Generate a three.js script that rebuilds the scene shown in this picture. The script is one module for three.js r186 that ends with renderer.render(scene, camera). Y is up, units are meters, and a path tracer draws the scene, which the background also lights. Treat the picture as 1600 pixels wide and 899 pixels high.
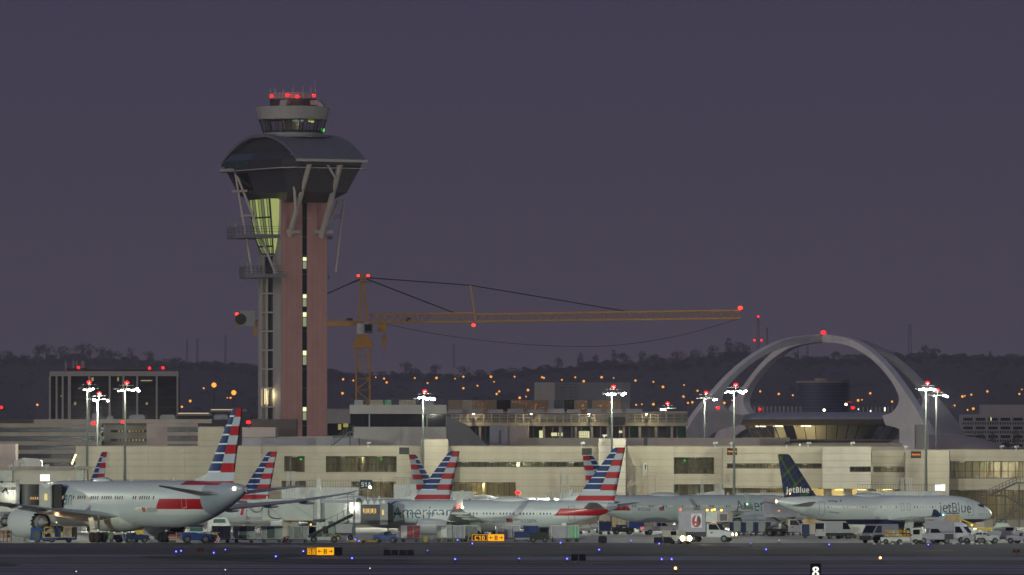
import * as THREE from 'three';
import { mergeGeometries } from 'three/addons/utils/BufferGeometryUtils.js';
import { ImprovedNoise } from 'three/addons/math/ImprovedNoise.js';

// ---------- camera, sky, sun, exposure ----------
const F = 13000, HY = 760, EYE = 7.2;                 // focal length in photo pixels, eye-level row, eye height
const scene = new THREE.Scene();
const camera = new THREE.PerspectiveCamera(2 * Math.atan(449.5 / F) * 180 / Math.PI, 1600 / 899, 1, 30000);
camera.position.set(0, EYE, 0);
camera.rotation.x = Math.atan((HY - 449.5) / F);
const renderer = new THREE.WebGLRenderer({ antialias: true });
renderer.toneMapping = THREE.LinearToneMapping;
renderer.toneMappingExposure = 1;
renderer.shadowMap.enabled = true;
{ // dusk sky: an even lavender gradient by elevation
  const w = 64, h = 512, d = new Float32Array(w * h * 4);
  const stops = [[-90, .020, .017, .024], [0, .070, .053, .073], [1.2, .062, .050, .074], [3.4, .049, .042, .076], [12, .046, .046, .090], [40, .048, .056, .112], [90, .05, .062, .125]];
  for (let j = 0; j < h; j++) {
    const e = (j + .5) / h * 180 - 90; let k = 0; while (k < stops.length - 2 && e > stops[k + 1][0]) k++;
    const [a, b] = [stops[k], stops[k + 1]], t = Math.min(1, Math.max(0, (e - a[0]) / (b[0] - a[0])));
    for (let i = 0; i < w; i++) { const o = (j * w + i) * 4; for (let c = 0; c < 3; c++) d[o + c] = a[c + 1] + (b[c + 1] - a[c + 1]) * t; d[o + 3] = 1; }
  }
  const t = new THREE.DataTexture(d, w, h, THREE.RGBAFormat, THREE.FloatType);
  t.mapping = THREE.EquirectangularReflectionMapping; t.magFilter = t.minFilter = THREE.LinearFilter; t.needsUpdate = true;
  scene.background = t; scene.environment = t;
}
const sun = new THREE.DirectionalLight(new THREE.Color(1, .90, .86), 0.5);  // afterglow of the set sun, very soft
sun.position.set(-800, 420, -550); sun.target.position.set(0, 10, -1300); scene.add(sun, sun.target);
sun.castShadow = true; sun.shadow.radius = 60; sun.shadow.mapSize.set(2048, 2048);
Object.assign(sun.shadow.camera, { left: -400, right: 400, top: 300, bottom: -300, near: 1, far: 3000 });
scene.fog = new THREE.FogExp2(new THREE.Color(.93, .88, 1), 0.00005);

// ---------- helpers ----------
const X = (px, D) => (px - 800) * D / F, Y = (py, D) => EYE + (HY - py) * D / F;   // where a sight line at depth D meets the world
const GD = py => F * EYE / (py - HY);                                             // depth of the level ground on that row
const V = (x, y, z) => new THREE.Vector3(x, y, z);
const at = (px, py, D) => V(X(px, D), Y(py, D), -D);
let seed = 7; const rnd = (a = 0, b = 1) => { seed = (seed * 1664525 + 1013904223) >>> 0; return a + (b - a) * seed / 4294967296; };
const noise = new ImprovedNoise();
const used = {};
function numbered(n) { const k = used[n] = (used[n] ?? -1) + 1; return k ? n + '_' + String(k).padStart(3, '0') : n; }
function tag(o, label, category, group, kind) {
  Object.assign(o.userData, { label, category }); if (group) o.userData.group = group; if (kind) o.userData.kind = kind; return o;
}
function thing(name, label, category, p = V(0, 0, 0), turn = 0, group) {
  const o = new THREE.Group(); o.name = numbered(name); o.position.copy(p); o.rotation.y = turn; scene.add(o); return tag(o, label, category, group, 'thing');
}
function copy(o, label, p, turn) { const c = o.clone(); c.name = numbered(o.name.replace(/_\d+$/, '')); c.userData = { ...o.userData, label }; if (p) c.position.copy(p); if (turn !== undefined) c.rotation.y = turn; scene.add(c); return c; }
// uv in metres by the way a face points
function metreUV(g) {
  const p = g.attributes.position, n = g.attributes.normal, uv = new Float32Array(p.count * 2);
  for (let i = 0; i < p.count; i++) {
    const ax = Math.abs(n.getX(i)), ay = Math.abs(n.getY(i)), az = Math.abs(n.getZ(i));
    const [u, v] = ay > ax && ay > az ? [p.getX(i), p.getZ(i)] : ax > az ? [p.getZ(i), p.getY(i)] : [p.getX(i), p.getY(i)];
    uv[2 * i] = u; uv[2 * i + 1] = v;
  }
  g.setAttribute('uv', new THREE.BufferAttribute(uv, 2)); return g;
}
const unitBox = new THREE.BoxGeometry(1, 1, 1);
class MB {                                             // collects shapes for ONE mesh
  constructor() { this.a = []; this.keep = false; }
  add(g, m) { g = g.index ? g.toNonIndexed() : g.clone(); if (m) g.applyMatrix4(m); for (const k of Object.keys(g.attributes)) if (!['position', 'normal', 'uv'].includes(k)) g.deleteAttribute(k); this.a.push(g); return this; }
  box(w, h, d, x = 0, y = 0, z = 0, rx = 0, ry = 0, rz = 0) {
    return this.add(unitBox, new THREE.Matrix4().compose(V(x, y, z), new THREE.Quaternion().setFromEuler(new THREE.Euler(rx, ry, rz)), V(w, h, d)));
  }
  b2(x0, x1, y0, y1, z0, z1) { return this.box(x1 - x0, y1 - y0, z1 - z0, (x0 + x1) / 2, (y0 + y1) / 2, (z0 + z1) / 2); }
  beam(p, q, w, h = w) {                                 // square bar from p to q
    const d = q.clone().sub(p), l = d.length(), m = new THREE.Matrix4().lookAt(V(0, 0, 0), d, Math.abs(d.y) / l > .99 ? V(0, 0, 1) : V(0, 1, 0));
    return this.add(unitBox, m.multiply(new THREE.Matrix4().makeScale(w, h, l)).setPosition(p.clone().add(q).multiplyScalar(.5)));
  }
  rod(p, q, r, n = 8, r2 = r) {
    const d = q.clone().sub(p), l = d.length();
    return this.add(new THREE.CylinderGeometry(r2, r, l, n), new THREE.Matrix4().compose(p.clone().add(q).multiplyScalar(.5), new THREE.Quaternion().setFromUnitVectors(V(0, 1, 0), d.normalize()), V(1, 1, 1)));
  }
  cyl(r1, r2, h, x, y, z, axis = 'y', n = 20) {
    const m = new THREE.Matrix4(); if (axis === 'x') m.makeRotationZ(-Math.PI / 2); if (axis === 'z') m.makeRotationX(Math.PI / 2);
    return this.add(new THREE.CylinderGeometry(r1, r2, h, n), m.setPosition(x, y, z));
  }
  ball(r, x, y, z, sx = 1, sy = 1, sz = 1, n = 12) { return this.add(new THREE.SphereGeometry(r, n, Math.max(6, n * .66 | 0)), new THREE.Matrix4().makeScale(sx, sy, sz).setPosition(x, y, z)); }
  tube(pts, r, n = 24, k = 6) { return this.add(new THREE.TubeGeometry(new THREE.CatmullRomCurve3(pts), n, r, k)); }
  prism(pts, z0, z1, bevel = 0) {                        // outline in x,y pushed from z0 to z1
    const s = new THREE.Shape(pts.map(p => new THREE.Vector2(...p)));
    return this.add(new THREE.ExtrudeGeometry(s, { depth: z1 - z0 - 2 * bevel, bevelEnabled: bevel > 0, bevelSize: bevel, bevelThickness: bevel, bevelOffset: -bevel, bevelSegments: 2, curveSegments: 8 }), new THREE.Matrix4().makeTranslation(0, 0, z0 + bevel));
  }
  geo() { const g = this.a.length > 1 ? mergeGeometries(this.a) : this.a[0]; return this.keep ? g : metreUV(g); }
  uv() { this.keep = true; return this; }
  build(name, mat, parent, label) {
    const m = new THREE.Mesh(this.geo(), mat); m.name = parent ? name : numbered(name); m.castShadow = m.receiveShadow = true; if (label) m.userData.label = label;
    (parent || scene).add(m); return m;
  }
}
const mb = () => new MB();
function piece(name, geo, mat, parent) { const m = new THREE.Mesh(geo, mat); m.name = name; m.castShadow = m.receiveShadow = true; parent.add(m); return m; }
function structure(o) { o.userData.kind = 'structure'; return o; }
const ORD = 'first second third fourth fifth sixth seventh eighth ninth tenth eleventh twelfth thirteenth fourteenth fifteenth sixteenth seventeenth eighteenth nineteenth twentieth'.split(' ');
function orderly(list, zones, say) {                  // a label for each place in a row, counted from the left within its stretch
  const n = {}, out = []; list.map((p, i) => [p[0], i]).sort((a, b) => a[0] - b[0]).forEach(([px, i]) => { const z = zones.find(z => px <= z[0]) || zones[zones.length - 1]; n[z[1]] = (n[z[1]] ?? -1) + 1; out[i] = say(ORD[n[z[1]]], z[1], i); }); return out;
}
const stuff = o => { o.userData.kind = 'stuff'; return o; };

// ---------- materials ----------
const canvas = (w, h) => { const c = document.createElement('canvas'); c.width = w; c.height = h; return [c, c.getContext('2d')]; };
function tex(c, repeat) { const t = new THREE.CanvasTexture(c); t.colorSpace = THREE.SRGBColorSpace; t.magFilter = THREE.LinearFilter; if (repeat) { t.wrapS = t.wrapT = THREE.RepeatWrapping; t.repeat.set(repeat[0], repeat[1]); } return t; }
function noiseTex(lo, hi, sx, sy, repeat, oct = 4, n = 256) {        // tileable grey grain, sx/sy cells across
  const d = new Uint8Array(n * n * 4);
  for (let j = 0; j < n; j++) for (let i = 0; i < n; i++) {
    let s = 0, a = .5;
    for (let o = 0; o < oct; o++) {
      const u = i / n * sx * 2 ** o, v = j / n * sy * 2 ** o, W = sx * 2 ** o, Hh = sy * 2 ** o, z = o * 7.3;
      const fx = i / n, fy = j / n, N = (a1, b1) => noise.noise(a1, b1, z);
      s += a * ((N(u, v) * (1 - fx) + N(u - W, v) * fx) * (1 - fy) + (N(u, v - Hh) * (1 - fx) + N(u - W, v - Hh) * fx) * fy); a *= .5;
    }
    const g = Math.round(255 * (lo + (hi - lo) * Math.min(1, Math.max(0, .5 + s * 1.1)))), o = (j * n + i) * 4;
    d[o] = d[o + 1] = d[o + 2] = g; d[o + 3] = 255;
  }
  const t = new THREE.DataTexture(d, n, n); t.colorSpace = THREE.SRGBColorSpace; t.magFilter = t.minFilter = THREE.LinearFilter; t.wrapS = t.wrapT = THREE.RepeatWrapping; t.repeat.set(...repeat); t.needsUpdate = true; return t;
}
const T = { grain: noiseTex(.86, 1, 6, 6, [.25, .25]), streak: noiseTex(.9, 1, 9, 5, [.05, .05]), coarse: noiseTex(.7, 1, 5, 5, [.02, .02], 5), pave: noiseTex(.62, 1, 4, 10, [.011, .005], 5), fine: noiseTex(.8, 1, 10, 10, [1, 1]) };
function mat(r, g, b, rough = .7, o = {}) { return new THREE.MeshStandardMaterial({ color: new THREE.Color().setRGB(r, g, b), roughness: rough, ...o }); }
const pave = (r, g, b, o = {}) => new THREE.MeshPhysicalMaterial({ color: new THREE.Color().setRGB(r, g, b), roughness: .9, specularIntensity: .25, ...o });
const glow = (r, g, b, k) => new THREE.MeshStandardMaterial({ color: 0x111111, emissive: new THREE.Color().setRGB(r, g, b), emissiveIntensity: k, roughness: .5 });
const M = {
  asphalt: pave(.13, .11, .158, { map: T.pave }), runway: pave(.34, .30, .42, { map: T.pave }), concrete: mat(.50, .475, .42, .75, { map: T.coarse }),  // purple of the sky is put into the asphalt and runway colours
  green: pave(.008, .04, .048, { map: T.coarse }), yellowLine: mat(.50, .26, .04, .7, { map: T.grain }), darkLine: pave(.10, .085, .14, { map: T.coarse }),
  wall: mat(.52, .46, .365, .75, { map: T.streak }), wallPale: mat(.61, .55, .47, .75, { map: T.streak }), wallPink: mat(.46, .37, .35, .8, { map: T.streak }), wallGrey: mat(.42, .385, .375, .8, { map: T.streak }), wallTan: mat(.40, .34, .29, .8, { map: T.streak }),
  lavender: mat(.36, .35, .40, .8, { map: T.streak }), brown: mat(.07, .05, .052, .8, { map: T.streak }), white: mat(.72, .72, .70, .55, { map: T.grain }), offWhite: mat(.60, .60, .56, .6, { map: T.grain }),
  grey: mat(.33, .33, .33, .6, { map: T.grain }), greyDark: mat(.10, .10, .105, .6, { map: T.grain }), black: mat(.018, .018, .02, .6), rubber: mat(.016, .016, .017, .85),
  steel: mat(.40, .42, .42, .45, { metalness: .5, map: T.grain }), galv: mat(.13, .15, .14, .5, { metalness: .3, map: T.grain }), alu: mat(.55, .55, .55, .38, { metalness: .7 }),
  navy: mat(.02, .035, .11, .4), blue: mat(.02, .06, .25, .45, { map: T.grain }), yellow: mat(.62, .42, .03, .5, { map: T.grain }), red: mat(.45, .03, .03, .45), orange: mat(.60, .16, .02, .6), green2: mat(.16, .45, .25, .6, { map: T.grain }),
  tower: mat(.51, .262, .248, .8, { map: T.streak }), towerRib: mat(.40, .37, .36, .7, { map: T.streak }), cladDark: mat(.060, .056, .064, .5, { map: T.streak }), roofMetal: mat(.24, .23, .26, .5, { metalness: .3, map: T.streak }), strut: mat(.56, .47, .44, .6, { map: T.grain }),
  crane: mat(.55, .27, .04, .55, { map: T.grain }), wire: mat(.03, .03, .035, .6), arch: mat(.72, .67, .66, .75, { map: T.streak }), soffit: mat(.52, .47, .38, .8, { map: T.streak }),
  glass: new THREE.MeshPhysicalMaterial({ color: 0xe8e8e4, transmission: 1, thickness: 0, roughness: .04, ior: 1.45 }),
  glassDark: mat(.012, .014, .018, .05), glassBlue: mat(.05, .055, .075, .15), frame: mat(.035, .035, .035, .5),
  foliage: mat(.035, .045, .03, .9), trunk: mat(.06, .05, .045, .9), hill: mat(.055, .05, .05, 1, { map: T.coarse }),
  lampWhite: glow(.95, 1, .90, 40), lampRed: glow(1, .006, .008, 6), lampOrange: glow(1, .36, .04, 1.7), lampBlue: glow(.012, .02, 1, 1.8), lampWarm: glow(1, .78, .42, 10), lampHead: glow(1, .74, .36, 40),
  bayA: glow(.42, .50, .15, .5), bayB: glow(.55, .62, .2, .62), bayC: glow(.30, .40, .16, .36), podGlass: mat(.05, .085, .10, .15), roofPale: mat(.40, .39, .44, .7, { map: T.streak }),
  lavenderDark: mat(.12, .115, .14, .8, { map: T.streak }), plywood: mat(.30, .22, .15, .85, { map: T.streak }), netBrown: mat(.12, .075, .05, .9, { map: T.fine }), netDark: mat(.04, .035, .035, .9), netGreen: mat(.03, .10, .05, .9, { map: T.fine }), siding: mat(.30, .30, .31, .6, { map: T.streak }), louvre: mat(.10, .12, .20, .5),
  joint: mat(.33, .30, .25, .9),
  bridge: mat(.48, .49, .47, .55, { map: T.streak }), signBack: mat(.03, .03, .045, .5),
  vehicle: mat(.46, .45, .475, .45, { map: T.grain }),  // shade on the vehicle row is put into this darkened white
  rimGrey: mat(.12, .12, .125, .5),
  litRoom: mat(.56, .51, .40, .9), lampSign: glow(1, 1, .97, 2.2),
};
// ---------- ground ----------
function sheet(name, pts, h, m) {                      // outline of world x, depth
  const s = new THREE.Shape(pts.map(([x, d]) => new THREE.Vector2(x, d)));
  const g = new THREE.ShapeGeometry(s); g.rotateX(-Math.PI / 2); g.translate(0, h, 0);
  return structure(mb().add(g).build(name, m));
}
const onGround = l => l.map(([px, py]) => { const d = GD(py); return [X(px, d), d]; });
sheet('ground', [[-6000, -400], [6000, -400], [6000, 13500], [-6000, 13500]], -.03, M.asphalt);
sheet('apron_pavement', [[-260, 1046], [260, 1058], [260, 1475], [-260, 1475]], -.005, M.concrete);
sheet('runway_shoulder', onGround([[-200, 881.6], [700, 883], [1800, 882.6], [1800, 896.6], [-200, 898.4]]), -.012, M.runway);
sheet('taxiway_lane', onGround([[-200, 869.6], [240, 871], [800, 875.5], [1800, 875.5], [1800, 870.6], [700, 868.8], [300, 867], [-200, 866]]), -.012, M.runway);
sheet('runway_edge', onGround([[-200, 899.5], [1800, 897.8], [1800, 904], [-200, 904]]), -.008, M.darkLine);
const greens = [
  [[212, 871.2], [232, 869.4], [300, 867.4], [420, 866.3], [700, 865.8], [1000, 864.9], [1180, 864.6], [1330, 867.6], [1180, 869.4], [900, 869.9], [500, 869.6], [400, 873.6], [320, 874.6], [240, 872.8]],
  [[330, 874.8], [520, 880.2], [700, 881.6], [900, 882.0], [1130, 882.6], [900, 883.2], [600, 882.4], [450, 879.6]],
  [[-60, 880.0], [10, 880.4], [32, 882.8], [20, 884.8], [-60, 886.2]], [[1190, 864.2], [1330, 866.3], [1480, 868.6], [1330, 867.8]], [[1540, 869.0], [1700, 868.4], [1700, 871.6], [1580, 870.4]],
];
greens.forEach(l => sheet('painted_island', onGround(l), .004, M.green));
const lines = [
  [[200, 867.8], [275, 869.4], [274, 869.8], [200, 868.3]], [[-20, 870.2], [90, 870.8], [90, 871.2], [-20, 870.7]], [[650, 872.4], [790, 874.2], [790, 873.6], [690, 872.2]], [[560, 867.3], [470, 868.3], [470, 867.8]],
  [[820, 851.3], [935, 852.0], [935, 851.6], [820, 851.0]], [[730, 852.4], [800, 853.4], [800, 853], [730, 852.1]], [[915, 880.3], [980, 881.0], [980, 880.6], [915, 879.9]], [[882, 882.0], [925, 882.5], [925, 882.1], [882, 881.7]],
  [[1058, 865.2], [1130, 867.2], [1190, 867.9], [1130, 866.8]], [[1180, 866.2], [1275, 867.7], [1275, 867.3]], [[255, 884.6], [340, 886], [344, 885.3], [300, 883.6], [340, 885.3]], [[1430, 861.8], [1490, 860.8], [1490, 860.4], [1430, 861.3]],
  [[760, 868.8], [830, 869.5], [830, 869.1], [760, 868.5]], [[1100, 857.4], [1240, 858.2], [1240, 857.9], [1100, 857.0]],
];
lines.forEach(l => sheet('taxi_line', onGround(l), .010, M.yellowLine));
for (const [y0, y1] of [[888.4, 889.4], [892.2, 893.4], [885.2, 885.7], [856.4, 857.2], [860.2, 860.7]])
  sheet('tyre_streak', onGround([[-200, y0 + .4], [600, y0 - .2], [1800, y0 + .3], [1800, y1 + .1], [600, y1], [-200, y1 + .6]]), .002, M.darkLine);

// ---------- hills beyond the airport ----------
const ridge = [[-300, 560], [0, 560], [60, 561], [130, 559], [250, 566], [330, 571], [400, 576], [540, 588], [620, 586], [700, 590], [760, 586], [850, 576], [950, 570], [1050, 564], [1150, 557], [1200, 560], [1300, 563], [1400, 557], [1500, 559], [1600, 562], [1900, 566]];
const lerpList = (l, x) => { let i = 0; while (i < l.length - 2 && x > l[i + 1][0]) i++; const t = Math.min(1, Math.max(0, (x - l[i][0]) / (l[i + 1][0] - l[i][0]))); return l[i][1] + (l[i + 1][1] - l[i][1]) * t; };
const D0 = 3600, D1 = 9000;
function hillH(x, D) {                                 // height of the land
  const px = x / D1 * F + 800, t = Math.min(1, Math.max(0, (D - D0) / (D1 - D0)));
  const top = Y(lerpList(ridge, px), D1);
  return top * Math.pow(t, 1.25) + (noise.noise(x / 300, D / 500, 3) * 6 + noise.noise(x / 90, D / 160, 8) * 2) * Math.min(1, t * 3) * (t > .93 ? .4 : 1);
}
{
  const nx = 130, nd = 44, pos = [], idx = [];
  for (let j = 0; j <= nd; j++) for (let i = 0; i <= nx; i++) { const D = j === nd ? D1 + 600 : D0 + (D1 - D0) * j / (nd - 1), x = -1000 + 2000 * i / nx; pos.push(x, j === nd ? -5 : hillH(x, D) - (j ? 0 : 1), -D); }
  for (let j = 0; j < nd; j++) for (let i = 0; i < nx; i++) { const a = j * (nx + 1) + i, b = a + 1, c = a + nx + 1, d = c + 1; idx.push(a, b, c, b, d, c); }
  const g = new THREE.BufferGeometry(); g.setAttribute('position', new THREE.Float32BufferAttribute(pos, 3)); g.setIndex(idx); g.computeVertexNormals(); g.setAttribute('uv', new THREE.Float32BufferAttribute(new Float32Array(pos.length / 3 * 2), 2));
  structure(mb().add(g).build('hills', M.hill));
}
// trees: a tapered trunk with limbs and a crown of leaf clumps
function crownGeo(w, h, n, leaf, lobes) {
  const pos = [], L = []; for (let i = 0; i < lobes; i++) L.push([rnd(-.32, .32) * w, h * rnd(.35, .8), rnd(-.3, .3) * w, rnd(.22, .36) * w, rnd(.16, .28) * h]);
  for (let i = 0; i < n; i++) {
    const [lx, ly, lz, r, rh] = L[i % lobes], a = rnd(0, 6.283), c = rnd(-1, 1), q = Math.sqrt(1 - c * c), k = Math.pow(rnd(.25, 1), .5);
    const o = V(lx + r * q * Math.cos(a) * k, ly + rh * c * k, lz + r * q * Math.sin(a) * k), s = leaf * rnd(.6, 1.3);
    for (let j = 0; j < 3; j++) pos.push(o.x + rnd(-1, 1) * s, o.y + rnd(-.8, .8) * s, o.z + rnd(-1, 1) * s);
  }
  const g = new THREE.BufferGeometry(); g.setAttribute('position', new THREE.Float32BufferAttribute(pos, 3)); g.computeVertexNormals(); g.setAttribute('uv', new THREE.Float32BufferAttribute(new Float32Array(pos.length / 3 * 2), 2)); return g;
}
function trunkGeo(h, r) { const b = mb().rod(V(0, -1, 0), V(.1, h * .6, 0), r, 7, r * .5); for (let i = 0; i < 4; i++) { const a = i * 1.7; b.rod(V(.05, h * (.3 + i * .07), 0), V(Math.cos(a) * h * .2, h * (.55 + i * .05), Math.sin(a) * h * .2), r * .35, 5, r * .15); } return b.geo(); }
const treeKinds = [[9, 13, 5], [13, 11, 7], [7, 16, 5], [16, 14, 8], [10, 9, 4]].map(([w, h, l]) => [crownGeo(w, h, 260, .9, l), trunkGeo(h, .45)]);
function tree(kind, p, s, label, group, turn = 0) {
  const o = thing('ridge_tree', label, 'tree', p, turn, group); piece('trunk', treeKinds[kind][1], M.trunk, o); piece('crown', treeKinds[kind][0], M.foliage, o); o.scale.setScalar(s); return o;
}
const bigTrees = [[12, 20, 1], [60, 30, 0], [72, 34, 3], [95, 30, 3], [128, 34, 1], [140, 22, 0], [157, 28, 0], [172, 26, 4], [205, 30, 2], [232, 26, 0], [275, 20, 4], [318, 16, 4], [336, 18, 4], [524, 12, 1], [634, 30, 0], [652, 20, 1], [681, 28, 0], [725, 26, 3], [748, 16, 1], [872, 24, 0], [905, 30, 2], [931, 24, 0], [960, 30, 2], [978, 26, 1], [1003, 26, 0], [1024, 22, 4], [1058, 24, 1], [1090, 24, 3], [1115, 28, 0], [1140, 38, 2], [1150, 34, 3], [1166, 26, 0], [1243, 18, 0], [1302, 22, 1], [1340, 16, 4], [1387, 20, 3], [1446, 26, 0], [1458, 22, 1], [1500, 14, 4], [1549, 18, 2], [1577, 16, 1]];
const treeLabels = orderly(bigTrees, [[76, 'left of the glass office'], [278, 'above the glass office'], [402, 'just left of the tower'], [560, 'between tower and crane mast'], [780, 'right of the crane mast'], [1000, 'above the silver clad box'], [1180, 'left of the red-lit mast'], [1400, 'behind the white arches'], [1700, 'right of the white arches']], (o, z, i) => `${['rounded', 'broad', 'tall slim', 'wide-crowned', 'low'][bigTrees[i][2]]} dark tree, ${o} from the left on the ridge ${z}`);
let treeNo = 0; for (const [px, hpx, k] of bigTrees) {
  const D = 8900, x = X(px, D); tree(k, V(x, hillH(x, D) - 2, -D), hpx * D / F / [13, 11, 16, 14, 9][k] * .95, treeLabels[treeNo++], 'trees along the ridge', px);
}
{ // the wood along the ridge and the scrub down the slope read as one mass
  const n = 2400, im = new THREE.InstancedMesh(treeKinds[1][0], M.foliage, n), m = new THREE.Matrix4();
  for (let i = 0; i < n; i++) {
    const r = i < 1500, D = r ? rnd(8500, 8990) : rnd(4600, 8500), x = rnd(-760, 760) * D / 9000, q = noise.noise(x / 60, D / 300, 5), s = r ? rnd(.4, .75) + Math.max(0, q) * .9 : rnd(.3, .7);
    im.setMatrixAt(i, m.compose(V(x, hillH(x, D) - 2.5 * s, -D), new THREE.Quaternion().setFromAxisAngle(V(0, 1, 0), rnd(0, 6)), V(s, s, s)));
  }
  im.name = 'wooded_slope'; im.castShadow = im.receiveShadow = true; scene.add(tag(im, 'dark scrub and wood covering the hazy hillside', 'woodland', null, 'stuff'));
}
// street lamps up the slope
function slopeD(px, py, lift) { let best = D0, e = 1e9; for (let D = D0; D < 8800; D += 40) { const x = X(px, D), r = HY - (hillH(x, D) + lift - EYE) * F / D; if (Math.abs(r - py) < e) { e = Math.abs(r - py); best = D; } } return best; }
const lampBulb = new THREE.SphereGeometry(1, 10, 8), lampPole = mb().rod(V(0, 0, 0), V(0, 8, 0), .12, 6).rod(V(0, 8, 0), V(0, 8.2, 1.2), .08, 5).geo();
const lampSpots = '536,593 552,595 535,615 587,590 600,592 604,598 648,591 682,591 711,592 724,589 724,607 746,603 767,589 772,597 780,612 776,616 804,589 825,610 822,620 850,591 847,590 899,590 912,596 959,591 975,601 993,595 1021,597 1036,605 1069,602 1090,611 1068,620 994,633 1021,632 1003,632 1075,630 1082,629 1128,621 1132,630 1144,626 1188,612 1217,616 1239,618 1341,626 1347,625 1394,628 1442,618 1492,634 1504,620 1508,619 1518,617 1543,612 1512,641 1521,639 1597,609 1593,616 58,633 318,607 297,627 355,622 360,622 284,636 668,599 812,622 1102,626 1176,604 1360,615 878,594 940,590'.split(' ').map(s => s.split(',').map(Number));
const lampLabels = orderly(lampSpots, [[380, 'left of the tower'], [566, 'between tower and crane'], [660, 'just right of the crane mast'], [760, 'above the concrete block'], [832, 'left of the silver clad box'], [1000, 'around the silver clad box'], [1100, 'left of the arches'], [1250, 'inside the left arch legs'], [1450, 'inside the right arch legs'], [1700, 'right of the arches']], (o, z) => `orange hillside street lamp, ${o} from the left ${z}`);
lampSpots.forEach(([px, py], i) => {
  const D = slopeD(px, py, 8.2), x = X(px, D), o = thing('street_lamp', lampLabels[i], 'street lamp', V(x, Y(py, D) - 8.2, -D), 0, 'orange lamps over the hillside');
  piece('pole', lampPole, M.greyDark, o); const b = piece('bulb', lampBulb, M.lampOrange, o), big = [1, .8, 1.15, .65, .9][i % 5]; b.position.set(0, 8.2, 1.2); b.scale.setScalar(big * D / F * 1.75);
});
for (const [px, py, l] of [[334, 602, 'large blurred orange lamp above the glass office block'], [365, 614, 'large orange lamp beside the foot of the control tower']]) {
  const D = 2500, o = thing('flood_lamp', l, 'lamp', V(X(px, D), 0, -D)); mb().rod(V(0, 0, 0), V(0, Y(py, D), -.3), .2).build('pole', M.greyDark, o); mb().ball(.75, 0, Y(py, D), 0).build('bulb', M.lampOrange, o);
}
// lattice masts on the ridge
function ridgeMast(px, top, base, w, label, reds = []) {
  const D = 8950, h = (base - top) * D / F, o = thing('radio_mast', label, 'radio mast', V(X(px, D), Y(base, D), -D)); const b = mb();
  for (const s of [-1, 1]) for (const q of [-1, 1]) b.beam(V(s * w, 0, q * w), V(s * w * .6, h, q * w * .6), .45);
  for (let i = 0, n = Math.round(h / 5); i < n; i++) { const y = h * i / n, y2 = h * (i + 1) / n; b.beam(V(-w, y, w), V(w, y2, w), .25); b.beam(V(w, y, w), V(-w, y2, w), .25); }
  b.build('lattice', M.greyDark, o);
  for (const [dx, py] of reds) mb().ball(1.1, dx * D / F, (base - py) * D / F, 1.5).build('warning_lamp', M.lampRed, o);
}
ridgeMast(1185, 495, 566, 1.5, 'lattice radio mast with three red lamps on the ridge', [[0, 495], [-6, 532], [5, 532]]);
ridgeMast(1199, 512, 566, .9, 'thin unlit lattice mast beside the red-lit radio mast');
ridgeMast(1422, 507, 562, 1.9, 'stout lattice mast on the ridge behind the white arches');
ridgeMast(1262, 534, 566, .9, 'short lattice mast seen under the arch crown');
ridgeMast(1247, 538, 566, .7, 'short thin mast just left of another under the arch crown');
for (const [px, top, l] of [[292, 530, 'faint power pylon on the ridge left of the control tower'], [308, 528, 'faint power pylon nearer the control tower'], [352, 524, 'faint tall pylon close to the tower head support'], [709, 538, 'faint mast above the low ridge right of the crane']]) ridgeMast(px, top, 575, 1, l);
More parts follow.
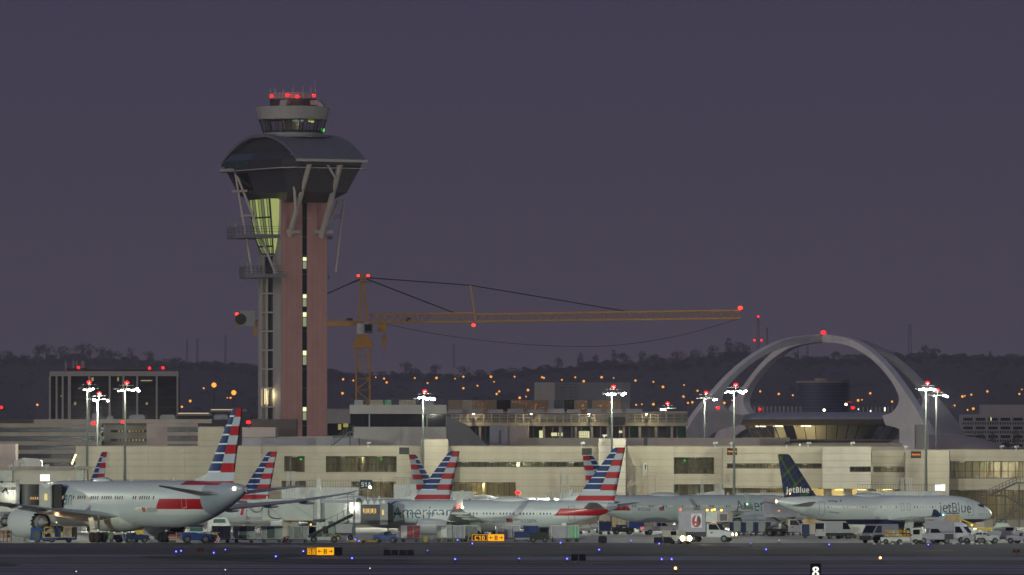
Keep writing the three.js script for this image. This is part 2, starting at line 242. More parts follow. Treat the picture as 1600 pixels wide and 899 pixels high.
// ---------- control tower ----------
{
  const D = 1600, s = F / D, th = .5, tw = thing('control_tower', 'tall pink-brown airport control tower with dark barrel-roofed head', 'control tower', V(X(457, D), 0, -D), th);
  tw.updateMatrixWorld(); const H = py => Y(py, D), tl = (px, py, dz) => tw.worldToLocal(at(px, py, D - dz));
  mb().b2(-4.78, 4.78, 0, H(312), -4.78, 4.78).build('core', M.towerRib, tw);
  const rows = []; for (let y = H(312); y > 2; y -= 3.63) rows.push(y);
  const gap = .05;
  // front panels either side of the window strip, and panels either side of the lift shaft
  for (const yt of rows) {
    const h = 3.63 - gap, yc = yt - 1.815;
    for (const [a, b] of [[-4.9, -.46], [.60, 4.9]]) { const m = mb().box(b - a - gap, h, .14, (a + b) / 2, yc, 4.9); for (let k = 1; k < 4; k++) m.box(.05, h, .05, a + (b - a) * k / 4, yc, 4.99); m.build('panel', M.tower, tw); }
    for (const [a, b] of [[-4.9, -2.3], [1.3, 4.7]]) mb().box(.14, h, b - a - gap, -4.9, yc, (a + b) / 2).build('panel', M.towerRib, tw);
    mb().box(.14, h, 9.7, 4.9, yc, 0).build('panel', M.tower, tw);
    mb().box(.9, h, .08, .07, yc, 4.84).build('window', M.glassDark, tw);
    mb().box(.08, h, 3.4, -4.82, yc, -.5).build('lift_glass', M.glassDark, tw);
    mb().box(.7, .28, 4.6, -5.2, yt, -.5).build('lift_crossbar', M.strut, tw);
  }
  for (const z of [-2.7, -.6]) mb().b2(-5.5, -5.1, 0, H(432), z - .2, z + .2).build('lift_rail', M.strut, tw);
  const lift = mb().b2(-5.05, -4.9, H(632), H(607), -1.9, -.9).build('lift_lamp', glow(1, .85, .45, 2.5), tw); lift.userData.label = 'lit lift cabin';
  { const l = new THREE.PointLight(new THREE.Color(1, .8, .4), 22, 0, 2); l.position.set(-5.6, H(618), .9); l.castShadow = true; tw.add(l); l.name = 'lift_light'; }
  for (const [a, b] of [[403, 421], [461, 480], [489, 511], [549, 571], [637, 657]]) {
    const ya = H(a), yb = H(b), ym = ya - (ya - yb) * .35; mb().b2(-.3, .45, ym + .08, ya, 4.86, 4.92).build('lit_window', glow(.95, 1, .55, 1.15), tw); mb().b2(-.3, .45, yb, ym - .08, 4.86, 4.92).build('lit_window', glow(.55, .68, .38, .42), tw);
  }
  // green glazed bay on the lift side
  { const bay = mb(), lv = [[H(312), 2.2, 4.3], [H(341), 1.8, 4.1], [H(372), 1.2, 3.6], [H(386), .8, 3.0], [H(398), .3, 2.2]];
    for (let i = 0; i < 4; i++) { const [y0, o0, w0] = lv[i], [y1, o1, w1] = lv[i + 1];
      const P = (k, y, o, w) => V(-4.9 - o, y, -.2 - w + 2 * w * k / 7);
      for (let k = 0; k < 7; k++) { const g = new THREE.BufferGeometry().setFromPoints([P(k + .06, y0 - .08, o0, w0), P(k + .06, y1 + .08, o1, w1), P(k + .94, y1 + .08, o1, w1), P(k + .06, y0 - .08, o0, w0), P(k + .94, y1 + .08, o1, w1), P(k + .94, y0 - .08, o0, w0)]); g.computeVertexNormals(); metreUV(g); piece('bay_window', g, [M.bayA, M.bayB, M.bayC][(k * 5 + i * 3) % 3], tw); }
      for (const k of [0, 7]) bay.beam(P(k, y0, o0, w0), P(k, y1, o1, w1), .25); for (let k = 1; k < 7; k++) bay.beam(P(k, y0, o0, w0), P(k, y1, o1, w1), .12);
      bay.beam(P(0, y1, o1, w1), P(7, y1, o1, w1), .3);
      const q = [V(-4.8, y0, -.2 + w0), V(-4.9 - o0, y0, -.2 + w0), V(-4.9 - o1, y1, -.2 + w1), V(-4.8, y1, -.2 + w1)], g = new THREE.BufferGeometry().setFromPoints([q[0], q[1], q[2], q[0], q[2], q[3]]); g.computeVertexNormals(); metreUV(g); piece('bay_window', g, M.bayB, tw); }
    bay.build('bay_frame', M.frame, tw); }
  // balconies with railings
  function balcony(x0, x1, z0, z1, y, rail, curve) {
    const m = mb(), o = curve || 0; m.prism([[x0, -z1], [x0 - o, -(z0 + z1) / 2], [x0, -z0], [x1, -z0], [x1, -z1]], -.35, .35); m.a[0].rotateX(-Math.PI / 2); m.a[0].translate(0, y - .6, 0);
    const b = m.build('balcony', M.roofMetal, tw), r = mb(); for (let k = 0; k <= 10; k++) { const z = z0 + (z1 - z0) * k / 10, x = x0 - o * (1 - Math.abs(k / 5 - 1)); r.box(.08, rail, .08, x, y + rail / 2 - .25, z); }
    for (const h of [.35, .7, 1]) for (const [p, q] of [[V(x0, 0, z0), V(x0 - o, 0, (z0 + z1) / 2)], [V(x0 - o, 0, (z0 + z1) / 2), V(x0, 0, z1)], [V(x0, 0, z1), V(x1, 0, z1)]]) r.beam(p.setY(y + rail * h - .25), q.setY(y + rail * h - .25), .07);
    r.build('railing', M.greyDark, b);
    const e = mb(); for (let k = 0; k < 3; k++) e.box(.5, rnd(.5, 1.2), .5, x0 + .6, y + rail + .3, z0 + .6 + k * .8); e.rod(V(x0 + .4, y, z0 + .4), V(x0 + .4, y + 3, z0 + .4), .05); e.build('equipment', M.grey, b);
  }
  balcony(-10.6, -4.9, -7, 4.5, H(366), 1.5, 1.2); balcony(-9.2, -4.9, -4.5, 6.5, H(428), 1.5, 1.6);
  balcony(4.9, 7.6, -8, 2, H(366), 1.5); balcony(4.9, 6.4, -6, 3, H(428), 1.5);
  // head: faceted pod
  function frust(y0, x0, z0, y1, x1, z1) {
    const g = new THREE.CylinderGeometry(1, 1, 1, 8, 1), p = g.attributes.position, plan = (i, x, z) => { const c = .8; return [[x, z * c], [x * c, z], [-x * c, z], [-x, z * c], [-x, -z * c], [-x * c, -z], [x * c, -z], [x, -z * c]][i]; };
    const pts = []; for (let i = 0; i < 8; i++) pts.push([plan(i, x0, z0), plan(i, x1, z1)]);
    const q = []; for (let i = 0; i < 8; i++) { const a = pts[i], b = pts[(i + 1) % 8], A = V(a[0][0], y0, a[0][1]), B = V(b[0][0], y0, b[0][1]), C = V(b[1][0], y1, b[1][1]), E = V(a[1][0], y1, a[1][1]); q.push(A, C, B, A, E, C); q.push(V(0, y0, 0), B, A, V(0, y1, 0), E, C); }
    const r = new THREE.BufferGeometry().setFromPoints(q); r.computeVertexNormals(); return metreUV(r);
  }
  piece('pod', mergeGeometries([frust(H(318), 4.4, 7.5, H(303), 6.4, 12.8), frust(H(303), 6.4, 12.8, H(266), 8.3, 15.0), frust(H(266), 8.3, 15.0, H(252), 8.9, 15.5), frust(H(252), 8.9, 15.5, H(238), 7.2, 13)]), M.cladDark, tw);
  piece('pod_ring', frust(H(267.2), 9.5, 15.9, H(266), 9.5, 15.9), M.strut, tw);
  { const R = 27.8, zc = 16.2, cy = H(257) + 5.2 - R, arc = k => [zc * k, cy + Math.sqrt(R * R - zc * zc * k * k)], top = [], n = 28;
    for (let i = 0; i <= n; i++) top.push(arc(-1 + 2 * i / n));
    const sheetPts = [...top.map(([a, b]) => [a, b + .55]), ...[...top].reverse()], g = mb().prism(sheetPts, -7.4, 7.4); g.a[0].rotateY(Math.PI / 2); g.build('barrel_roof', M.roofMetal, tw);
    const seams = mb(); for (let k = -5; k <= 5; k++) for (let i = 0; i < n; i++) seams.beam(V(k * 1.3, top[i][1] + .58, top[i][0]), V(k * 1.3, top[i + 1][1] + .58, top[i + 1][0]), .06, .05); seams.build('roof_seams', M.roofMetal, tw);
    const end = mb().prism([...top, [zc, H(262)], [-zc, H(262)]], -6.3, 6.3); end.a[0].rotateY(Math.PI / 2); end.build('gable', M.cladDark, tw);
    for (const z of [16.35, -16.35]) mb().box(15.2, .5, .4, 0, H(257) + .2, z).build('eave_beam', M.strut, tw); }
  // glazing of the pod on the arched side and the small lit panes under the roof
  for (let k = 0; k < 8; k++) { const z = -11.4 + k * 1.3; mb().box(.1, 1.25, 1.05, -8.78, H(257.5), z, 0, 0, .33).build('pod_window', M.podGlass, tw); mb().box(.1, 1.9, 1.05, -8.12, H(245.4), z + .6, 0, 0, -.785).build('pod_window', M.podGlass, tw); }
  mb().box(.12, 3.6, 6.4, -7.46, H(284), -6.5, 0, 0, .395).build('pod_window', M.glassDark, tw);
  mb().box(.1, 1.1, 1.0, -6.4, H(252), 13.4).build('lit_window', glow(.8, .7, .25, .5), tw); mb().box(1.0, .35, .1, -1.5, H(258) - .3, 16.0).build('lit_window', glow(.8, .7, .25, .5), tw);
  // struts
  const st = (l, r, m = M.strut) => { const o = mb(); for (const [p, q] of l) o.rod(p, q, r, 10); o.build('strut', m, tw); };
  st([[tl(456, 240, 15), tl(462, 330, 12)]], .3); st([[tl(483, 257, 16.6), tl(452, 368, 6.6)]], .5); st([[tl(531, 257, 13.2), tl(502, 370, 3.4)]], .58); st([[tl(511, 257, 14), tl(524, 278, 12.6)]], .25);
  for (const [px, dz, w] of [[458, 7.2, 20], [505, 4, 28]]) mb().rod(tl(px - w / 2, 362, dz), tl(px + w / 2, 362, dz - w * .05), .45, 12).build('strut_foot', M.strut, tw);
  st([[tl(366, 264, -4), tl(394, 428, 2)], [tl(366, 264, -4), tl(430, 428, 8)], [tl(377, 337, -2), tl(394, 337, 1)]], .24); mb().b2(-9.6, -8.8, H(266), H(262.5), -12, -7.6).build('strut_head', M.strut, tw); mb().b2(-8.4, -7.8, H(300), H(296.5), -9.5, -4).build('strut_head', M.strut, tw);
  st([[tl(537, 312, -2), tl(524, 426, -2)], [tl(528, 313, 3), tl(515, 350, 2)], [tl(519, 339, 2.4), tl(533, 339, -2)]], .26);
  mb().rod(tl(420, 432, 6), tl(411, 432, 5), .3).build('bracket', M.strut, tw);
  // upper cab
  const cab = (yb, rb, yt, rt, name, m, open) => mb().add(new THREE.CylinderGeometry(rt, rb, H(yt) - H(yb), 12, 1, open), new THREE.Matrix4().makeRotationY(.26).setPosition(0, (H(yt) + H(yb)) / 2, 0)).build(name, m, tw);
  cab(216, 7.9, 212.5, 7.9, 'cab_deck', M.roofMetal); cab(212.5, 5.75, 208, 5.75, 'cab_sill', M.wallGrey); cab(187, 6.75, 167.5, 7.35, 'cab_fascia', M.wallGrey); cab(167.5, 4.5, 154, 4.5, 'cab_penthouse', M.cladDark); cab(208, 1.5, 187, 1.5, 'cab_core', M.wallTan); cab(208.6, 5.6, 204, 5.5, 'cab_desk', M.greyDark); cab(187.4, 6.4, 187, 6.4, 'cab_ceiling', M.wallTan); cab(155, 4.7, 153.8, 4.7, 'antenna_deck', M.wallGrey);
  const fr = mb();
  for (let k = 0; k < 24; k++) {
    const seg = Math.floor(k / 2), half = k % 2, P = (i, y, r) => { const a0 = seg * Math.PI / 6 + .26, a1 = a0 + Math.PI / 6, t = (half + i) / 2; return V(r * (Math.sin(a0) * (1 - t) + Math.sin(a1) * t), H(y), r * (Math.cos(a0) * (1 - t) + Math.cos(a1) * t)); };
    const g = new THREE.BufferGeometry().setFromPoints([P(.04, 187.2, 6.62), P(.04, 208, 5.72), P(.96, 208, 5.72), P(.04, 187.2, 6.62), P(.96, 208, 5.72), P(.96, 187.2, 6.62)]); g.computeVertexNormals(); metreUV(g); piece('cab_window', g, M.glass, tw);
    fr.beam(P(0, 187, 6.66), P(0, 208.4, 5.76), half ? .1 : .2);
  }
  fr.build('cab_mullions', M.frame, tw);
  for (const [a, c] of [[.6, [.5, .5, .15]], [1.3, [.5, .5, .15]], [-.2, [.1, .2, .25]]]) mb().box(2.2, .2, .2, 3.9 * Math.sin(a), H(190), 3.9 * Math.cos(a), 0, a).build('cab_lamp', glow(...c, 1.2), tw);
  { const l = new THREE.PointLight(new THREE.Color(1, .9, .45), 9, 0, 2); l.position.set(2.6, H(191), 2.4); l.castShadow = true; l.name = 'cab_light'; tw.add(l); }
  mb().box(.5, .6, .4, 5.2, H(203), 2.6).build('cab_screen', glow(.1, 1, .15, .9), tw);
  for (const [a, l] of [[-.75, 1], [.55, 1]]) { const c = Math.cos(a), q = Math.sin(a); mb().beam(V(4.2 * q, H(161), 4.2 * c), V(6.1 * q, H(161.5), 6.1 * c), 1.5, .9).beam(V(6.1 * q, H(161.5), 6.1 * c), V(7.0 * q, H(170), 7.0 * c), 1.3, .8).build('roof_bracket', M.wallGrey, tw); }
  { const r = mb(); for (let k = 0; k < 24; k++) { const a = k * Math.PI / 12, b = (k + 1) * Math.PI / 12; for (const y of [146.5, 149.3, 152.2]) r.beam(V(4.6 * Math.sin(a), H(y), 4.6 * Math.cos(a)), V(4.6 * Math.sin(b), H(y), 4.6 * Math.cos(b)), .1); r.beam(V(4.6 * Math.sin(a), H(154), 4.6 * Math.cos(a)), V(4.6 * Math.sin(a), H(146.5), 4.6 * Math.cos(a)), .1); } r.build('deck_railing', M.strut, tw); }
  for (let k = 0; k < 14; k++) { const a = k * .449, h = k === 3 ? 2.6 : rnd(.7, 1.6); mb().rod(V(4.4 * Math.sin(a), H(154), 4.4 * Math.cos(a)), V(4.4 * Math.sin(a), H(146) + h, 4.4 * Math.cos(a)), .05, 5).build('antenna', M.strut, tw); }
  for (const [px, py] of [[424, 150], [449, 148.4], [464, 150.6], [490, 149.2]]) mb().ball(.26, ...tl(px, py, 5.0).toArray(), 1.4, 1, 1).build('warning_lamp', M.lampRed, tw);
  for (const [px, dz] of [[424, 2], [457, 4.5], [490, 2]]) { const l = new THREE.PointLight(0xff1010, 3, 0, 2); l.position.copy(tl(px, 147, dz)); l.castShadow = true; l.name = 'warning_light'; tw.add(l); }
}
// ---------- tower crane ----------
{
  const D = 1660, cr = thing('tower_crane', 'yellow construction tower crane with long lattice jib behind the control tower', 'crane', V(X(567, D), 0, -D)); const P = (px, py, z = 0) => V((px - 567) * D / F, Y(py, D), z);
  const w = 1.35; { const b = mb(), y1 = Y(540, D); for (const sx of [-1, 1]) for (const sz of [-1, 1]) b.box(.32, y1, .32, sx * w, y1 / 2, sz * w); for (let y = 0, k = 0; y < y1 - 2; y += 2.2, k++) for (const sz of [-1, 1]) { b.beam(V((k % 2 ? 1 : -1) * w, y, sz * w), V((k % 2 ? -1 : 1) * w, y + 2.2, sz * w), .16); b.box(2 * w, .14, .14, 0, y, sz * w); b.beam(V(sz * w, y, (k % 2 ? 1 : -1) * w), V(sz * w, y + 2.2, (k % 2 ? -1 : 1) * w), .16); } b.build('mast', M.crane, cr); }
  mb().box(3.7, 1.5, 3.7, 0, Y(538, D), 0).box(2.6, 1.6, 2.6, 0, Y(530, D), 0).build('slewing_ring', M.crane, cr); mb().box(2.4, .5, 2.4, 0, Y(535, D) + .3, 0).build('ring_gap', M.black, cr);
  mb().box(2.2, 2.1, 2, -.1, Y(514, D), .6).build('machine_box', M.white, cr); const c = mb().box(1.6, 1.9, 1.6, 1.1, Y(514, D), 2.1).build('cab', M.greyDark, cr); mb().box(1.3, 1.2, .06, 1.1, Y(513, D), 2.94).build('cab_glass', M.glassDark, c);
  { const b = mb(); for (const sz of [-1, 1]) { b.beam(P(561, 506, sz), P(564, 434, sz * .3), .35); b.beam(P(574, 506, sz), P(568, 434, sz * .3), .35); for (let k = 0; k < 8; k++) b.beam(P(561 + k * .4, 506 - k * 9, sz * (1 - k * .08)), P(573.5 - k * .7, 497 - k * 9, sz * (1 - k * .08)), .12); } b.box(1.2, .8, 1, P(566, 433).x, P(566, 433).y, 0); b.build('apex_frame', M.crane, cr); mb().box(2, .1, 1.4, P(572, 438).x, P(572, 441).y, 0).box(2, .05, .05, P(572, 438).x, P(572, 437).y, .7).build('apex_platform', M.wire, cr); }
  function jib(x0, yt0, yb0, x1, yt1, yb1, n, name) { const b = mb(), T_ = t => P(x0 + (x1 - x0) * t, yt0 + (yt1 - yt0) * t), B_ = (t, z) => P(x0 + (x1 - x0) * t, yb0 + (yb1 - yb0) * t, z);
    b.beam(T_(0), T_(1), .3); for (const z of [-.8, .8]) { b.beam(B_(0, z), B_(1, z), .32); for (let i = 0; i < n; i++) { b.beam(B_(i / n, z), T_((i + .5) / n), .15); b.beam(T_((i + .5) / n), B_((i + 1) / n, z), .15); } } b.build(name, M.crane, cr); }
  jib(577, 491.5, 504, 740, 489, 503, 13, 'jib'); jib(744, 491, 502.5, 1157, 485, 497.5, 32, 'jib');
  { const b = mb(); b.beam(P(369, 507), P(567, 506), .7, .9).beam(P(369, 495, 1), P(560, 495, 1), .05).beam(P(369, 501, 1), P(560, 501, 1), .04); for (let k = 0; k < 16; k++) b.beam(P(372 + k * 12, 495, 1), P(372 + k * 12, 506, 1), .05); b.build('counter_jib', M.crane, cr); mb().box(3, 3.2, 2.2, P(387, 498).x, P(387, 498).y, 0).build('counterweight', M.grey, cr); mb().cyl(1.1, 1.1, 1.6, P(376, 499).x, P(376, 499).y, .5, 'z').build('winch_drum', M.black, cr); mb().box(.6, 2.4, 1.2, P(399, 516).x, P(399, 516).y, 0).build('ballast_hook', M.crane, cr); mb().box(1.2, .5, .8, P(546, 499.5).x, P(546, 499.5).y, .4).build('control_cabinet', M.black, cr); }
  { const b = mb(); b.rod(P(572, 434), P(735, 446), .12, 5).rod(P(735, 446), P(980, 487), .12, 5).rod(P(572, 436), P(709, 489), .13, 5).rod(P(562, 436), P(470, 478), .12, 5).rod(P(562, 438), P(440, 486), .07, 5).rod(P(480, 473), P(390, 505), .12, 5).build('pendant_rope', M.wire, cr); mb().beam(P(735, 446), P(743, 502), .28).build('pendant_post', M.crane, cr); mb().tube([P(603, 507), P(680, 522), P(780, 535), P(870, 541), P(960, 540), P(1060, 525), P(1157, 498)], .055, 60, 5).build('slack_cable', M.wire, cr); }
  mb().box(1.6, 1.9, 1.4, P(597, 509).x, P(597, 511).y, 0).build('trolley', M.crane, cr); mb().rod(P(600, 505), P(600, 526), .05, 4).box(.8, 1.9, .5, P(600, 532).x, P(600, 532).y, 0).box(.4, 1, .3, P(600, 543).x, P(600, 543).y, 0).rod(P(600, 545), P(600, 560), .04, 4).build('hook_block', M.crane, cr); mb().cyl(.5, .5, 1, P(638, 500).x, P(638, 500).y, 0, 'z').build('hoist_drum', M.black, cr);
  for (const [px, py, r] of [[560, 431, .26], [575, 431, .26], [1157, 481.5, .38], [740, 508.5, .32], [370, 491, .3]]) mb().ball(r, ...P(px, py, .3).toArray(), 1.3, 1, 1).build('warning_lamp', glow(1, .03, .015, 4), cr);
}
// ---------- arched landmark ----------
{
  const D = 1857, th = Math.atan2(23.2, 33.1), tb = thing('arch_building', 'white parabolic twin-arch landmark building with saucer restaurant under its crown', 'building', V(X(1287, D), 0, -D)); const H = py => Y(py, D), k = 40.4 / 33;
  const half = [[0, 41.2], [8, 40.2], [14, 37.7], [20, 33.4], [26, 27.2], [30, 22.2], [33, 17.2], [38, 7], [41, 0]], inner = [[35, 0], [32.5, 8], [30, 13.6], [27, 17.6], [23.5, 19.8], [19.5, 20.7], [18.5, 22.9], [21.2, 23.5], [23.1, 25.2], [23.3, 27.2], [21, 30.6], [16, 34.9], [10, 37.9], [5, 39], [0, 39.3]];
  const spl = l => new THREE.SplineCurve(l.map(p => new THREE.Vector2(p[0] * k, p[1]))).getPoints(l.length * 5).map(p => [p.x, p.y]);
  const oc = spl(half), ic = [...spl(inner.slice(0, 6)), ...spl(inner.slice(6))], full = [...[...oc, ...ic], ...[...ic].reverse().slice(1).map(([a, b]) => [-a, b]), ...[...oc].reverse().slice(0, -1).map(([a, b]) => [-a, b])];
  const legs = [[oc, ic, 1], [oc, ic, -1]];
  for (const [turn, n] of [[th, 0], [th - Math.PI / 2, 1]]) {
    for (const sg of [1, -1]) { const pts = [...oc, ...ic].map(([a, b]) => [sg * a, b]); const m = mb().prism(pts, -1.05, 1.05, .2).build('arch', M.arch, tb); m.rotation.y = turn; if (n) m.position.y = -.06; }
  }
  const lathe = (pts, name, m, n = 96) => mb().add(new THREE.LatheGeometry(pts.map(p => new THREE.Vector2(...p)), n)).build(name, m, tb);
  lathe([[0, H(644)], [14, H(645)], [20, H(650)], [22.3, H(654)], [22.6, H(656)]], 'saucer_roof', M.roofPale);
  lathe([[22.6, H(656)], [22.2, H(658.5)], [19, H(663)], [17.6, H(665.5)], [0, H(665.6)]], 'saucer_underside', M.soffit);
  lathe([[0, H(687.5)], [22, H(687.5)], [22, H(691)], [19.5, H(691.2)], [19.5, 0]], 'lower_deck', M.wallTan); lathe([[11, H(687)], [11, H(665)]], 'core_wall', M.litRoom);
  const nP = 44;
  for (let i = 0; i < nP; i++) { const a0 = i / nP * 6.2832, a1 = (i + 1) / nP * 6.2832, P = (a, y, r) => V(r * Math.sin(a), H(y), r * Math.cos(a)), e = .004; const g = new THREE.BufferGeometry().setFromPoints([P(a0 + e, 666, 17.5), P(a0 + e, 687, 15.4), P(a1 - e, 687, 15.4), P(a0 + e, 666, 17.5), P(a1 - e, 687, 15.4), P(a1 - e, 666, 17.5)]); g.computeVertexNormals(); metreUV(g); if (Math.cos((a0 + a1) / 2) > -.35) piece('pane', g, i % 9 === 4 ? M.glassBlue : M.glass, tb); if (Math.cos(a0) > -.35) mb().beam(P(a0, 665.6, 17.55), P(a0, 687.4, 15.4), .14).build('mullion', M.frame, tb); }
  for (const [x, z] of [[-14.2, 5.5], [-10.4, 10.4], [-4.4, 13.4]]) { mb().box(2.2, .18, 1.0, x, H(667), z).build('ceiling_lamp', glow(1, .88, .55, 5), tb); const l = new THREE.PointLight(new THREE.Color(1, .88, .5), 20, 0, 2); l.position.set(x, H(668.5), z); l.castShadow = true; l.name = 'ceiling_light'; tb.add(l); }
  mb().ball(.38, 0, H(519.8), 0, 1.5, 1, 1).build('warning_lamp', M.lampRed, tb); { const l = new THREE.PointLight(0xff1010, 3, 0, 2); l.position.set(0, H(517), 1); l.castShadow = true; l.name = 'warning_light'; tb.add(l); }
  // lift block and low mound beside it
  const blk = thing('lift_block', 'square grey-white lift block in front of the saucer rim', 'building', V(X(1428, 1700), 0, -1700)); mb().b2(-3.0, 0, 0, Y(664, 1700), 0, 4).build('wall', M.arch, blk); mb().b2(.02, 2.9, 0, Y(664, 1700), -.6, 3.6).build('wall', M.wallGrey, blk);
  const dm = thing('low_dome', 'low pinkish dome roof at the foot of the arches', 'dome', V(X(1470, 1720), 0, -1720)); mb().add(new THREE.LatheGeometry([[0, Y(679, 1720)], [4, Y(680, 1720)], [8, Y(685, 1720)], [12, Y(694, 1720)], [15, Y(702, 1720)], [15.2, 0]].map(p => new THREE.Vector2(...p)), 60)).build('shell', M.wallPink, dm);
}
// ---------- floodlight masts ----------
function mast(px, head, D, label, cd, lampX, group = 'floodlight masts of the apron', xw, tint) {
  const x = xw ?? X(px, D), h = xw === undefined ? Y(head, D) : head, o = thing('floodlight_mast', label, 'light mast', V(x, 0, -D), 0, group);
  mb().cyl(.14, .3, h, 0, h / 2, 0, 'y', 12).build('pole', M.galv, o); mb().box(3.8, .1, .1, .2, h + .1, -.1).box(2.6, .05, .05, .2, h + .7, -.1).box(.08, 1.3, .08, .3, h + .6, -.1).build('crossarm', M.black, o);
  for (const [dx, on] of lampX) { const dy = [.1, -.12, .02, -.2][Math.abs(Math.round(dx * 10)) % 4];
    const f = mb().box(.56, .16, .4, dx, h + .08 + dy, .12, .5).build('floodlight', M.black, o);
    if (on) mb().ball(.25 * on, dx, h - .04 + dy, .28, 1.2, .75, .8, 12).build('lens', M.lampWhite, f);
  }
  mb().ball(.28, .3, h + 1.15, 0, 1.35, 1, 1).build('warning_lamp', M.lampRed, o);
  if (cd) { const l = new THREE.PointLight(new THREE.Color(...(tint || [.98, 1, .78])), cd, 0, 2); l.position.set(.2, h - .6, 1.7); l.castShadow = true; l.shadow.radius = 14; l.name = 'floodlight_light'; o.add(l); }
  if (cd && cd < 3000) { const l = new THREE.SpotLight(new THREE.Color(.95, 1, .8), cd * 15, 0, 1.0, 1, 2); l.position.set(.2, h - .5, .8); l.target.position.set(0, 0, 34); l.castShadow = true; l.shadow.radius = 14; l.name = 'floodlight_beam'; o.add(l, l.target); }
  return o;
}
const six = [[-1.3, 0], [-.65, .8], [0, 1], [.65, 1], [1.3, 1], [1.85, 1]];
mast(136, 608, 1440, 'slim light mast with one lamp head before the glass office block', 220, [[-.5, .6], [.5, 1], [1, .8]]);
mast(152, 625, 1500, 'shorter light mast between two taller ones by the glass office', 1500, [[-.6, 1], [-.1, 1], [1.9, .8]]);
mast(195, 609, 1390, 'light mast with the widest lamp bar, before the glass office block', 260, [[-1.6, 0], [-1.1, .5], [-.5, .8], [.6, .7], [1.3, .8], [2.0, 1], [2.3, .8]]);
mast(661, 622, 1438, 'light mast standing before the dark-banded concrete block', 480, six);
mast(956, 615, 1438, 'light mast with a bright lamp beside the silver clad box', 480, [[-1.3, 0], [-.7, .8], [-.1, 1], [.5, .8], [1.9, 1], [2.2, 1]]);
mast(1147, 612, 1432, 'light mast rising before the foot of the nearer arch', 480, [[-1.5, .4], [-1, .8], [-.5, .8], [1, 1], [1.5, 1], [2, .8]]);
mast(1447, 609, 1432, 'light mast in front of the right feet of the arches', 620, [[-1.6, 0], [-1, .8], [-.4, 1], [.2, 1], [.8, 1], [1.4, 1]]);
mast(1101, 623, 1610, 'farther light mast behind the roof, left of the arch foot', 480, [[-1.4, 0], [-.8, 0], [.1, .3], [1.9, 1], [2.3, .7]], 'far floodlight masts');
mast(1463, 619, 1610, 'farther light mast just behind the rightmost apron mast', 480, [[-.4, .3], [1.6, 1], [2.1, .8]], 'far floodlight masts');
mast(1041, 639, 1760, 'distant small light mast near the railing of the construction deck', 480, [[-.9, 1], [-.5, .7]], 'far floodlight masts');
// unseen masts added beyond the picture's edges, whose light falls on the aircraft and the front of the terminal
const eight = [[-1.4, 1], [-.7, 1], [0, 1], [.7, 1], [1.4, 1]];
function aimed(o, cd, x, D, angle) { const l = new THREE.SpotLight(new THREE.Color(.86, 1, .80), cd, 0, angle, .4, 2); l.position.set(.2, 44 - .5, .9); l.target.position.set(x - o.position.x, 2, -D - o.position.z); l.castShadow = true; l.shadow.radius = 14; l.name = 'floodlight_beam'; o.add(l, l.target); }
aimed(mast(0, 44, 640, 'tall added light mast out of sight, far left of the view', 0, eight, 'outer floodlight masts', -330), 420000, 40, 1300, .285);
aimed(mast(0, 44, 700, 'tall added light mast out of sight, far right of the view', 0, eight, 'outer floodlight masts', 340), 330000, -10, 1330, .30);
mast(0, 25, 1330, 'added apron light mast near the terminal left of the view', 300, eight, 'outer floodlight masts', -128, [1, .93, .72]);
mast(0, 25, 1135, 'added apron light mast beside the wide jet left of the view', 3200, eight, 'outer floodlight masts', -104, [.92, 1, .8]);
mast(0, 25, 1165, 'added apron light mast beside the service row right of the view', 900, eight, 'outer floodlight masts', 103, [1, .95, .76]);
mast(0, 25, 1330, 'added apron light mast near the terminal right of the view', 2600, eight, 'outer floodlight masts', 136, [1, .93, .72]);
// ---------- buildings ----------
function cut(r, holes) { let l = [r]; for (const [a, b, c, d] of holes) l = l.flatMap(([x0, x1, y0, y1]) => { if (b <= x0 || a >= x1 || d <= y0 || c >= y1) return [[x0, x1, y0, y1]]; const o = []; if (c > y0) o.push([x0, x1, y0, c]); if (d < y1) o.push([x0, x1, d, y1]); const u = Math.max(y0, c), v = Math.min(y1, d); if (a > x0) o.push([x0, a, u, v]); if (b < x1) o.push([b, x1, u, v]); return o; }).filter(([a, b, c, d]) => b - a > .02 && d - c > .02); return l; }
const paneCache = {}; const boxGeo = (w, h, d) => paneCache[[w.toFixed(2), h.toFixed(2), d]] ??= metreUV(new THREE.BoxGeometry(w, h, d));
function cutGeo(w, h) { return boxGeo(w, h, .12); }
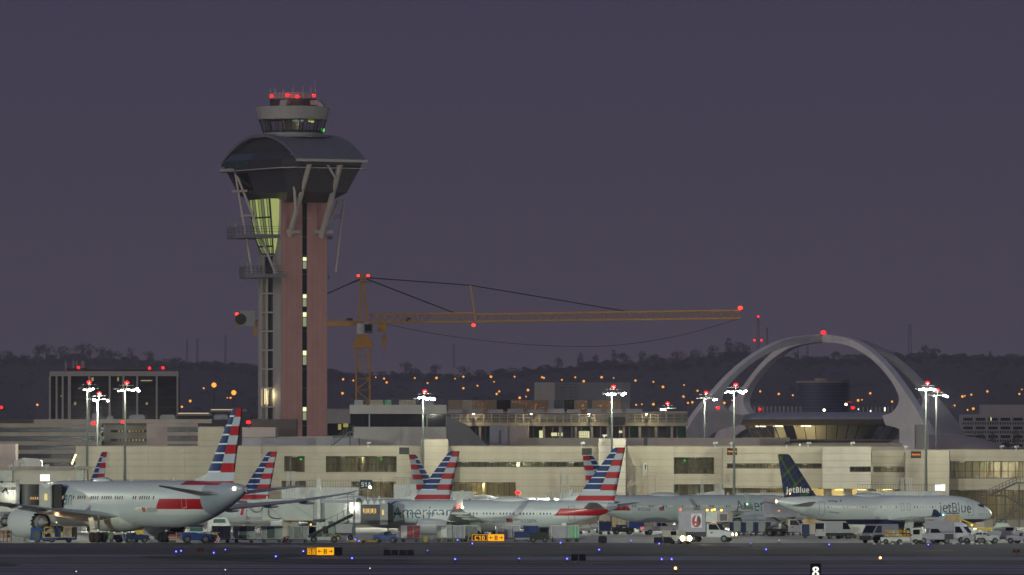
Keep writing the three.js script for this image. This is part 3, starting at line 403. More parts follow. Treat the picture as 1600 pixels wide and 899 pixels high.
// a facade of panels with real openings, rooms behind the glass
function block(name, label, D, x0, x1, top, { bottom = 0, holes = [], pw = 7, ph = 1.2, m = M.wall, depth = 25, group = 'terminal wings', low = 792, cat = 'building' } = {}) {
  const xc = (x0 + x1) / 2, o = thing(name, label, cat, V(X(xc, D), 0, -D), 0, group), lx = px => (px - xc) * D / F, H = py => Y(py, D);
  const W = [lx(x0), lx(x1), bottom ? H(bottom) : 0, H(top)], hs = holes.map(h => [lx(h.x0), lx(h.x1), H(h.y1), H(h.y0)]);
  const wall = mb(); for (const [a, b, c, d] of cut(W, hs)) wall.b2(a, b, c, d, -.55, -.05);
  wall.b2(W[0], W[1], W[3] - .6, W[3] - .3, -depth, -.56).b2(W[0], W[0] + .3, W[2], W[3] - .61, -depth, -.56).b2(W[1] - .3, W[1], W[2], W[3] - .61, -depth, -.56);
  if (bottom) wall.b2(W[0], W[1], W[2], W[2] + .3, -depth + .5, -.57);
  wall.build('wall', M.joint, o); mb().b2(W[0], W[1], W[3], W[3] + .12, -.6, .1).build('coping', M.wallTan, o);
  const tones = m.tones ??= [1, .985, 1.015, .97].map(k => { const t = m.clone(); t.color.multiplyScalar(k); return t; });
  const n = Math.max(1, Math.round((W[1] - W[0]) / pw)), w = (W[1] - W[0]) / n, y0 = Math.max(W[2], H(low)), r = Math.max(1, Math.round((W[3] - y0) / ph)), h = (W[3] - y0) / r;
  for (let i = 0; i < n; i++) for (let j = 0; j < r; j++) for (const [a, b, c, d] of cut([W[0] + i * w + .02, W[0] + (i + 1) * w - .02, y0 + j * h + .03, y0 + (j + 1) * h - .03], hs)) { const q = piece('panel', cutGeo(b - a, d - c), tones[(i * 5 + j * 7 + i * j) % 4], o); q.position.set((a + b) / 2, (c + d) / 2, .004 * ((i * 7 + j * 3) % 4)); }
  holes.forEach((hh, k) => win(o, hs[k], hh)); o.userData.fx = lx; return o;
}
function win(o, [a, b, c, d], { cols = 6, rows = 2, lit = [1, .85, .5, 5], split = [.45], room = true, glass = M.glass, green, deep = 5, bars, dim }) {
  const f = mb(), t = .12; f.b2(a, b, d - t, d, -.4, -.02).b2(a, b, c, c + t, -.4, -.02).b2(a, a + t, c + t, d - t, -.4, -.02).b2(b - t, b, c + t, d - t, -.4, -.02);
  const ys = [c + t, ...split.map(s => c + (d - c) * s), d - t], w = (b - a - 2 * t) / cols;
  for (let i = 1; i < cols; i++) f.b2(a + t + i * w - .05, a + t + i * w + .05, c + t, d - t, -.3, -.06); for (const y of ys.slice(1, -1)) f.b2(a + t, b - t, y - .04, y + .04, -.28, -.08);
  const wm = f.build('window', M.frame, o);
  for (let i = 0; i < cols; i++) for (let j = 0; j < ys.length - 1; j++) { const p = piece('pane', boxGeo(w - .1, ys[j + 1] - ys[j] - .08, .02), glass, wm); p.position.set(a + t + (i + .5) * w, (ys[j] + ys[j + 1]) / 2, -.18); }
  if (!room) return;
  const R = mb(), z0 = -deep - .6; R.b2(a, b, c, d, z0 - .2, z0).b2(a, b, c - .25, c - .01, z0, -.56).b2(a, b, d + .01, d + .25, z0, -.56).b2(a - .25, a - .01, c, d, z0, -.56).b2(b + .01, b + .25, c, d, z0, -.56);
  const nn = Math.max(1, Math.round((b - a) / 2.6)); for (let i = 0; i < nn; i++) { const x = a + (b - a) * (i + .3 + .4 * ((i * 37 % 11) / 11)) / nn; R.b2(x - .25, x + .25, c, d, -1.8 - (i % 3), -1.4 - (i % 3)); if (i % 2) R.b2(x + .5, x + 1.9, c, c + .9, z0 + 1, z0 + 1.6); }
  R.build('room', M.litRoom, o);
  if (lit) { const k = Math.max(1, Math.round((b - a) / 5)); for (let i = 0; i < k; i++) { const x = a + (b - a) * (i + .5) / k; mb().box(.9, .06, .5, x, d - .1, z0 * .55).build('ceiling_lamp', glow(lit[0], lit[1], lit[2], 2.5), o); } const l = new THREE.PointLight(new THREE.Color(lit[0], lit[1], lit[2]), lit[3] * (b - a) / 2, 0, 2); l.position.set((a + b) / 2, d - .35, z0 * .5); l.castShadow = true; l.shadow.radius = 10; l.name = 'ceiling_light'; o.add(l); }
  if (green !== undefined) mb().box(.35, .28, .06, a + (b - a) * green, d - .55, -.9).build('exit_lamp', glow(.03, 1, .12, 1.2), o);
}
const H_ = (x0, x1, y0, y1, e = {}) => ({ x0, x1, y0, y1, ...e });
block('terminal_wing', 'long windowless cream terminal wall behind the wide jet fuselage', 1450, 118, 345, 698, {});
block('terminal_wing', 'tall narrow cream stair block behind the wide jet fin', 1456, 309, 350, 668, { depth: 14, m: M.wall, low: 700 });
block('terminal_wing', 'cream terminal wall with two dark upper windows and a lower one', 1450, 345.4, 658, 697.5, { holes: [H_(444, 476, 713, 738, { cols: 2, green: .8, lit: [1, .9, .6, .12], split: [] }), H_(509, 620, 713, 738, { cols: 7, green: .78, split: [.5], lit: [1, .9, .55, .45] }), H_(549, 618, 753, 778, { cols: 9, split: [], lit: [1, .8, .4, 1.4] }), H_(440, 478, 752, 780, { cols: 5, split: [], lit: [1, .8, .5, 1] })] });
block('terminal_wing', 'short cream corner block standing above the roof by a light mast', 1446, 658.4, 700, 687.5, { depth: 12, pw: 4 });
block('terminal_wing', 'cream terminal wall with a long ribbon window behind the striped fins', 1451, 700.4, 934.6, 698, { holes: [H_(706, 914, 722, 730.4, { cols: 20, rows: 1, split: [], lit: [.8, .95, .7, .9], deep: 3 }), H_(700.8, 806, 754, 776, { cols: 12, split: [], lit: [1, .82, .4, 2.2] })] });
block('terminal_wing', 'pale square block beside the central red and blue fin', 1444, 935, 978, 686, { depth: 12, m: M.wallPale, pw: 5 });  // paler wall tone holds the brightness from the nearby light mast
block('terminal_wing', 'cream terminal wall with two square windows and an outside stair', 1450, 978.4, 1129.6, 698, { holes: [H_(1053, 1116, 715, 741, { cols: 6, green: .27, split: [.35, .7], lit: [1, .9, .55, .5] }), H_(1053, 1116, 757, 784, { cols: 6, split: [], lit: [1, .8, .4, .8] })] });
block('terminal_wing', 'overhanging cream wall with a ribbon window behind the plaid fin', 1446, 1130, 1284.6, 698, { bottom: 763, holes: [H_(1136, 1284, 724.5, 732.5, { cols: 14, split: [], lit: [1, .9, .6, .4], deep: 3 })] });
block('terminal_wing', 'bowed cream wall section with a short dark slot window', 1443, 1285, 1361.6, 698.5, { bottom: 764, m: M.wallPale, holes: [H_(1328, 1361, 729.5, 738, { cols: 3, split: [], lit: null, deep: 3 })] });
block('terminal_wing', 'cream wall section with a slot window above yellow-lit columns', 1448, 1362, 1414.6, 704, { bottom: 765, holes: [H_(1365, 1414, 729.5, 738, { cols: 5, split: [], lit: [1, .9, .6, .8], deep: 3 })] });
block('terminal_wing', 'solid cream pier carrying an amber display near the rightmost mast', 1444, 1415, 1483.6, 704, { depth: 14, pw: 4.6 });
block('terminal_wing', 'terminal wall with a wide lit hall window above the dark stairs', 1450, 1484, 1660, 703.5, { holes: [H_(1485, 1655, 721, 748, { cols: 15, split: [.42], lit: [1, .95, .75, 6], deep: 7, green: .3 }), H_(1485, 1655, 766, 812, { cols: 12, split: [.5], lit: [1, .8, .4, .9] })] });
{ // undercroft below the overhang
  const D = 1462, o = thing('undercroft_wall', 'yellow-lit recessed wall and columns under the overhanging terminal', 'wall', V(X(1272, D), 0, -D)); const lx = px => (px - 1272) * D / F;
  mb().b2(lx(1128), lx(1416), 0, Y(760, D), -.4, 0).build('wall', M.litRoom, o);
  for (const px of [1150, 1190, 1240, 1291, 1322, 1360, 1400]) mb().cyl(.75, .75, Y(764, D), lx(px), Y(764, D) / 2, 8, 'y', 16).build('column', M.wallPale, o);
  for (const px of [1262, 1310, 1345, 1385]) { mb().box(1.4, .1, .4, lx(px), Y(765.5, D), 4).build('soffit_lamp', glow(1, .8, .3, 4), o); const l = new THREE.PointLight(new THREE.Color(1, .78, .28), 26, 0, 2); l.position.set(lx(px), Y(767, D), 4); l.castShadow = true; l.name = 'soffit_light'; o.add(l); }
}
// plain buildings from boxes: list of [part, material, x0, x1, y0, y1, z0, z1] in rows and columns at depth D
function plain(name, label, D, xc, parts, cat = 'building', group) {
  const o = thing(name, label, cat, V(X(xc, D), 0, -D), 0, group), lx = px => (px - xc) * D / F;
  for (const [n, m, x0, x1, y0, y1, z0 = -12, z1 = 0] of parts) mb().b2(lx(x0), lx(x1), y1 === 0 ? 0 : Y(y1, D), Y(y0, D), z0, z1).build(n, m, o);
  o.userData.lx = lx; return o;
}
plain('roof_terrace', 'lavender parapet wall on the roof left of the tower foot', 1500, 460, [['wall', M.lavender, 378, 560, 684.5, 0], ['wall', M.wallPink, 378, 430, 668, 684, -14, -1]]);
plain('roof_box', 'dark brown boxed plant room before the tower foot', 1520, 427, [['wall', M.brown, 392, 462, 655.5, 682], ['plinth', M.wallPink, 380, 520, 682.3, 0, -14, -.3]], 'plant room');
{ const o = plain('banded_block', 'concrete block with one dark glass band below the crane mast', 1516, 622, [['wall', M.wallGrey, 546, 697, 633, 647], ['wall', M.wallGrey, 552, 697, 667.4, 0, -12, -.1], ['core', M.greyDark, 547, 696, 647, 667.4, -11, -.5]]); for (let i = 0; i < 8; i++) { const p = piece('pane', boxGeo(2.16, 2.3, .05), M.glassDark, o); p.position.set((547 + 18.7 * (i + .5) - 622) * 1516 / F, Y(657.2, 1516), -.25); }
  for (const px of [577, 667]) mb().box(.25, 2.35, .2, (px - 622) * 1516 / F, Y(657.2, 1516), -.15).build('mullion', M.grey, o);
  const r = mb(); for (let px = 548; px < 697; px += 6) r.box(.05, 1.1, .05, (px - 622) * 1516 / F, Y(633, 1516) + .55, -.3); for (const h of [.5, 1.05]) r.box(17.4, .05, .05, 0, Y(633, 1516) + h, -.3); r.build('railing', M.greyDark, o);
  for (const [px, w, m] of [[560, 1.6, M.lavender], [588, 2.4, M.wallTan], [606, 1.2, M.green2], [636, 3, M.wallTan], [668, 2, M.lavender]]) mb().box(w, .85, 1.5, (px - 622) * 1516 / F, Y(633, 1516) + .45, -2.2).build('roof_unit', m, o); }
plain('curved_annex', 'low annex with a lit window arc between tower and concrete block', 1640, 530, [['wall', M.wallGrey, 510, 552, 641, 662], ['window', M.glassDark, 512, 550, 662, 681, -10, -.4], ['wall', M.wallGrey, 510, 552, 681, 0], ['lit_window', glow(.6, .5, .15, .5), 528, 533, 663, 672, -.35, -.3], ['lit_window', glow(.6, .5, .15, .5), 536, 544, 661.5, 668, -.35, -.3], ['parapet', M.wallTan, 510, 552, 639, 641, -10, .1]]);
{ // raking fin wall
  const D = 1500, o = thing('raking_wall', 'dark lavender wall with a sloping top right of the concrete block', 'wall', V(X(697, D), 0, -D)), q = (px, py) => [(px - 697) * D / F, py ? Y(py, D) : 0]; mb().prism([q(697.5, 651), q(729, 664), q(762, 697), q(762, 0), q(697.5, 0)], -1.5, 0).build('wall', M.lavenderDark, o); }
plain('roof_box', 'pale boxed stair head on the roof beside the construction deck', 1560, 795, [['wall', M.lavender, 765, 793, 665, 0, -10, 0], ['wall', M.wallPink, 793.3, 823, 665.5, 0, -10, -.4], ['pipe', M.greyDark, 780, 781.4, 673, 694, .02, .2], ['pipe', M.greyDark, 781.5, 784, 673, 674.2, .02, .2]], 'stair head');
plain('roof_parapet', 'tan parapet wall on the roof behind the striped fins', 1530, 890, [['wall', M.wallTan, 808, 956, 684.5, 0]], 'wall');
plain('roof_parapet', 'darker tan roof wall running toward the arch foot', 1545, 1060, [['wall', M.wallPink, 978, 1188, 684.5, 0], ['ladder', M.greyDark, 1006, 1011.5, 685, 697, .03, .12]], 'wall');
plain('roof_parapet', 'pale tan roof wall under the glazed saucer rim', 1560, 1300, [['wall', M.wallTan, 1160, 1234, 684, 0, -8, 0], ['wall', M.wallTan, 1234, 1410, 692.5, 0, -8, -.4]], 'wall');
plain('roof_parapet', 'thin cream upstand above the slot windows', 1452, 1389, [['wall', M.wallTan, 1362, 1414, 698.5, 703.6, -6, -1]], 'wall');
// left: banded office, low block, tent
{ const D = 1560, rows = [[668, 676], [682, 690], [696, 703.5], [709.5, 717], [723, 729]];
  const o = plain('banded_office', 'long office with ribbon windows in rows above the far left fin', D, 70, [['core', M.greyDark, -30, 158, 663, 0, -16, -.45], ['parapet', M.wallTan, 52, 330, 655.5, 661.8, -9, -.6], ['roof', M.brown, -30, 56, 655.8, 662, -14, -1.2]]); const lx = o.userData.lx;
  let prev = 662; for (const [a, b] of [...rows, [742, 742]]) { for (let px = -30; px < 158; px += 32) { const e = Math.min(px + 31.6, 158), y0 = Y(prev, D), y1 = Y(a, D); const q = piece('spandrel', boxGeo((e - px) * D / F, y0 - y1, .3), M.wallTan, o); q.position.set(lx((px + e) / 2), (y0 + y1) / 2, 0); } prev = b; }
  for (const [a, b] of rows) for (let px = -30; px < 157; px += 16) { const q = piece('pane', boxGeo(15.4 * D / F, (b - a) * D / F, .06), M.glassBlue, o); q.position.set(lx(px + 8), Y((a + b) / 2, D), -.3); } }
{ const D = 1566, o = plain('recessed_office', 'recessed office bay with small yellow-lit windows in two rows', D, 210, [['wall', M.wallGrey, 158.5, 228, 662, 0, -14, -1.5]]); const lx = o.userData.lx;
  for (const y of [674, 688]) { mb().b2(lx(172), lx(228), Y(y + 2, D), Y(y - 2, D), -1.5, -1.35).build('window', M.glassDark, o); for (let k = 0; k < 8; k++) mb().b2(lx(184 + k * 5.4), lx(184 + k * 5.4 + rnd(1.2, 3)), Y(y + 1.6, D), Y(y - 1.6, D), -1.34, -1.3).build('lit_window', glow(.6, .42, .12, .55), o); } }
{ const D = 1560, o = plain('ribbon_office', 'pink office end with blue-grey ribbon windows beside the cream stair block', D, 270, [['wall', M.wallPink, 228.5, 309, 662, 0, -14, -.3]]); const lx = o.userData.lx; for (const [a, b] of [[667.5, 675.5], [681, 689.5], [694.5, 698]]) for (let k = 0; k < 3; k++) { const q = piece('pane', boxGeo(15.6 * D / F, (b - a) * D / F, .1), M.glassBlue, o); q.position.set(lx(261 + 16 * (k + .5)), Y((a + b) / 2, D), -.28); } }
plain('low_annex', 'plain low pale annex behind the jet nose on the far left', 1345, 60, [['wall', M.offWhite, -30, 19, 735.5, 0, -16, 0], ['wall', M.wallPale, 19.4, 127, 735, 0, -16, -.5], ['pier', M.offWhite, 119, 127.4, 737, 0, -4, .1], ['coping', M.wallTan, -30, 127, 733.6, 734.8, -16, .05], ['parapet', M.wallTan, -30, 140, 729, 733.4, -16, -8], ['window', M.glassDark, 0, 4.6, 752, 755, -.3, .04]]);
plain('pink_wall', 'pink corrugated wall at the left edge below the ribbon windows', 1500, -10, [['wall', M.wallPink, -40, 24, 694, 0, -8, 0]], 'wall');
{ const D = 1470, o = thing('roof_tent', 'white fabric shelter on the roof at the far left', 'tent', V(X(42, D), Y(731, D), -D)); mb().prism([[-2.6, 0], [-2.4, 1.1], [-.6, 1.75], [1.6, 1.6], [2.6, 1.2], [2.6, 0]], -3, 0, .1).build('fabric', M.white, o); mb().box(.08, 1.3, .08, -2.4, .6, .12).box(.08, 1.2, .08, 2.5, .6, .12).build('frame', M.greyDark, o);
  for (let k = 0; k < 3; k++) { const r = thing('roof_guard', ['brown arched guard rail at the left edge of the roof', 'brown arched guard rail left of the white shelter', 'brown arched guard rail in front of the white shelter'][k], 'guard rail', V(X(5 + k * 13.5, 1440), Y(730, 1440), -1440), 0, 'roof guard rails'); const t = mb().tube([V(-.55, 0, 0), V(-.5, 1, 0), V(-.2, 1.3, 0), V(.3, 1.3, 0), V(.55, 1, 0), V(.6, 0, 0)], .05, 20, 5); t.box(1.1, .06, .06, 0, .6, 0).rod(V(0, 0, 0), V(0, 1.3, 0), .04); t.build('hoop', M.wallPink, r); } }
// glass office block
{ const D = 2100, s = F / D, o = thing('glass_office', 'dark glass office block framed by pale concrete fins', 'building', V(X(178, D), 0, -D)), lx = px => (px - 178) / s, H = py => Y(py, D);
  mb().b2(lx(79), lx(276), 0, H(587), -18, -.7).build('core', M.black, o); mb().b2(lx(77), lx(278.5), H(588), H(580.5), -18.5, .2).build('cornice', M.wallPale, o);
  const fins = [77.5, 88, 97.5, 108, 139, 171, 192.5, 214, 244.5, 277];
  fins.forEach((px, i) => mb().box(i === 3 ? .75 : .45, H(588), .8, lx(px), H(588) / 2, 0).build('fin', M.wallPale, o));
  for (let i = 0; i < fins.length - 1; i++) for (let r = 0; r < 7; r++) { const w = (fins[i + 1] - fins[i]) / s - .5, q = piece('pane', boxGeo(w, 2.4, .06), M.glassDark, o); q.position.set(lx((fins[i] + fins[i + 1]) / 2), H(588) - 1.4 - r * 2.6, -.55); }
  for (const [px, py, w, h] of [[144, 593, .6, .9], [184, 593, .4, .9], [227, 595, 2.3, .3], [234, 595, 1, .25], [117, 631, .5, .8], [229, 631, .5, .6], [95, 619, .3, .4]]) mb().box(w, h, .05, lx(px), H(py), -.49).build('lit_window', glow(.55, .5, .22, .5), o);
  mb().b2(lx(103), lx(132), H(580), H(575), -9, -3).build('roof_house', M.brown, o); mb().b2(lx(130), lx(235), H(580), H(577), -12, -5).build('roof_house', M.brown, o); const an = mb(); for (const px of [101, 113, 118, 126, 129]) an.box(.35, 2.3, .35, lx(px), H(571), -4); stuff(an.build('antennas', M.wallPink, o));
  for (const [px, py] of [[122, 574.5], [233, 575.5], [254, 575]]) { mb().rod(V(lx(px), H(581), -1), V(lx(px), H(py), -1), .06).build('lamp_stem', M.greyDark, o); mb().ball(.34, lx(px), H(py), -1).build('warning_lamp', M.lampRed, o); } }
// roofs behind the left wing
plain('parking_roof', 'low parking deck with a lit edge right of the glass office', 1900, 320, [['slab', M.wallTan, 276, 330, 645, 650, -14, 0], ['wall', M.greyDark, 276, 392, 650.2, 0, -14, -1], ['slab', M.wallTan, 326, 384, 639, 643, -22, -8], ['glow_rail', glow(1, .88, .6, .9), 278, 326, 645.8, 646.6, .02, .1], ['glow_rail', glow(1, .88, .6, .9), 328, 364, 639.6, 640.3, -7.9, -7.8]]);  // edge rails glow by emission, standing for light on the deck edges
for (const [px, w, h, l] of [[148, 9, 8, 'pale dish-like roof unit below the shorter light mast'], [172, 10, 4, 'low pale roof unit beside the dish unit'], [214, 24, 6, 'long grey roof unit in front of the glass office'], [262, 24, 6, 'long grey roof unit right of another like it'], [345, 22, 6, 'grey roof unit behind the wide jet fin']]) { const D = 1580, o = thing('roof_unit', l, 'roof unit', V(X(px, D), Y(656, D), -D)); mb().box(w * D / F, h * D / F, 2, 0, h * D / F / 2, 0).build('casing', M.lavender, o); mb().box(w * D / F * .8, .2, 1.6, 0, h * D / F + .1, 0).build('lid', M.grey, o); }
// construction deck
{ const D = 1740, s = F / D, o = thing('construction_deck', 'concrete frame of a building under construction with railings and netting', 'building', V(X(880, D), 0, -D)), lx = px => (px - 880) / s, H = py => Y(py, D);
  mb().b2(lx(690), lx(1075), H(666), H(660.5), -20, 0).build('slab', M.wallTan, o); mb().b2(lx(690), lx(1075), H(646), H(643), -20, -6).build('slab', M.wallTan, o); mb().b2(lx(690), lx(1075), 0, H(700), -20, -2).build('wall', M.greyDark, o);
  for (let px = 700, k = 0; px < 1075; px += 25, k++) { mb().box(.5, H(666) - 0, .5, lx(px), H(666) / 2, -.6).build('column', M.wallTan, o); }
  for (let px = 694, k = 0; px < 1075; px += 12.4, k++) { mb().box(.22, H(647) - H(661), .22, lx(px), (H(647) + H(661)) / 2, .1).build('post', M.wallTan, o); }
  const r = mb(); for (let px = 692; px < 1075; px += 2.6) r.box(.07, H(649) - H(661), .05, lx(px), (H(649) + H(661)) / 2, -.05); for (const y of [648, 653, 658]) r.box(lx(1075) - lx(690), .1, .06, lx(882), H(y), 0); stuff(r.build('railing', M.wallTan, o));
  mb().b2(lx(690), lx(1075), H(660), H(655.6), -1.0, -.8).build('debris_net', mat(.05, .20, .03, .8, { map: T.fine }), o);
  const back = [[700, 722, M.plywood], [722, 738, M.wallTan], [738, 776, M.plywood], [776, 798, M.glassDark], [798, 812, M.plywood], [812, 832, M.plywood], [832, 858, M.plywood], [858, 866, M.lavender], [866, 882, M.greyDark], [882, 898, M.glassDark], [898, 918, M.plywood], [918, 926, M.greyDark], [926, 952, M.plywood], [952, 972, M.plywood]];
  for (const [a, b, m] of back) mb().b2(lx(a), lx(b) - .05, H(643), H(625), -7.5, -7).build('cladding_panel', m, o);
  for (let px = 700, k = 0; px < 1010; px += 31, k++) mb().b2(lx(px), lx(px + 22 + (k * 7 % 6)), H(646), H(640 - (k % 2)), -3, -2.4).build('barrier', M.lavender, o);
  for (let px = 700, k = 0; px < 1070; px += 15, k++) mb().b2(lx(px), lx(px + 12.5), H(689), H(667), -3.2, -3).build('netting', [M.netBrown, M.netBrown, M.netDark, M.netBrown, M.netGreen][k % 5], o);
  const dots = mb(); for (let k = 0; k < 70; k++) { const g = [[800, 832], [832, 862], [902, 918], [928, 952], [952, 968], [740, 760]][k % 6]; dots.ball(rnd(.07, .13), lx(rnd(...g)), H(rnd(627, 641)), -6.7, 1, 1, 1, 6); } stuff(dots.build('string_lights', glow(1, .34, .08, .42), o));
  for (const [px, py, w, h] of [[846, 679, .9, 1.6], [866, 679, 1.2, .7], [876, 679, 1, .7], [913, 680, 2.2, 1.6], [970, 675, .7, .5]]) mb().box(w, h, .1, lx(px), H(py), -2.9).build('lit_window', glow(.95, .9, .5, .8), o);
  for (const px of [740, 830, 920, 1010]) { mb().box(.5, .2, .2, lx(px), H(647.5), 2.2).build('site_lamp', glow(1, .92, .6, 3), o); mb().rod(V(lx(px), H(661), 2.1), V(lx(px), H(647), 2.1), .05).build('lamp_stem', M.greyDark, o); const l = new THREE.PointLight(new THREE.Color(1, .86, .5), 30, 0, 2); l.position.set(lx(px), H(648.5), 2.5); l.castShadow = true; l.name = 'site_light'; o.add(l); }
  mb().b2(lx(951), lx(976), H(665), H(652), .3, .5).build('dark_banner', M.black, o); for (const [a, b] of [[879, 918], [1003, 1041]]) { const g = mb(); for (let px = a; px <= b; px += 3) g.box(.05, 1.5, .05, lx(px), H(679), .5); for (const y of [673.5, 677, 681, 684]) g.box(lx(b) - lx(a), .05, .05, (lx(a) + lx(b)) / 2, H(y), .5); g.build('guard_screen', M.galv, o); } }
// silver clad box
{ const D = 1950, s = F / D, o = thing('clad_box', 'big silver ribbed box building rising behind the construction deck', 'building', V(X(867, D), 0, -D)), lx = px => (px - 867) / s, H = py => Y(py, D); mb().b2(lx(836), lx(984), 0, H(599), -12, -.2).build('core', M.grey, o);
  for (let k = 0; k < 9; k++) { const y1 = H(598 + k * 3.4), y0 = H(601 + k * 3.4); mb().b2(lx(835), lx(867), y0, y1, 0, .25).build('siding', M.wallPale, o); mb().b2(lx(867.4), lx(985), y0, y1, -.1, .15).build('siding', M.siding, o); }  // left face painted paler as the lit side, right darker; both lie flat
  const r = mb(); for (let px = 836; px < 985; px += 5) r.box(.06, 1, .06, lx(px), H(598) + .5, -.4); r.box(lx(985) - lx(836), .06, .06, lx(910), H(598) + 1, -.4); r.build('roof_rail', M.greyDark, o);
  const sc = mb(); for (const px of [869, 880, 892, 900]) sc.box(.07, 5, .07, lx(px), H(613), .6); for (let k = 0; k < 6; k++) sc.box(4.6, .06, .06, lx(885), H(601 + k * 5), .6); sc.beam(V(lx(876), H(610), .6), V(lx(893), H(590), .6), .07); sc.build('scaffold', M.greyDark, o); }
// round bluish tower and low block on the right
{ const D = 2600, s = F / D, o = thing('round_building', 'round blue-grey louvred building seen below the arches', 'building', V(X(1286.5, D), 0, -D)), H = py => Y(py, D), R = 41 / s; mb().cyl(R - .6, R - .6, H(599), 0, H(599) / 2, 0, 'y', 40).build('core', M.greyDark, o); for (let y = 600; y < 645; y += 5) mb().add(new THREE.CylinderGeometry(R, R, 3.4 / s, 48, 1, true), new THREE.Matrix4().setPosition(0, H(y + 2), 0)).build('louvre', M.louvre, o); mb().cyl(R + .2, R + .2, .7, 0, H(597.5), 0, 'y', 40).build('rim', M.wallTan, o); mb().cyl(2.6, 2.6, 1, 0, H(594), 0).build('cap', M.wallTan, o); mb().box(1.6, .35, .3, 8, H(629), R - 1).build('sign_lamp', glow(.4, .03, .03, .8), o); }
{ const D = 1905, o = thing('roof_screen', 'row of pale screen slats with a red lamp behind the saucer roof', 'screen', V(X(1215, D), Y(646, D), -D)); for (let k = 0; k < 12; k++) mb().box(.45, 1.6, .1, -5.2 + k * .95, .8, 0).build('slat', M.wallGrey, o); mb().ball(.22, -4, .9, .3).build('lamp', M.lampRed, o);
  const o2 = thing('roof_screen', 'row of dark roof posts with small white lamps right of the round building', 'screen', V(X(1370, D), Y(646, D), -D)); for (let k = 0; k < 10; k++) mb().box(.2, 1.5, .1, -4 + k * .95, .75, 0).build('slat', M.wallGrey, o2); for (const [x, y, h] of [[1.9, .9, .9], [-1.4, .5, .4], [-4.2, .9, .3]]) mb().box(.28, h, .1, x, y, .2).build('lamp', glow(1, 1, .8, 1.6), o2); for (const [x, y] of [[-7, 2], [-12, .7]]) mb().ball(.28, x, y, 0).build('lamp', M.lampWarm, o2); }
{ const D = 2300, s = F / D, o = thing('grid_office', 'low concrete office with a grid of windows at the right edge', 'building', V(X(1570, D), 0, -D)), lx = px => (px - 1570) / s, H = py => Y(py, D); mb().b2(lx(1503), lx(1680), 0, H(648), -14, -.5).build('wall', M.wallGrey, o); mb().b2(lx(1535), lx(1680), H(648), H(632.5), -14, -4).build('penthouse', M.wallGrey, o);
  for (let r = 0; r < 4; r++) for (let k = 0; k < 9; k++) { const q = piece('window', boxGeo(15 / s, 4.6 / s, .1), M.glassDark, o); q.position.set(lx(1513 + k * 19.5), H(655.5 + r * 13.6), -.45); const g = mb(); for (let i = 0; i < 5; i++) g.box(2.2 / s, 4 / s, .08, lx(1505.5 + k * 19.5 + i * 3.8), H(662 + r * 13.6), -.46); stuff(g.build('small_windows', M.glassDark, o)); } mb().box(.3, .9, .06, lx(1549), H(655), -.38).build('lit_window', glow(.9, .8, .4, .9), o); }
for (const [px, h, k, l] of [[1530, 30, 0, 'bushy dark tree left of another before the grid office'], [1549, 30, 2, 'tall dark tree in the middle before the grid office'], [1574, 18, 4, 'small dark tree near the right edge before the grid office'], [1586, 34, 2, 'thin dark palm-like tree nearest the right edge']]) { const D = 2200, t = tree(k, V(X(px, D), Y(698, D) - 1, -D), h * D / F / [13, 11, 16, 14, 9][k], l, 'trees by the grid office'); }
// red obstruction lamps on the roofs
for (const [px, py, D, l] of [[146, 661.5, 1450, 'red lamp on the roof edge below the slim light mast'], [192.5, 660, 1450, 'red lamp beside the pole of the widest mast'], [388, 660, 1480, 'red lamp on the plant room left of the tower'], [1122, 637.5, 1750, 'red lamp left of the arch inside the leg curve'], [1333, 637.5, 1800, 'red lamp right of the round building'], [1, 637, 1700, 'red lamp at the left edge above the roof'], [809, 770.5, 1330, 'red beacon behind the middle jet tail']]) {
  const o = thing('obstruction_lamp', l, 'warning lamp', V(X(px, D), Y(py, D), -D), 0, 'red roof lamps'); mb().ball(.27, 0, 0, 0, 1.5, 1, 1).build('bulb', M.lampRed, o); mb().rod(V(0, -.2, 0), V(0, -1.2, -.1), .06).build('stem', M.greyDark, o); }
// ---------- aircraft ----------
// frame of an aircraft: nose at x = 0, x runs aft, port side is +z, wheels on y = 0
const TAIL = [[0, 1, 0], [.2, .965, .03], [.4, .86, .13], [.6, .69, .28], [.8, .46, .45], [.93, .27, .565], [1, .13, .62]], NOSE = [[0, .03, -.3], [.12, .24, -.295], [.35, .4, -.28], [.8, .595, -.23], [1.4, .765, -.15], [2.1, .895, -.07], [2.9, .97, -.02], [3.7, 1, 0]];
const mono = (l, k, x) => { let i = 0; while (i < l.length - 2 && x > l[i + 1][0]) i++; const a = l[Math.max(0, i - 1)], b = l[i], c = l[i + 1], d = l[Math.min(l.length - 1, i + 2)], t = Math.min(1, Math.max(0, (x - b[0]) / (c[0] - b[0]))), h = c[0] - b[0], m0 = (c[k] - a[k]) / (c[0] - a[0]) * h, m1 = (d[k] - b[k]) / (d[0] - b[0]) * h, t2 = t * t, t3 = t2 * t; return (2 * t3 - 3 * t2 + 1) * b[k] + (t3 - 2 * t2 + t) * m0 + (-2 * t3 + 3 * t2) * c[k] + (t3 - t2) * m1; };
function prof(S, x) {                                   // half-height scale and centre height of the fuselage at x
  const r = S.ry; if (x < 3.7 * r) return [mono(NOSE, 1, x / r), S.yc + mono(NOSE, 2, x / r) * r];
  const xt = S.L - S.tail; if (x > xt) { const t = (x - xt) / S.tail; return [mono(TAIL, 1, t), S.yc + mono(TAIL, 2, t) * r]; } return [1, S.yc];
}
const surf = (S, x, a, off = 0) => { const [k, yc] = prof(S, x); return V(x, yc + (S.ry * k + off) * Math.cos(a), (S.rz * k + off) * Math.sin(a)); };
const angAt = (S, x, y) => { const [k, yc] = prof(S, x); return Math.acos(Math.min(1, Math.max(-1, (y - yc) / (S.ry * k)))); };
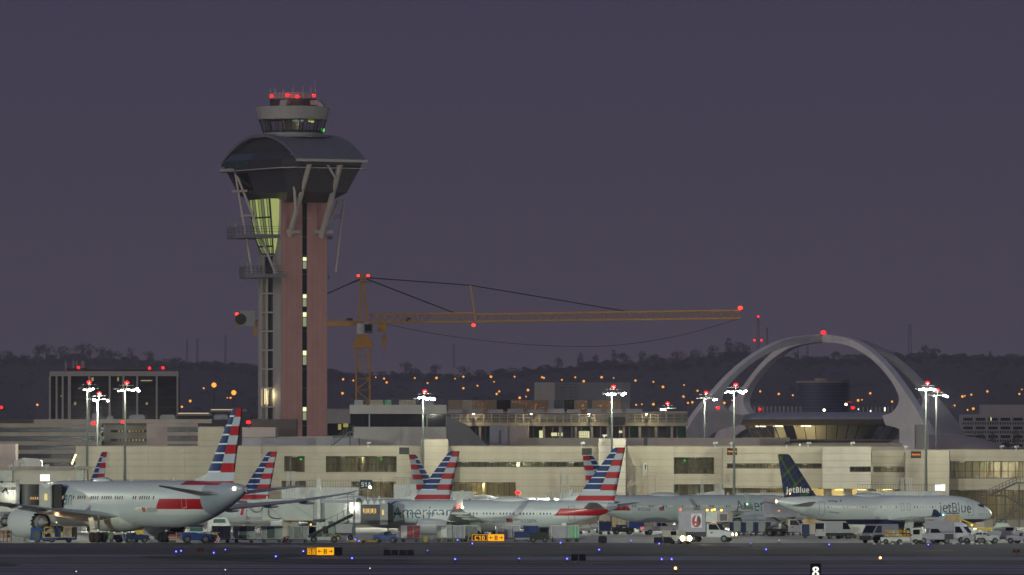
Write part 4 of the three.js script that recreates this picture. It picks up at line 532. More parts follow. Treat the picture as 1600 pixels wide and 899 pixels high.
function fuselageGeo(S) {
  const xs = []; for (let i = 0; i <= 18; i++) xs.push(3.7 * S.ry * (i / 18) ** 1.7); const xt = S.L - S.tail; for (let i = 1; i <= 10; i++) xs.push(3.7 * S.ry + (xt - 3.7 * S.ry) * i / 10); for (let i = 1; i <= 20; i++) xs.push(xt + S.tail * i / 20);
  const n = 48, pos = [], uv = [], idx = []; xs.forEach(x => { for (let j = 0; j <= n; j++) { const a = j / n * 2 * Math.PI, p = surf(S, x, a); pos.push(p.x, p.y, p.z); uv.push(x / S.L, 1 - j / n); } });
  const w = n + 1; for (let i = 0; i < xs.length - 1; i++) for (let j = 0; j < n; j++) { const a = i * w + j, b = a + 1, c = a + w, d = c + 1; idx.push(a, b, c, b, d, c); }
  const g = new THREE.BufferGeometry(); g.setAttribute('position', new THREE.Float32BufferAttribute(pos, 3)); g.setAttribute('uv', new THREE.Float32BufferAttribute(uv, 2)); g.setIndex(idx); g.computeVertexNormals();
  const N = g.attributes.normal; for (let i = 0; i < xs.length; i++) { const a = i * w, b = a + n, v = V(N.getX(a) + N.getX(b), N.getY(a) + N.getY(b), 0).normalize(); for (const k of [a, b]) N.setXYZ(k, v.x, v.y, 0); }
  return g;
}
function patch(S, x0, x1, a0, a1, off, nx = 1, na = 3) {  // piece of skin lifted off the hull
  const pos = [], idx = []; for (let i = 0; i <= nx; i++) for (let j = 0; j <= na; j++) { const p = surf(S, x0 + (x1 - x0) * i / nx, a0 + (a1 - a0) * j / na, off); pos.push(p.x, p.y, p.z); }
  const w = na + 1, s = a1 > a0 ? 1 : 0; for (let i = 0; i < nx; i++) for (let j = 0; j < na; j++) { const a = i * w + j, b = a + 1, c = a + w, d = c + 1; s ? idx.push(a, b, c, b, d, c) : idx.push(a, c, b, b, c, d); }
  const g = new THREE.BufferGeometry(); g.setAttribute('position', new THREE.Float32BufferAttribute(pos, 3)); g.setIndex(idx); g.computeVertexNormals(); g.setAttribute('uv', new THREE.Float32BufferAttribute(new Float32Array(pos.length / 3 * 2), 2)); return g;
}
const FOIL = [0, .012, .05, .12, .22, .36, .52, .68, .84, 1];
function loft(st, sg = 1, planar) {                      // st: [x, y, z, chord, thickness, ny, nz], the leading edge of each section
  const up = FOIL.map(s => [s, 5 * (.2969 * Math.sqrt(s) - .126 * s - .3516 * s * s + .2843 * s ** 3 - .1036 * s ** 4)]), ring = [...up, ...[...up].reverse().slice(1, -1).map(([s, t]) => [s, -t])], n = ring.length, pos = [], idx = [];
  for (const [x, y, z, c, t, ny, nz] of st) for (const [s, k] of ring) pos.push(x + c * s, y + ny * k * t, sg * (z + nz * k * t));
  for (let i = 0; i < st.length - 1; i++) for (let j = 0; j < n; j++) { const a = i * n + j, b = i * n + (j + 1) % n, c = a + n, d = b + n; sg > 0 ? idx.push(a, c, b, b, c, d) : idx.push(a, b, c, b, d, c); }
  for (const e of [0, st.length - 1]) for (let j = 1; j < n - 1; j++) (e > 0) === (sg > 0) ? idx.push(e * n, e * n + j, e * n + j + 1) : idx.push(e * n, e * n + j + 1, e * n + j);
  const g = new THREE.BufferGeometry(); g.setAttribute('position', new THREE.Float32BufferAttribute(pos, 3)); g.setIndex(idx); g.computeVertexNormals();
  const uv = []; for (let i = 0; i < pos.length; i += 3) planar ? uv.push((pos[i] - planar[0]) / (planar[1] - planar[0]), (pos[i + 1] - planar[2]) / (planar[3] - planar[2])) : uv.push(pos[i], pos[i + 2]);
  g.setAttribute('uv', new THREE.Float32BufferAttribute(uv, 2)); return g;
}
// livery drawings, in centimetres along the hull and round it from the crown
function hullTex(S, base, draw) {
  const [c, x] = canvas(2048, 1024), C = 2 * Math.PI * Math.sqrt((S.ry ** 2 + S.rz ** 2) / 2), k = [2048 / (S.L * 100), 1024 / (C * 100)];
  x.fillStyle = base; x.fillRect(0, 0, 2048, 1024); x.setTransform(k[0], 0, 0, k[1], 0, 0);
  const arc = (xx, y) => angAt(S, xx, y) / (2 * Math.PI) * C * 100;
  const api = {
    band(x0, x1, yt, yb, col, slant = 0) { for (const side of [0, 1]) { x.fillStyle = col; x.beginPath(); const f = a => side ? C * 100 - a : a, n = 30; for (let i = 0; i <= n; i++) { const xx = x0 + slant + (x1 - x0 - slant) * i / n; x.lineTo(xx * 100, f(arc(xx, yt))); } for (let i = n; i >= 0; i--) { const xx = x0 + (x1 - x0) * i / n; x.lineTo(xx * 100, f(arc(xx, yb))); } x.closePath(); x.fill(); } },
    text(s, xPort, xStar, y, size, col, bold, w = 1) { for (const side of [0, 1]) { const xx = side ? xStar : xPort; x.save(); x.translate(xx * 100, side ? C * 100 - arc(xx, y) : arc(xx, y)); if (side) x.rotate(Math.PI); x.scale(w, 1); x.fillStyle = col; x.font = (bold ? 'bold ' : '') + size + 'px sans-serif'; x.textBaseline = 'alphabetic'; x.fillText(s, 0, 0); x.restore(); } },
    poly(pts, col) { for (const side of [0, 1]) { x.fillStyle = col; x.beginPath(); for (const [px, py] of pts) x.lineTo(px * 100, side ? C * 100 - arc(px, py) : arc(px, py)); x.closePath(); x.fill(); } }, ctx: x, C, arc
  };
  draw(api); x.globalAlpha = .10; x.fillStyle = '#30363a'; for (let q = 3; q < S.L - 2; q += S.L / 17) x.fillRect(q * 100, 0, 2.2, C * 100); for (const a of [.16, .34, .66, .84]) x.fillRect(0, a * C * 100, S.L * 100, 2); x.globalAlpha = 1;
  return tex(c);
}
function finTex(S, draw) { const [c, x] = canvas(768, 768), [x0, x1, y0, y1] = S.finBox, k = 768 / ((x1 - x0) * 100), q = 768 / ((y1 - y0) * 100); x.setTransform(k, 0, 0, q, 0, 0); draw(x, (a, b) => [(a - x0) * 100, (y1 - b) * 100]); return tex(c); }
const paint = (map, o = {}) => new THREE.MeshPhysicalMaterial({ map, roughness: .42, metalness: .1, clearcoat: .35, clearcoatRoughness: .2, ...o });
const SILVER = '#c3c9cb', AABLUE = '#2f566b', RED = '#a50f1a';
function stripedFin(S, rows, rowH, low) {
  return finTex(S, (x, q) => {
    const F_ = S.fin, top = F_.yt, le = y => F_.xb + (F_.xt - F_.xb) * (y - F_.yb) / (F_.yt - F_.yb), ch = y => F_.cb + (F_.ct - F_.cb) * (y - F_.yb) / (F_.yt - F_.yb), dv = y => le(y) + ch(y) * (.57 - .12 * (y - F_.yb) / (F_.yt - F_.yb));
    const quad = (a0, a1, b0, b1, y1, y0, col) => { x.fillStyle = col; x.beginPath(); for (const p of [[a0, y1], [a1, y1], [b1, y0], [b0, y0]]) x.lineTo(...q(...p)); x.closePath(); x.fill(); };
    x.fillStyle = '#b4bac4'; x.fillRect(0, 0, 9999, 9999);
    for (let i = 0; i < rows; i++) { const y1 = top - i * rowH, y0 = y1 - rowH, w = rowH * .17; quad(dv(y1), 99, dv(y0), 99, y1, y0, i % 2 ? '#aab0bc' : RED); quad(-9, dv(y1), -9, dv(y0), y1, y0, '#dde0e2'); quad(-9, dv(y1), -9, dv(y0 + w), y1, y0 + w, '#0d2f6b'); quad(dv(y1) - ch(y1) * .12, dv(y1), dv(y0 + w) - ch(y0) * .12, dv(y0 + w), y1, y0 + w, '#092451'); }
    const yb = top - rows * rowH; quad(-9, 99, -9, 99, yb - low[0], yb - low[1], RED);
  });
}
function aaHull(S, reg, o) {
  return hullTex(S, SILVER, a => {
    a.band(o.red[0], o.red[1], o.red[2], o.red[3], RED, .9); a.band(o.red[0] - .25, o.red[1], o.red[3], o.red[3] - o.red[4], '#d4d6d8'); a.band(o.red[1] - .1, S.L, 99, -9, '#9aa0ad');
    if (o.crown) a.band(o.crown[0], o.crown[1], 99, o.crown[2], RED, 0);
    a.text('American', o.txt[0], o.txt[1], o.txt[2], o.txt[3], AABLUE, false, o.txt[4] || 1);
    const [fx, fy, h] = o.logo; a.poly([[fx, fy + h], [fx + h * .42, fy + h], [fx + h * .2, fy], [fx - .22 * h, fy]], '#b3262c'); a.poly([[fx + h * .5, fy + h * 1.3], [fx + h * 1.25, fy + h * 1.9], [fx + h * .8, fy + h * 1.9], [fx + h * .1, fy + h * 1.25]], '#1c4f9c');
    a.text(reg, o.reg[0], o.reg[1], o.reg[2], o.reg[3], '#4a5358', false); const [u, v, w] = o.flag; a.poly([[u, v + .32 * w], [u + w, v + .32 * w], [u + w, v - .28 * w], [u, v - .28 * w]], '#b05a58'); a.poly([[u, v + .32 * w], [u + w * .45, v + .32 * w], [u + w * .45, v], [u, v]], '#34406a');
  });
}
const SPEC = {};
SPEC.b737 = { L: 39.5, ry: 2.0, rz: 1.88, yc: 3.28, tail: 12.4, wy: 3.42, win: [5.6, 31.2, .51, .28, .2], doors: [[4.1, 4.95, 4.3, 2.4], [32.6, 33.5, 4.45, 2.45]], fin: { yb: 4.6, yt: 12.5, xb: 32.4, xt: 38.85, cb: 6.4, ct: 1.75, th: .75, dorsal: [29.4, 34.6, 6.3] }, finBox: [28, 42, 4, 13], stab: [[34.4, 4.1, .6, 3.7, .42], [38.3, 4.9, 7.1, 1.4, .14]], wing: [[12.6, 2.2, 0, 8.6, 1.15], [13.9, 2.35, 1.9, 7.3, .95], [16.4, 2.75, 6, 4.7, .6], [21.0, 3.75, 14.4, 2.0, .22]], glet: [[22.2, 4.2, 16.3, 1.55, .13], [23.0, 5.2, 16.9, 1.1, .1], [23.9, 6.6, 17.3, .6, .06]], eng: { z: 4.85, x: 11.6, y: 1.62, r: 1.08, l: 4.4 }, gear: { x: 19.6, z: 2.85, r: .56, n: 1 }, nose: 4.2, dome: [23.2, 3.0], fair: [12.6, 23.2] };
SPEC.a320 = { L: 37.57, ry: 2.07, rz: 1.98, yc: 3.78, tail: 12.6, wy: 4.18, win: [5.9, 29.8, .53, .24, .17], doors: [[4.4, 5.3, 4.95, 2.95], [30.3, 31.2, 4.95, 2.95], [15.6, 16.15, 4.7, 3.7], [16.7, 17.25, 4.7, 3.7]], fin: { yb: 4.9, yt: 11.76, xb: 30.0, xt: 35.3, cb: 6.1, ct: 2.0, th: .75, dorsal: [28.4, 31.6, 6.1] }, finBox: [27, 39, 4.5, 12.2], stab: [[31.9, 4.35, .5, 3.9, .42], [34.9, 4.9, 6.2, 1.5, .15]], wing: [[10.9, 2.35, 0, 8.4, 1.15], [12.2, 2.5, 1.95, 7.0, .95], [15.0, 2.9, 6.4, 4.1, .55], [19.9, 3.85, 15.4, 1.8, .2]], glet: [[20.7, 4.1, 16.5, 1.5, .13], [21.4, 5.0, 17.05, 1.1, .1], [22.4, 6.3, 17.35, .6, .06]], eng: { z: 5.75, x: 10.1, y: 1.72, r: 1.2, l: 4.5 }, gear: { x: 17.7, z: 3.8, r: .58, n: 1 }, nose: 5.1, dome: [21.8, 2.6], fair: [10.6, 21.2] };
{ const a = SPEC.a320, sh = 4.27, mv = l => l.map(([x, ...r]) => [x + sh, ...r]), end = 6.94; SPEC.a321 = { ...a, L: 44.51, win: [5.9, 36.6, .53, .24, .17], doors: [[4.4, 5.3, 4.95, 2.95], [37.2, 38.1, 4.95, 2.95], [27.2, 28, 4.95, 2.95], [12.6, 13.4, 4.95, 2.95]], fin: { ...a.fin, xb: a.fin.xb + end, xt: a.fin.xt + end, dorsal: [35.3, 38.5, 6.1] }, finBox: [34, 46, 4.5, 12.2], stab: a.stab.map(([x, ...r]) => [x + end, ...r]), wing: mv(a.wing), glet: mv(a.glet), eng: { ...a.eng, x: a.eng.x + sh }, gear: { ...a.gear, x: 22 }, dome: [28.5, 3.0], fair: [14.6, 25.6] }; }
SPEC.b787 = { L: 56.7, ry: 2.97, rz: 2.89, yc: 4.95, tail: 19, wy: 5.75, win: [7, 45.5, .64, .46, .28], doors: [[5.4, 6.5, 6.3, 4.2], [16.5, 17.5, 6.3, 4.2], [31.5, 32.4, 6.3, 4.2], [44.3, 45.4, 6.2, 4.4]], fin: { yb: 7.4, yt: 17, xb: 45.2, xt: 53.4, cb: 8.2, ct: 2.6, th: 1.0, dorsal: [41.5, 47, 8.9] }, finBox: [40, 58, 7, 17.4], stab: [[46.2, 6.1, .8, 6.2, .62], [52.4, 7.2, 9.9, 1.9, .18]], wing: [[15.4, 3.2, 0, 13.8, 1.7], [17.6, 3.4, 2.9, 11.8, 1.45], [22.2, 3.95, 9.7, 7.3, .85], [29.9, 5.3, 22.5, 3.5, .36], [33.2, 6.2, 27.6, 1.9, .18]], glet: [[35.0, 6.7, 29.2, .9, .09], [36.3, 7.05, 30.1, .25, .03]], eng: { z: 9.75, x: 15.2, y: 2.55, r: 1.83, l: 6.1, chevron: true }, gear: { x: 28.2, z: 4.9, r: .66, n: 2 }, nose: 5.9, dome: [20.5, 2.4], fair: [15.5, 32.5], beakY: .2 };
{ const a = SPEC.b787, f = 3.05, e = 6.1, mv = (l, k) => l.map(([x, ...r]) => [x + k, ...r]); Object.assign(a, { L: a.L + e, win: [7, 43.4, .64, .46, .28], doors: [[5.4, 6.5, 6.3, 4.2], [18, 19, 6.3, 4.2], [35.5, 36.4, 6.3, 4.2], [50.3, 51.4, 6.2, 4.4]], fin: { ...a.fin, xb: a.fin.xb + e, xt: a.fin.xt + e, dorsal: [47.6, 53, 8.9] }, finBox: [46, 64, 7, 17.4], stab: mv(a.stab, e), wing: mv(a.wing, f), glet: mv(a.glet, f), eng: { ...a.eng, x: a.eng.x + f, r: 1.92 }, gear: { ...a.gear, x: a.gear.x + f }, dome: [a.dome[0] + 2, 2.4], fair: a.fair.map(x => x + f) }); }
SPEC.b737.hull = paint(aaHull(SPEC.b737, 'N338PK', { red: [30.6, 38.2, 4.12, 3.14, .42], txt: [5.9, 15.6, 2.72, 218, 1.0], logo: [4.7, 2.75, 1.35], reg: [25.4, 28.4, 2.15, 72], flag: [23.3, 2.45, .95] }));
const finP = { roughness: .62, clearcoat: 0, metalness: 0 };
SPEC.b737.finMat = paint(stripedFin(SPEC.b737, 7, .84, [.72, 1.42]), finP);
SPEC.a321.hull = paint(aaHull(SPEC.a321, 'N127AA', { red: [36.4, 42.8, 4.55, 3.55, .42], txt: [6.3, 16.2, 3.45, 226, 1.0], logo: [5.1, 3.2, 1.3], reg: [31.6, 35.2, 3.55, 66], flag: [30.2, 3.8, .95] }));
SPEC.a321.finMat = paint(stripedFin(SPEC.a321, 7, .74, [.7, 1.3]), finP);
SPEC.b787.hull = paint(aaHull(SPEC.b787, 'N800AN', { red: [43.6, 54.6, 5.6, 4.3, .7], crown: [48.0, 57.6, 7.35], txt: [9.3, 19.9, 4.75, 238, 1.0], logo: [5.0, 4.3, 1.6], reg: [41.0, 43.8, 3.95, 78], flag: [39.6, 4.2, .95] }));
SPEC.b787.finMat = paint(stripedFin(SPEC.b787, 7, 1.155, [1.1, 1.9]), finP);
SPEC.a320.wing = SPEC.a320.wing.map(([x, y, z, c, t]) => [x, y - .95 * z / 15.4, z, c, t]); SPEC.a320.glet = [[20.5, 2.95, 16.3, 1.55, .14], [20.3, 3.0, 16.75, 1.9, .12], [21.6, 3.9, 16.95, .5, .05]];
SPEC.a320.hull = paint(hullTex(SPEC.a320, '#d3d7d9', a => {
  a.ctx.fillStyle = '#101f4c'; const C = a.C * 100, h = 2.36, pts = [];
  a.band(0, 37.5, 2.42, -9, '#101f4c'); a.text('jetBlue', 4.9, 10.5, 3.42, 192, '#16265e', false, .96); a.text('N763JB', 27.7, 29.6, 4.95, 46, '#39415c', true); a.band(27.3, 27.55, 5.25, 4.98, '#a04a50');
  a.band(7.0, 9.3, 3.36, 3.2, '#1d3a86'); a.text('CARBON BLUE', 28.0, 29.7, 3.46, 26, '#3d4763', true); a.text('Hopelessly Devoted', 1.4, 3.4, 3.2, 24, '#555d70', false); a.text('To Blue', 1.6, 3.3, 2.9, 24, '#555d70', false);
}));
SPEC.a320.finMat = paint(finTex(SPEC.a320, (x, q) => { x.lineJoin = 'round';
  x.fillStyle = '#070c28'; x.fillRect(0, 0, 9999, 9999); x.lineCap = 'butt';
  const ln = (a, b, w, col) => { x.strokeStyle = col; x.lineWidth = w; x.beginPath(); x.moveTo(...q(...a)); x.lineTo(...q(...b)); x.stroke(); };
  for (let k = -6; k < 16; k++) { const o = k * 1.02, n = (k + 60) % 3; const c = n === 0 ? '#2f56b4' : n === 1 ? '#27489c' : '#86b024'; ln([27 + o, 4], [32.5 + o, 12.5], n === 2 ? 4.5 : 6, c); if (n === 2) ln([27.22 + o, 4], [32.72 + o, 12.5], 3.5, '#7aa424'); }
  for (let k = -7; k < 14; k++) { const o = k * 1.16, n = (k + 70) % 3; const c = n === 0 ? '#2f56b4' : n === 1 ? '#86b024' : '#23408c'; ln([26 + o, 4.2 + 7.2], [39 + o - 2, 4.2 - 2], n === 1 ? 4.5 : 6, c); if (n === 1) ln([26 + o, 4.5 + 7.2], [39 + o - 2, 4.5 - 2], 4, '#7aa424'); }
  x.save(); x.translate(...q(35.9, 6.25)); x.scale(-1, 1); x.fillStyle = '#fff2ea'; x.font = 'bold 112px sans-serif'; x.fillText('jetBlue', 0, 0); x.restore();
}), finP);
const wingPaint = mat(.56, .57, .56, .42, { map: T.grain }), nacPaint = paint(null, { color: new THREE.Color().setRGB(.55, .57, .58) }), whitePaint = mat(.68, .69, .69, .35, { map: T.grain });
const litPane = glow(1, .76, .42, .42), darkPane = mat(.03, .035, .045, .2);
function aircraft(S, label, tailPx, D, noseLeft, yaw, o = {}) {
  const th = noseLeft ? -yaw : Math.PI + yaw, tip = V(X(tailPx, D), 0, -D), off = V(S.L, 0, 0).applyAxisAngle(V(0, 1, 0), th), a = thing('airliner', label, 'aircraft', tip.sub(off), th, 'parked airliners');
  const f = piece('fuselage', fuselageGeo(S), S.hull, a);
  // windows, doors, cockpit
  const [w0, w1, dp, wh, ww] = S.win, lit = mb(), dark = mb(); let k = 0;
  for (let x = w0; x < w1; x += dp, k++) { if (S.doors.some(d => x > d[0] - .35 && x < d[1] + .35)) continue; for (const sg of [1, -1]) { const c = angAt(S, x, S.wy), h = wh / S.ry / 2; (((k * 7919 + 13) % 17) / 17 < (o.lit ?? .5) ? lit : dark).add(patch(S, x - ww / 2, x + ww / 2, sg * (c - h), sg * (c + h), .012, 1, 2)); } }
  if (lit.a.length) stuff(lit.uv().build('lit_cabin_windows', litPane, f)); if (dark.a.length) stuff(dark.uv().build('cabin_windows', darkPane, f));
  for (const [x0, x1, yt, yb] of S.doors) for (const sg of [1, -1]) { const a0 = angAt(S, x0, yt), a1 = angAt(S, x0, yb), t = .045 / S.ry, d = mb().uv(); d.add(patch(S, x0, x0 + .05, sg * a0, sg * a1, .02, 1, 6)).add(patch(S, x1 - .05, x1, sg * a0, sg * a1, .02, 1, 6)).add(patch(S, x0, x1, sg * a0, sg * (a0 + t), .02, 1, 1)).add(patch(S, x0, x1, sg * (a1 - t), sg * a1, .02, 1, 1)); d.build('door_outline', o.doorMat || M.grey, f); }
  for (const sg of [1, -1]) for (const [x0, x1, a0, a1] of S.ry > 2.5 ? [[2.0, 3.2, .35, .75], [2.7, 4.0, .8, 1.15]] : [[1.75, 2.5, .28, .72], [1.95, 2.75, .76, 1.02], [2.6, 3.2, .8, 1.06]]) mb().uv().add(patch(S, x0, x1, sg * a0, sg * a1, .015, 2, 3)).build('cockpit_window', M.glassDark, f);
  // wing-to-body fairing
  { const [x0, x1] = S.fair, g = new THREE.SphereGeometry(1, 28, 14); mb().add(g, new THREE.Matrix4().makeScale((x1 - x0) / 2, S.ry * (o.belly ? .42 : .62), S.rz * 1.0).setPosition((x0 + x1) / 2, S.yc - S.ry * (o.belly ? .86 : .62), 0)).build('belly_fairing', o.belly || wingPaint, a); }
  for (const sg of [1, -1]) {
    const st = S.wing.map(([x, y, z, c, t]) => [x, y, z, c, t, 1, -.06]), n = S.glet.length; const w = piece('wing', loft([...st, ...(S.eng.chevron ? S.glet.map(([x, y, z, c, t]) => [x, y, z, c, t, 1, -.1]) : [])], sg), wingPaint, a);
    if (!S.eng.chevron) { const L = S.wing[S.wing.length - 1]; piece('winglet', loft([[L[0], L[1], L[2], L[3], L[4], 1, -.06], ...S.glet.map(([x, y, z, c, t], i) => [x, y, z, c, t, [.8, .25, .12][i], -[.6, .97, .99][i]])], sg), o.wingtip || wingPaint, a); }
    for (const q of [.33, .55, .75]) { const z = S.wing[2][2] * .6 + (S.wing[3][2]) * q, i = z < S.wing[2][2] ? 1 : 2, A = S.wing[i], B = S.wing[i + 1], t = (z - A[2]) / (B[2] - A[2]), xe = A[0] + A[3] + (B[0] + B[3] - A[0] - A[3]) * t, y = A[1] + (B[1] - A[1]) * t; mb().ball(1, xe - .6, y - .28, sg * z, S.ry * .75, .22, .19, 10).build('flap_fairing', wingPaint, w); }
    piece('stabiliser', loft(S.stab.map(([x, y, z, c, t]) => [x, y, z, c, t, 1, -.1]), sg), wingPaint, a);
    // engine
    const e = S.eng, R = e.r, l = e.l, prf = [[l * .06, R * .8], [0, R * .86], [-.02 * l, R * .9], [l * .02, R * .95], [l * .12, R * 1.03], [l * .35, R * 1.06], [l * .65, R], [l * .88, R * .84], [l, R * .74]];
    const eg = new THREE.LatheGeometry(prf.map(([x, r]) => new THREE.Vector2(r, x)), 36); eg.rotateZ(-Math.PI / 2); eg.translate(e.x, e.y, sg * e.z); const N = mb().add(eg).build('engine', nacPaint, a);
    mb().cyl(R * .8, R * .8, .1, e.x + l * .16, e.y, sg * e.z, 'x', 28).build('fan', M.black, N); { const dg = new THREE.LatheGeometry([[R * .73, l * .998], [R * .665, l * .86], [R * .4, l * .84]].map(p => new THREE.Vector2(...p)), 32); dg.rotateZ(-Math.PI / 2); dg.translate(e.x, e.y, sg * e.z); mb().add(dg).build('duct', M.black, N); } mb().cyl(R * .02, R * .2, l * .12, e.x + l * .1, e.y, sg * e.z, 'x', 14).build('spinner', M.grey, N);
    { const q = e.chevron ? .3 : .2, cg = new THREE.LatheGeometry([[R * .5, l * .84], [R * .47, l * 1.0], [R * .4, l * 1.1], [R * .38, l * 1.1], [R * .34, l * 1.04], [R * .26, l * 1.14], [R * .1, l * (1.26 + q * .2)], [.01, l * (1.3 + q * .2)]].map(p => new THREE.Vector2(...p)), 28); cg.rotateZ(-Math.PI / 2); cg.translate(e.x, e.y, sg * e.z); mb().add(cg).build('exhaust', M.alu, N); }
    if (e.chevron) { const pos = [], nT = 18; for (let i = 0; i < nT; i++) { const A = i / nT * 6.2832, B = (i + 1) / nT * 6.2832, m = (A + B) / 2, P = (ang, x, r) => [e.x + x, e.y + r * Math.cos(ang), sg * e.z + r * Math.sin(ang)]; pos.push(...P(A, l * .985, R * .755), ...P(m, l * 1.07, R * .70), ...P(B, l * .985, R * .755)); } const g = new THREE.BufferGeometry(); g.setAttribute('position', new THREE.Float32BufferAttribute(pos, 3)); g.computeVertexNormals(); g.setAttribute('uv', new THREE.Float32BufferAttribute(new Float32Array(pos.length / 3 * 2), 2)); mb().add(g).build('chevrons', nacPaint, N); }
    const wy = S.wing[2][1], py = mb().prism([[e.x + l * .25, e.y + R * .98], [e.x + l * .6, wy + .5], [e.x + l * 1.5, wy + .1], [e.x + l * 1.25, e.y + R * .6], [e.x + l * .8, e.y + R * .6]], sg * e.z - R * .14, sg * e.z + R * .14, .04); py.build('pylon', nacPaint, N);
    // main gear
    const G = S.gear, gl = mb().rod(V(G.x, G.r, sg * G.z), V(G.x - .2, S.wing[1][1] + .2, sg * (G.z - .2)), .16).rod(V(G.x, S.wing[1][1] * .55, sg * G.z), V(G.x - 1.6, S.wing[1][1], sg * (G.z - 1)), .08); if (G.n > 1) gl.box(1.7, .2, .2, G.x, G.r, sg * G.z); const gg = gl.build('main_gear', M.alu, a);
    for (const dx of G.n > 1 ? [-.78, .78] : [0]) for (const dz of [-.42, .42]) { const t = mb().cyl(G.r, G.r, G.r * .62, G.x + dx, G.r, sg * G.z + dz, 'z', 24).build('wheel', M.rubber, gg); }
    mb().box(1.5, 1.5, .06, G.x - .2, S.wing[1][1] - .9, sg * (G.z + (G.n > 1 ? .8 : .5)), .12 * sg, 0, .12).build('gear_door', whitePaint, gg);
  }
  { const n = S.nose, r = S.gear.r * .8, g = mb().rod(V(n, r, 0), V(n, S.yc - S.ry * .9, 0), .11).build('nose_gear', M.alu, a); for (const dz of [-.28, .28]) mb().cyl(r, r, r * .6, n, r, dz, 'z', 20).build('wheel', M.rubber, g); }
  // fin
  const fn = S.fin, fg = loft([0, .25, .5, .75, .97, 1].map(t => [fn.xb + (fn.xt - fn.xb) * t + (t === 1 ? .25 : 0), fn.yb + (fn.yt - fn.yb) * t, 0, fn.cb + (fn.ct - fn.cb) * t - (t === 1 ? .3 : 0), (fn.th * (1 - .75 * t)), 0, 1]), 1, S.finBox); const FN = piece('tail_fin', fg, S.finMat, a);
  { const [d0, d1, dy] = fn.dorsal, g = mb().prism([[d0, S.yc + S.ry * .9], [d1, dy], [d1 + .8, S.yc + S.ry * .8]], -.1, .1, .04); g.build('dorsal_fin', S.dorsalMat || whitePaint, FN); }
  // antennas, dome, lamps
  if (S.dome) { const [dx, dl] = S.dome, y = S.yc + S.ry; mb().ball(1, dx, y - .1, 0, dl, .55, .8, 20).build('radome', whitePaint, f); }
  for (const x of [S.L * .2, S.L * .36, S.L * .49, S.L * .68]) mb().prism([[x, S.yc + S.ry - .05], [x + .22, S.yc + S.ry + .42], [x + .38, S.yc + S.ry + .42], [x + .42, S.yc + S.ry - .05]], -.03, .03).build('antenna', whitePaint, f);
  const lamp = (p, m, r, cd, col) => { mb().ball(r, p.x, p.y, p.z, 1, 1, 1, 10).build('lamp', m, a); if (cd) { const l = new THREE.PointLight(col, cd, 0, 2); l.position.copy(p).add(V(0, 0, Math.sign(p.z) * .05)); l.castShadow = true; l.name = 'lamp_light'; a.add(l); } };
  for (const [x, y, z, m, r, cd, col] of o.lamps || []) lamp(V(x, y, z), m, r, cd, col);
  return a;
}
const navWhite = glow(1, .93, .7, 30), navGreen = glow(.3, 1, .7, 4);
aircraft(SPEC.b787, 'large silver wide-body jet with scalloped engine rim, nearest at the far left', 383, 1036, true, 1.065, { lit: .2, doorMat: M.white, lamps: [[61.3, 6.9, .8, navWhite, .2, 60, 0xffeec0], [39.35, 7.05, -30.1, navWhite, .16], [39.35, 7.05, 30.1, navWhite, .16]] });
aircraft(SPEC.b737, 'silver twin jet with bold lettering and striped fin in the centre', 966, 1140, true, .45, { lit: .12, doorMat: M.greyDark, lamps: [[23.2, 4.25, 16.7, glow(1, .03, .02, 10), .13], [24.0, 4.3, 16.9, navWhite, .16]] });
aircraft(SPEC.b737, 'silver twin jet with striped fin, half hidden behind the long boarding bridge', 708, 1262, true, .42, { lit: .2 });
aircraft(SPEC.b737, 'silver jet whose striped fin rises just behind the wide jet tail', 424, 1275, true, .62, { lit: .2 });
aircraft(SPEC.b737, 'jet showing only its small striped fin at the far left', 162, 1290, true, 1.02, { lit: .2 });
aircraft(SPEC.b737, 'jet with a small leaning fin behind the boarding bridge jet, nose turned right', 646, 1395, false, .78, { lit: .2 });
aircraft(SPEC.a321, 'long silver jet with lit windows beside the delivery truck, nose turned right', 908, 1240, false, .66, { lit: .62, doorMat: M.offWhite, lamps: [[26.6, 4.5, -17.2, navGreen, .12]] });
aircraft(SPEC.a320, 'white and navy jet with a plaid tail fin at the right', 1213, 1188, false, .56, { lit: .66, doorMat: M.greyDark, belly: M.navy, wingtip: M.navy, lamps: [[37.45, 4.95, 0, glow(1, .62, .22, 12), .2], [20.4, 3.1, -17.0, navGreen, .12], [35.4, 6.1, -.3, glow(1, .6, .3, 4), .1]] });
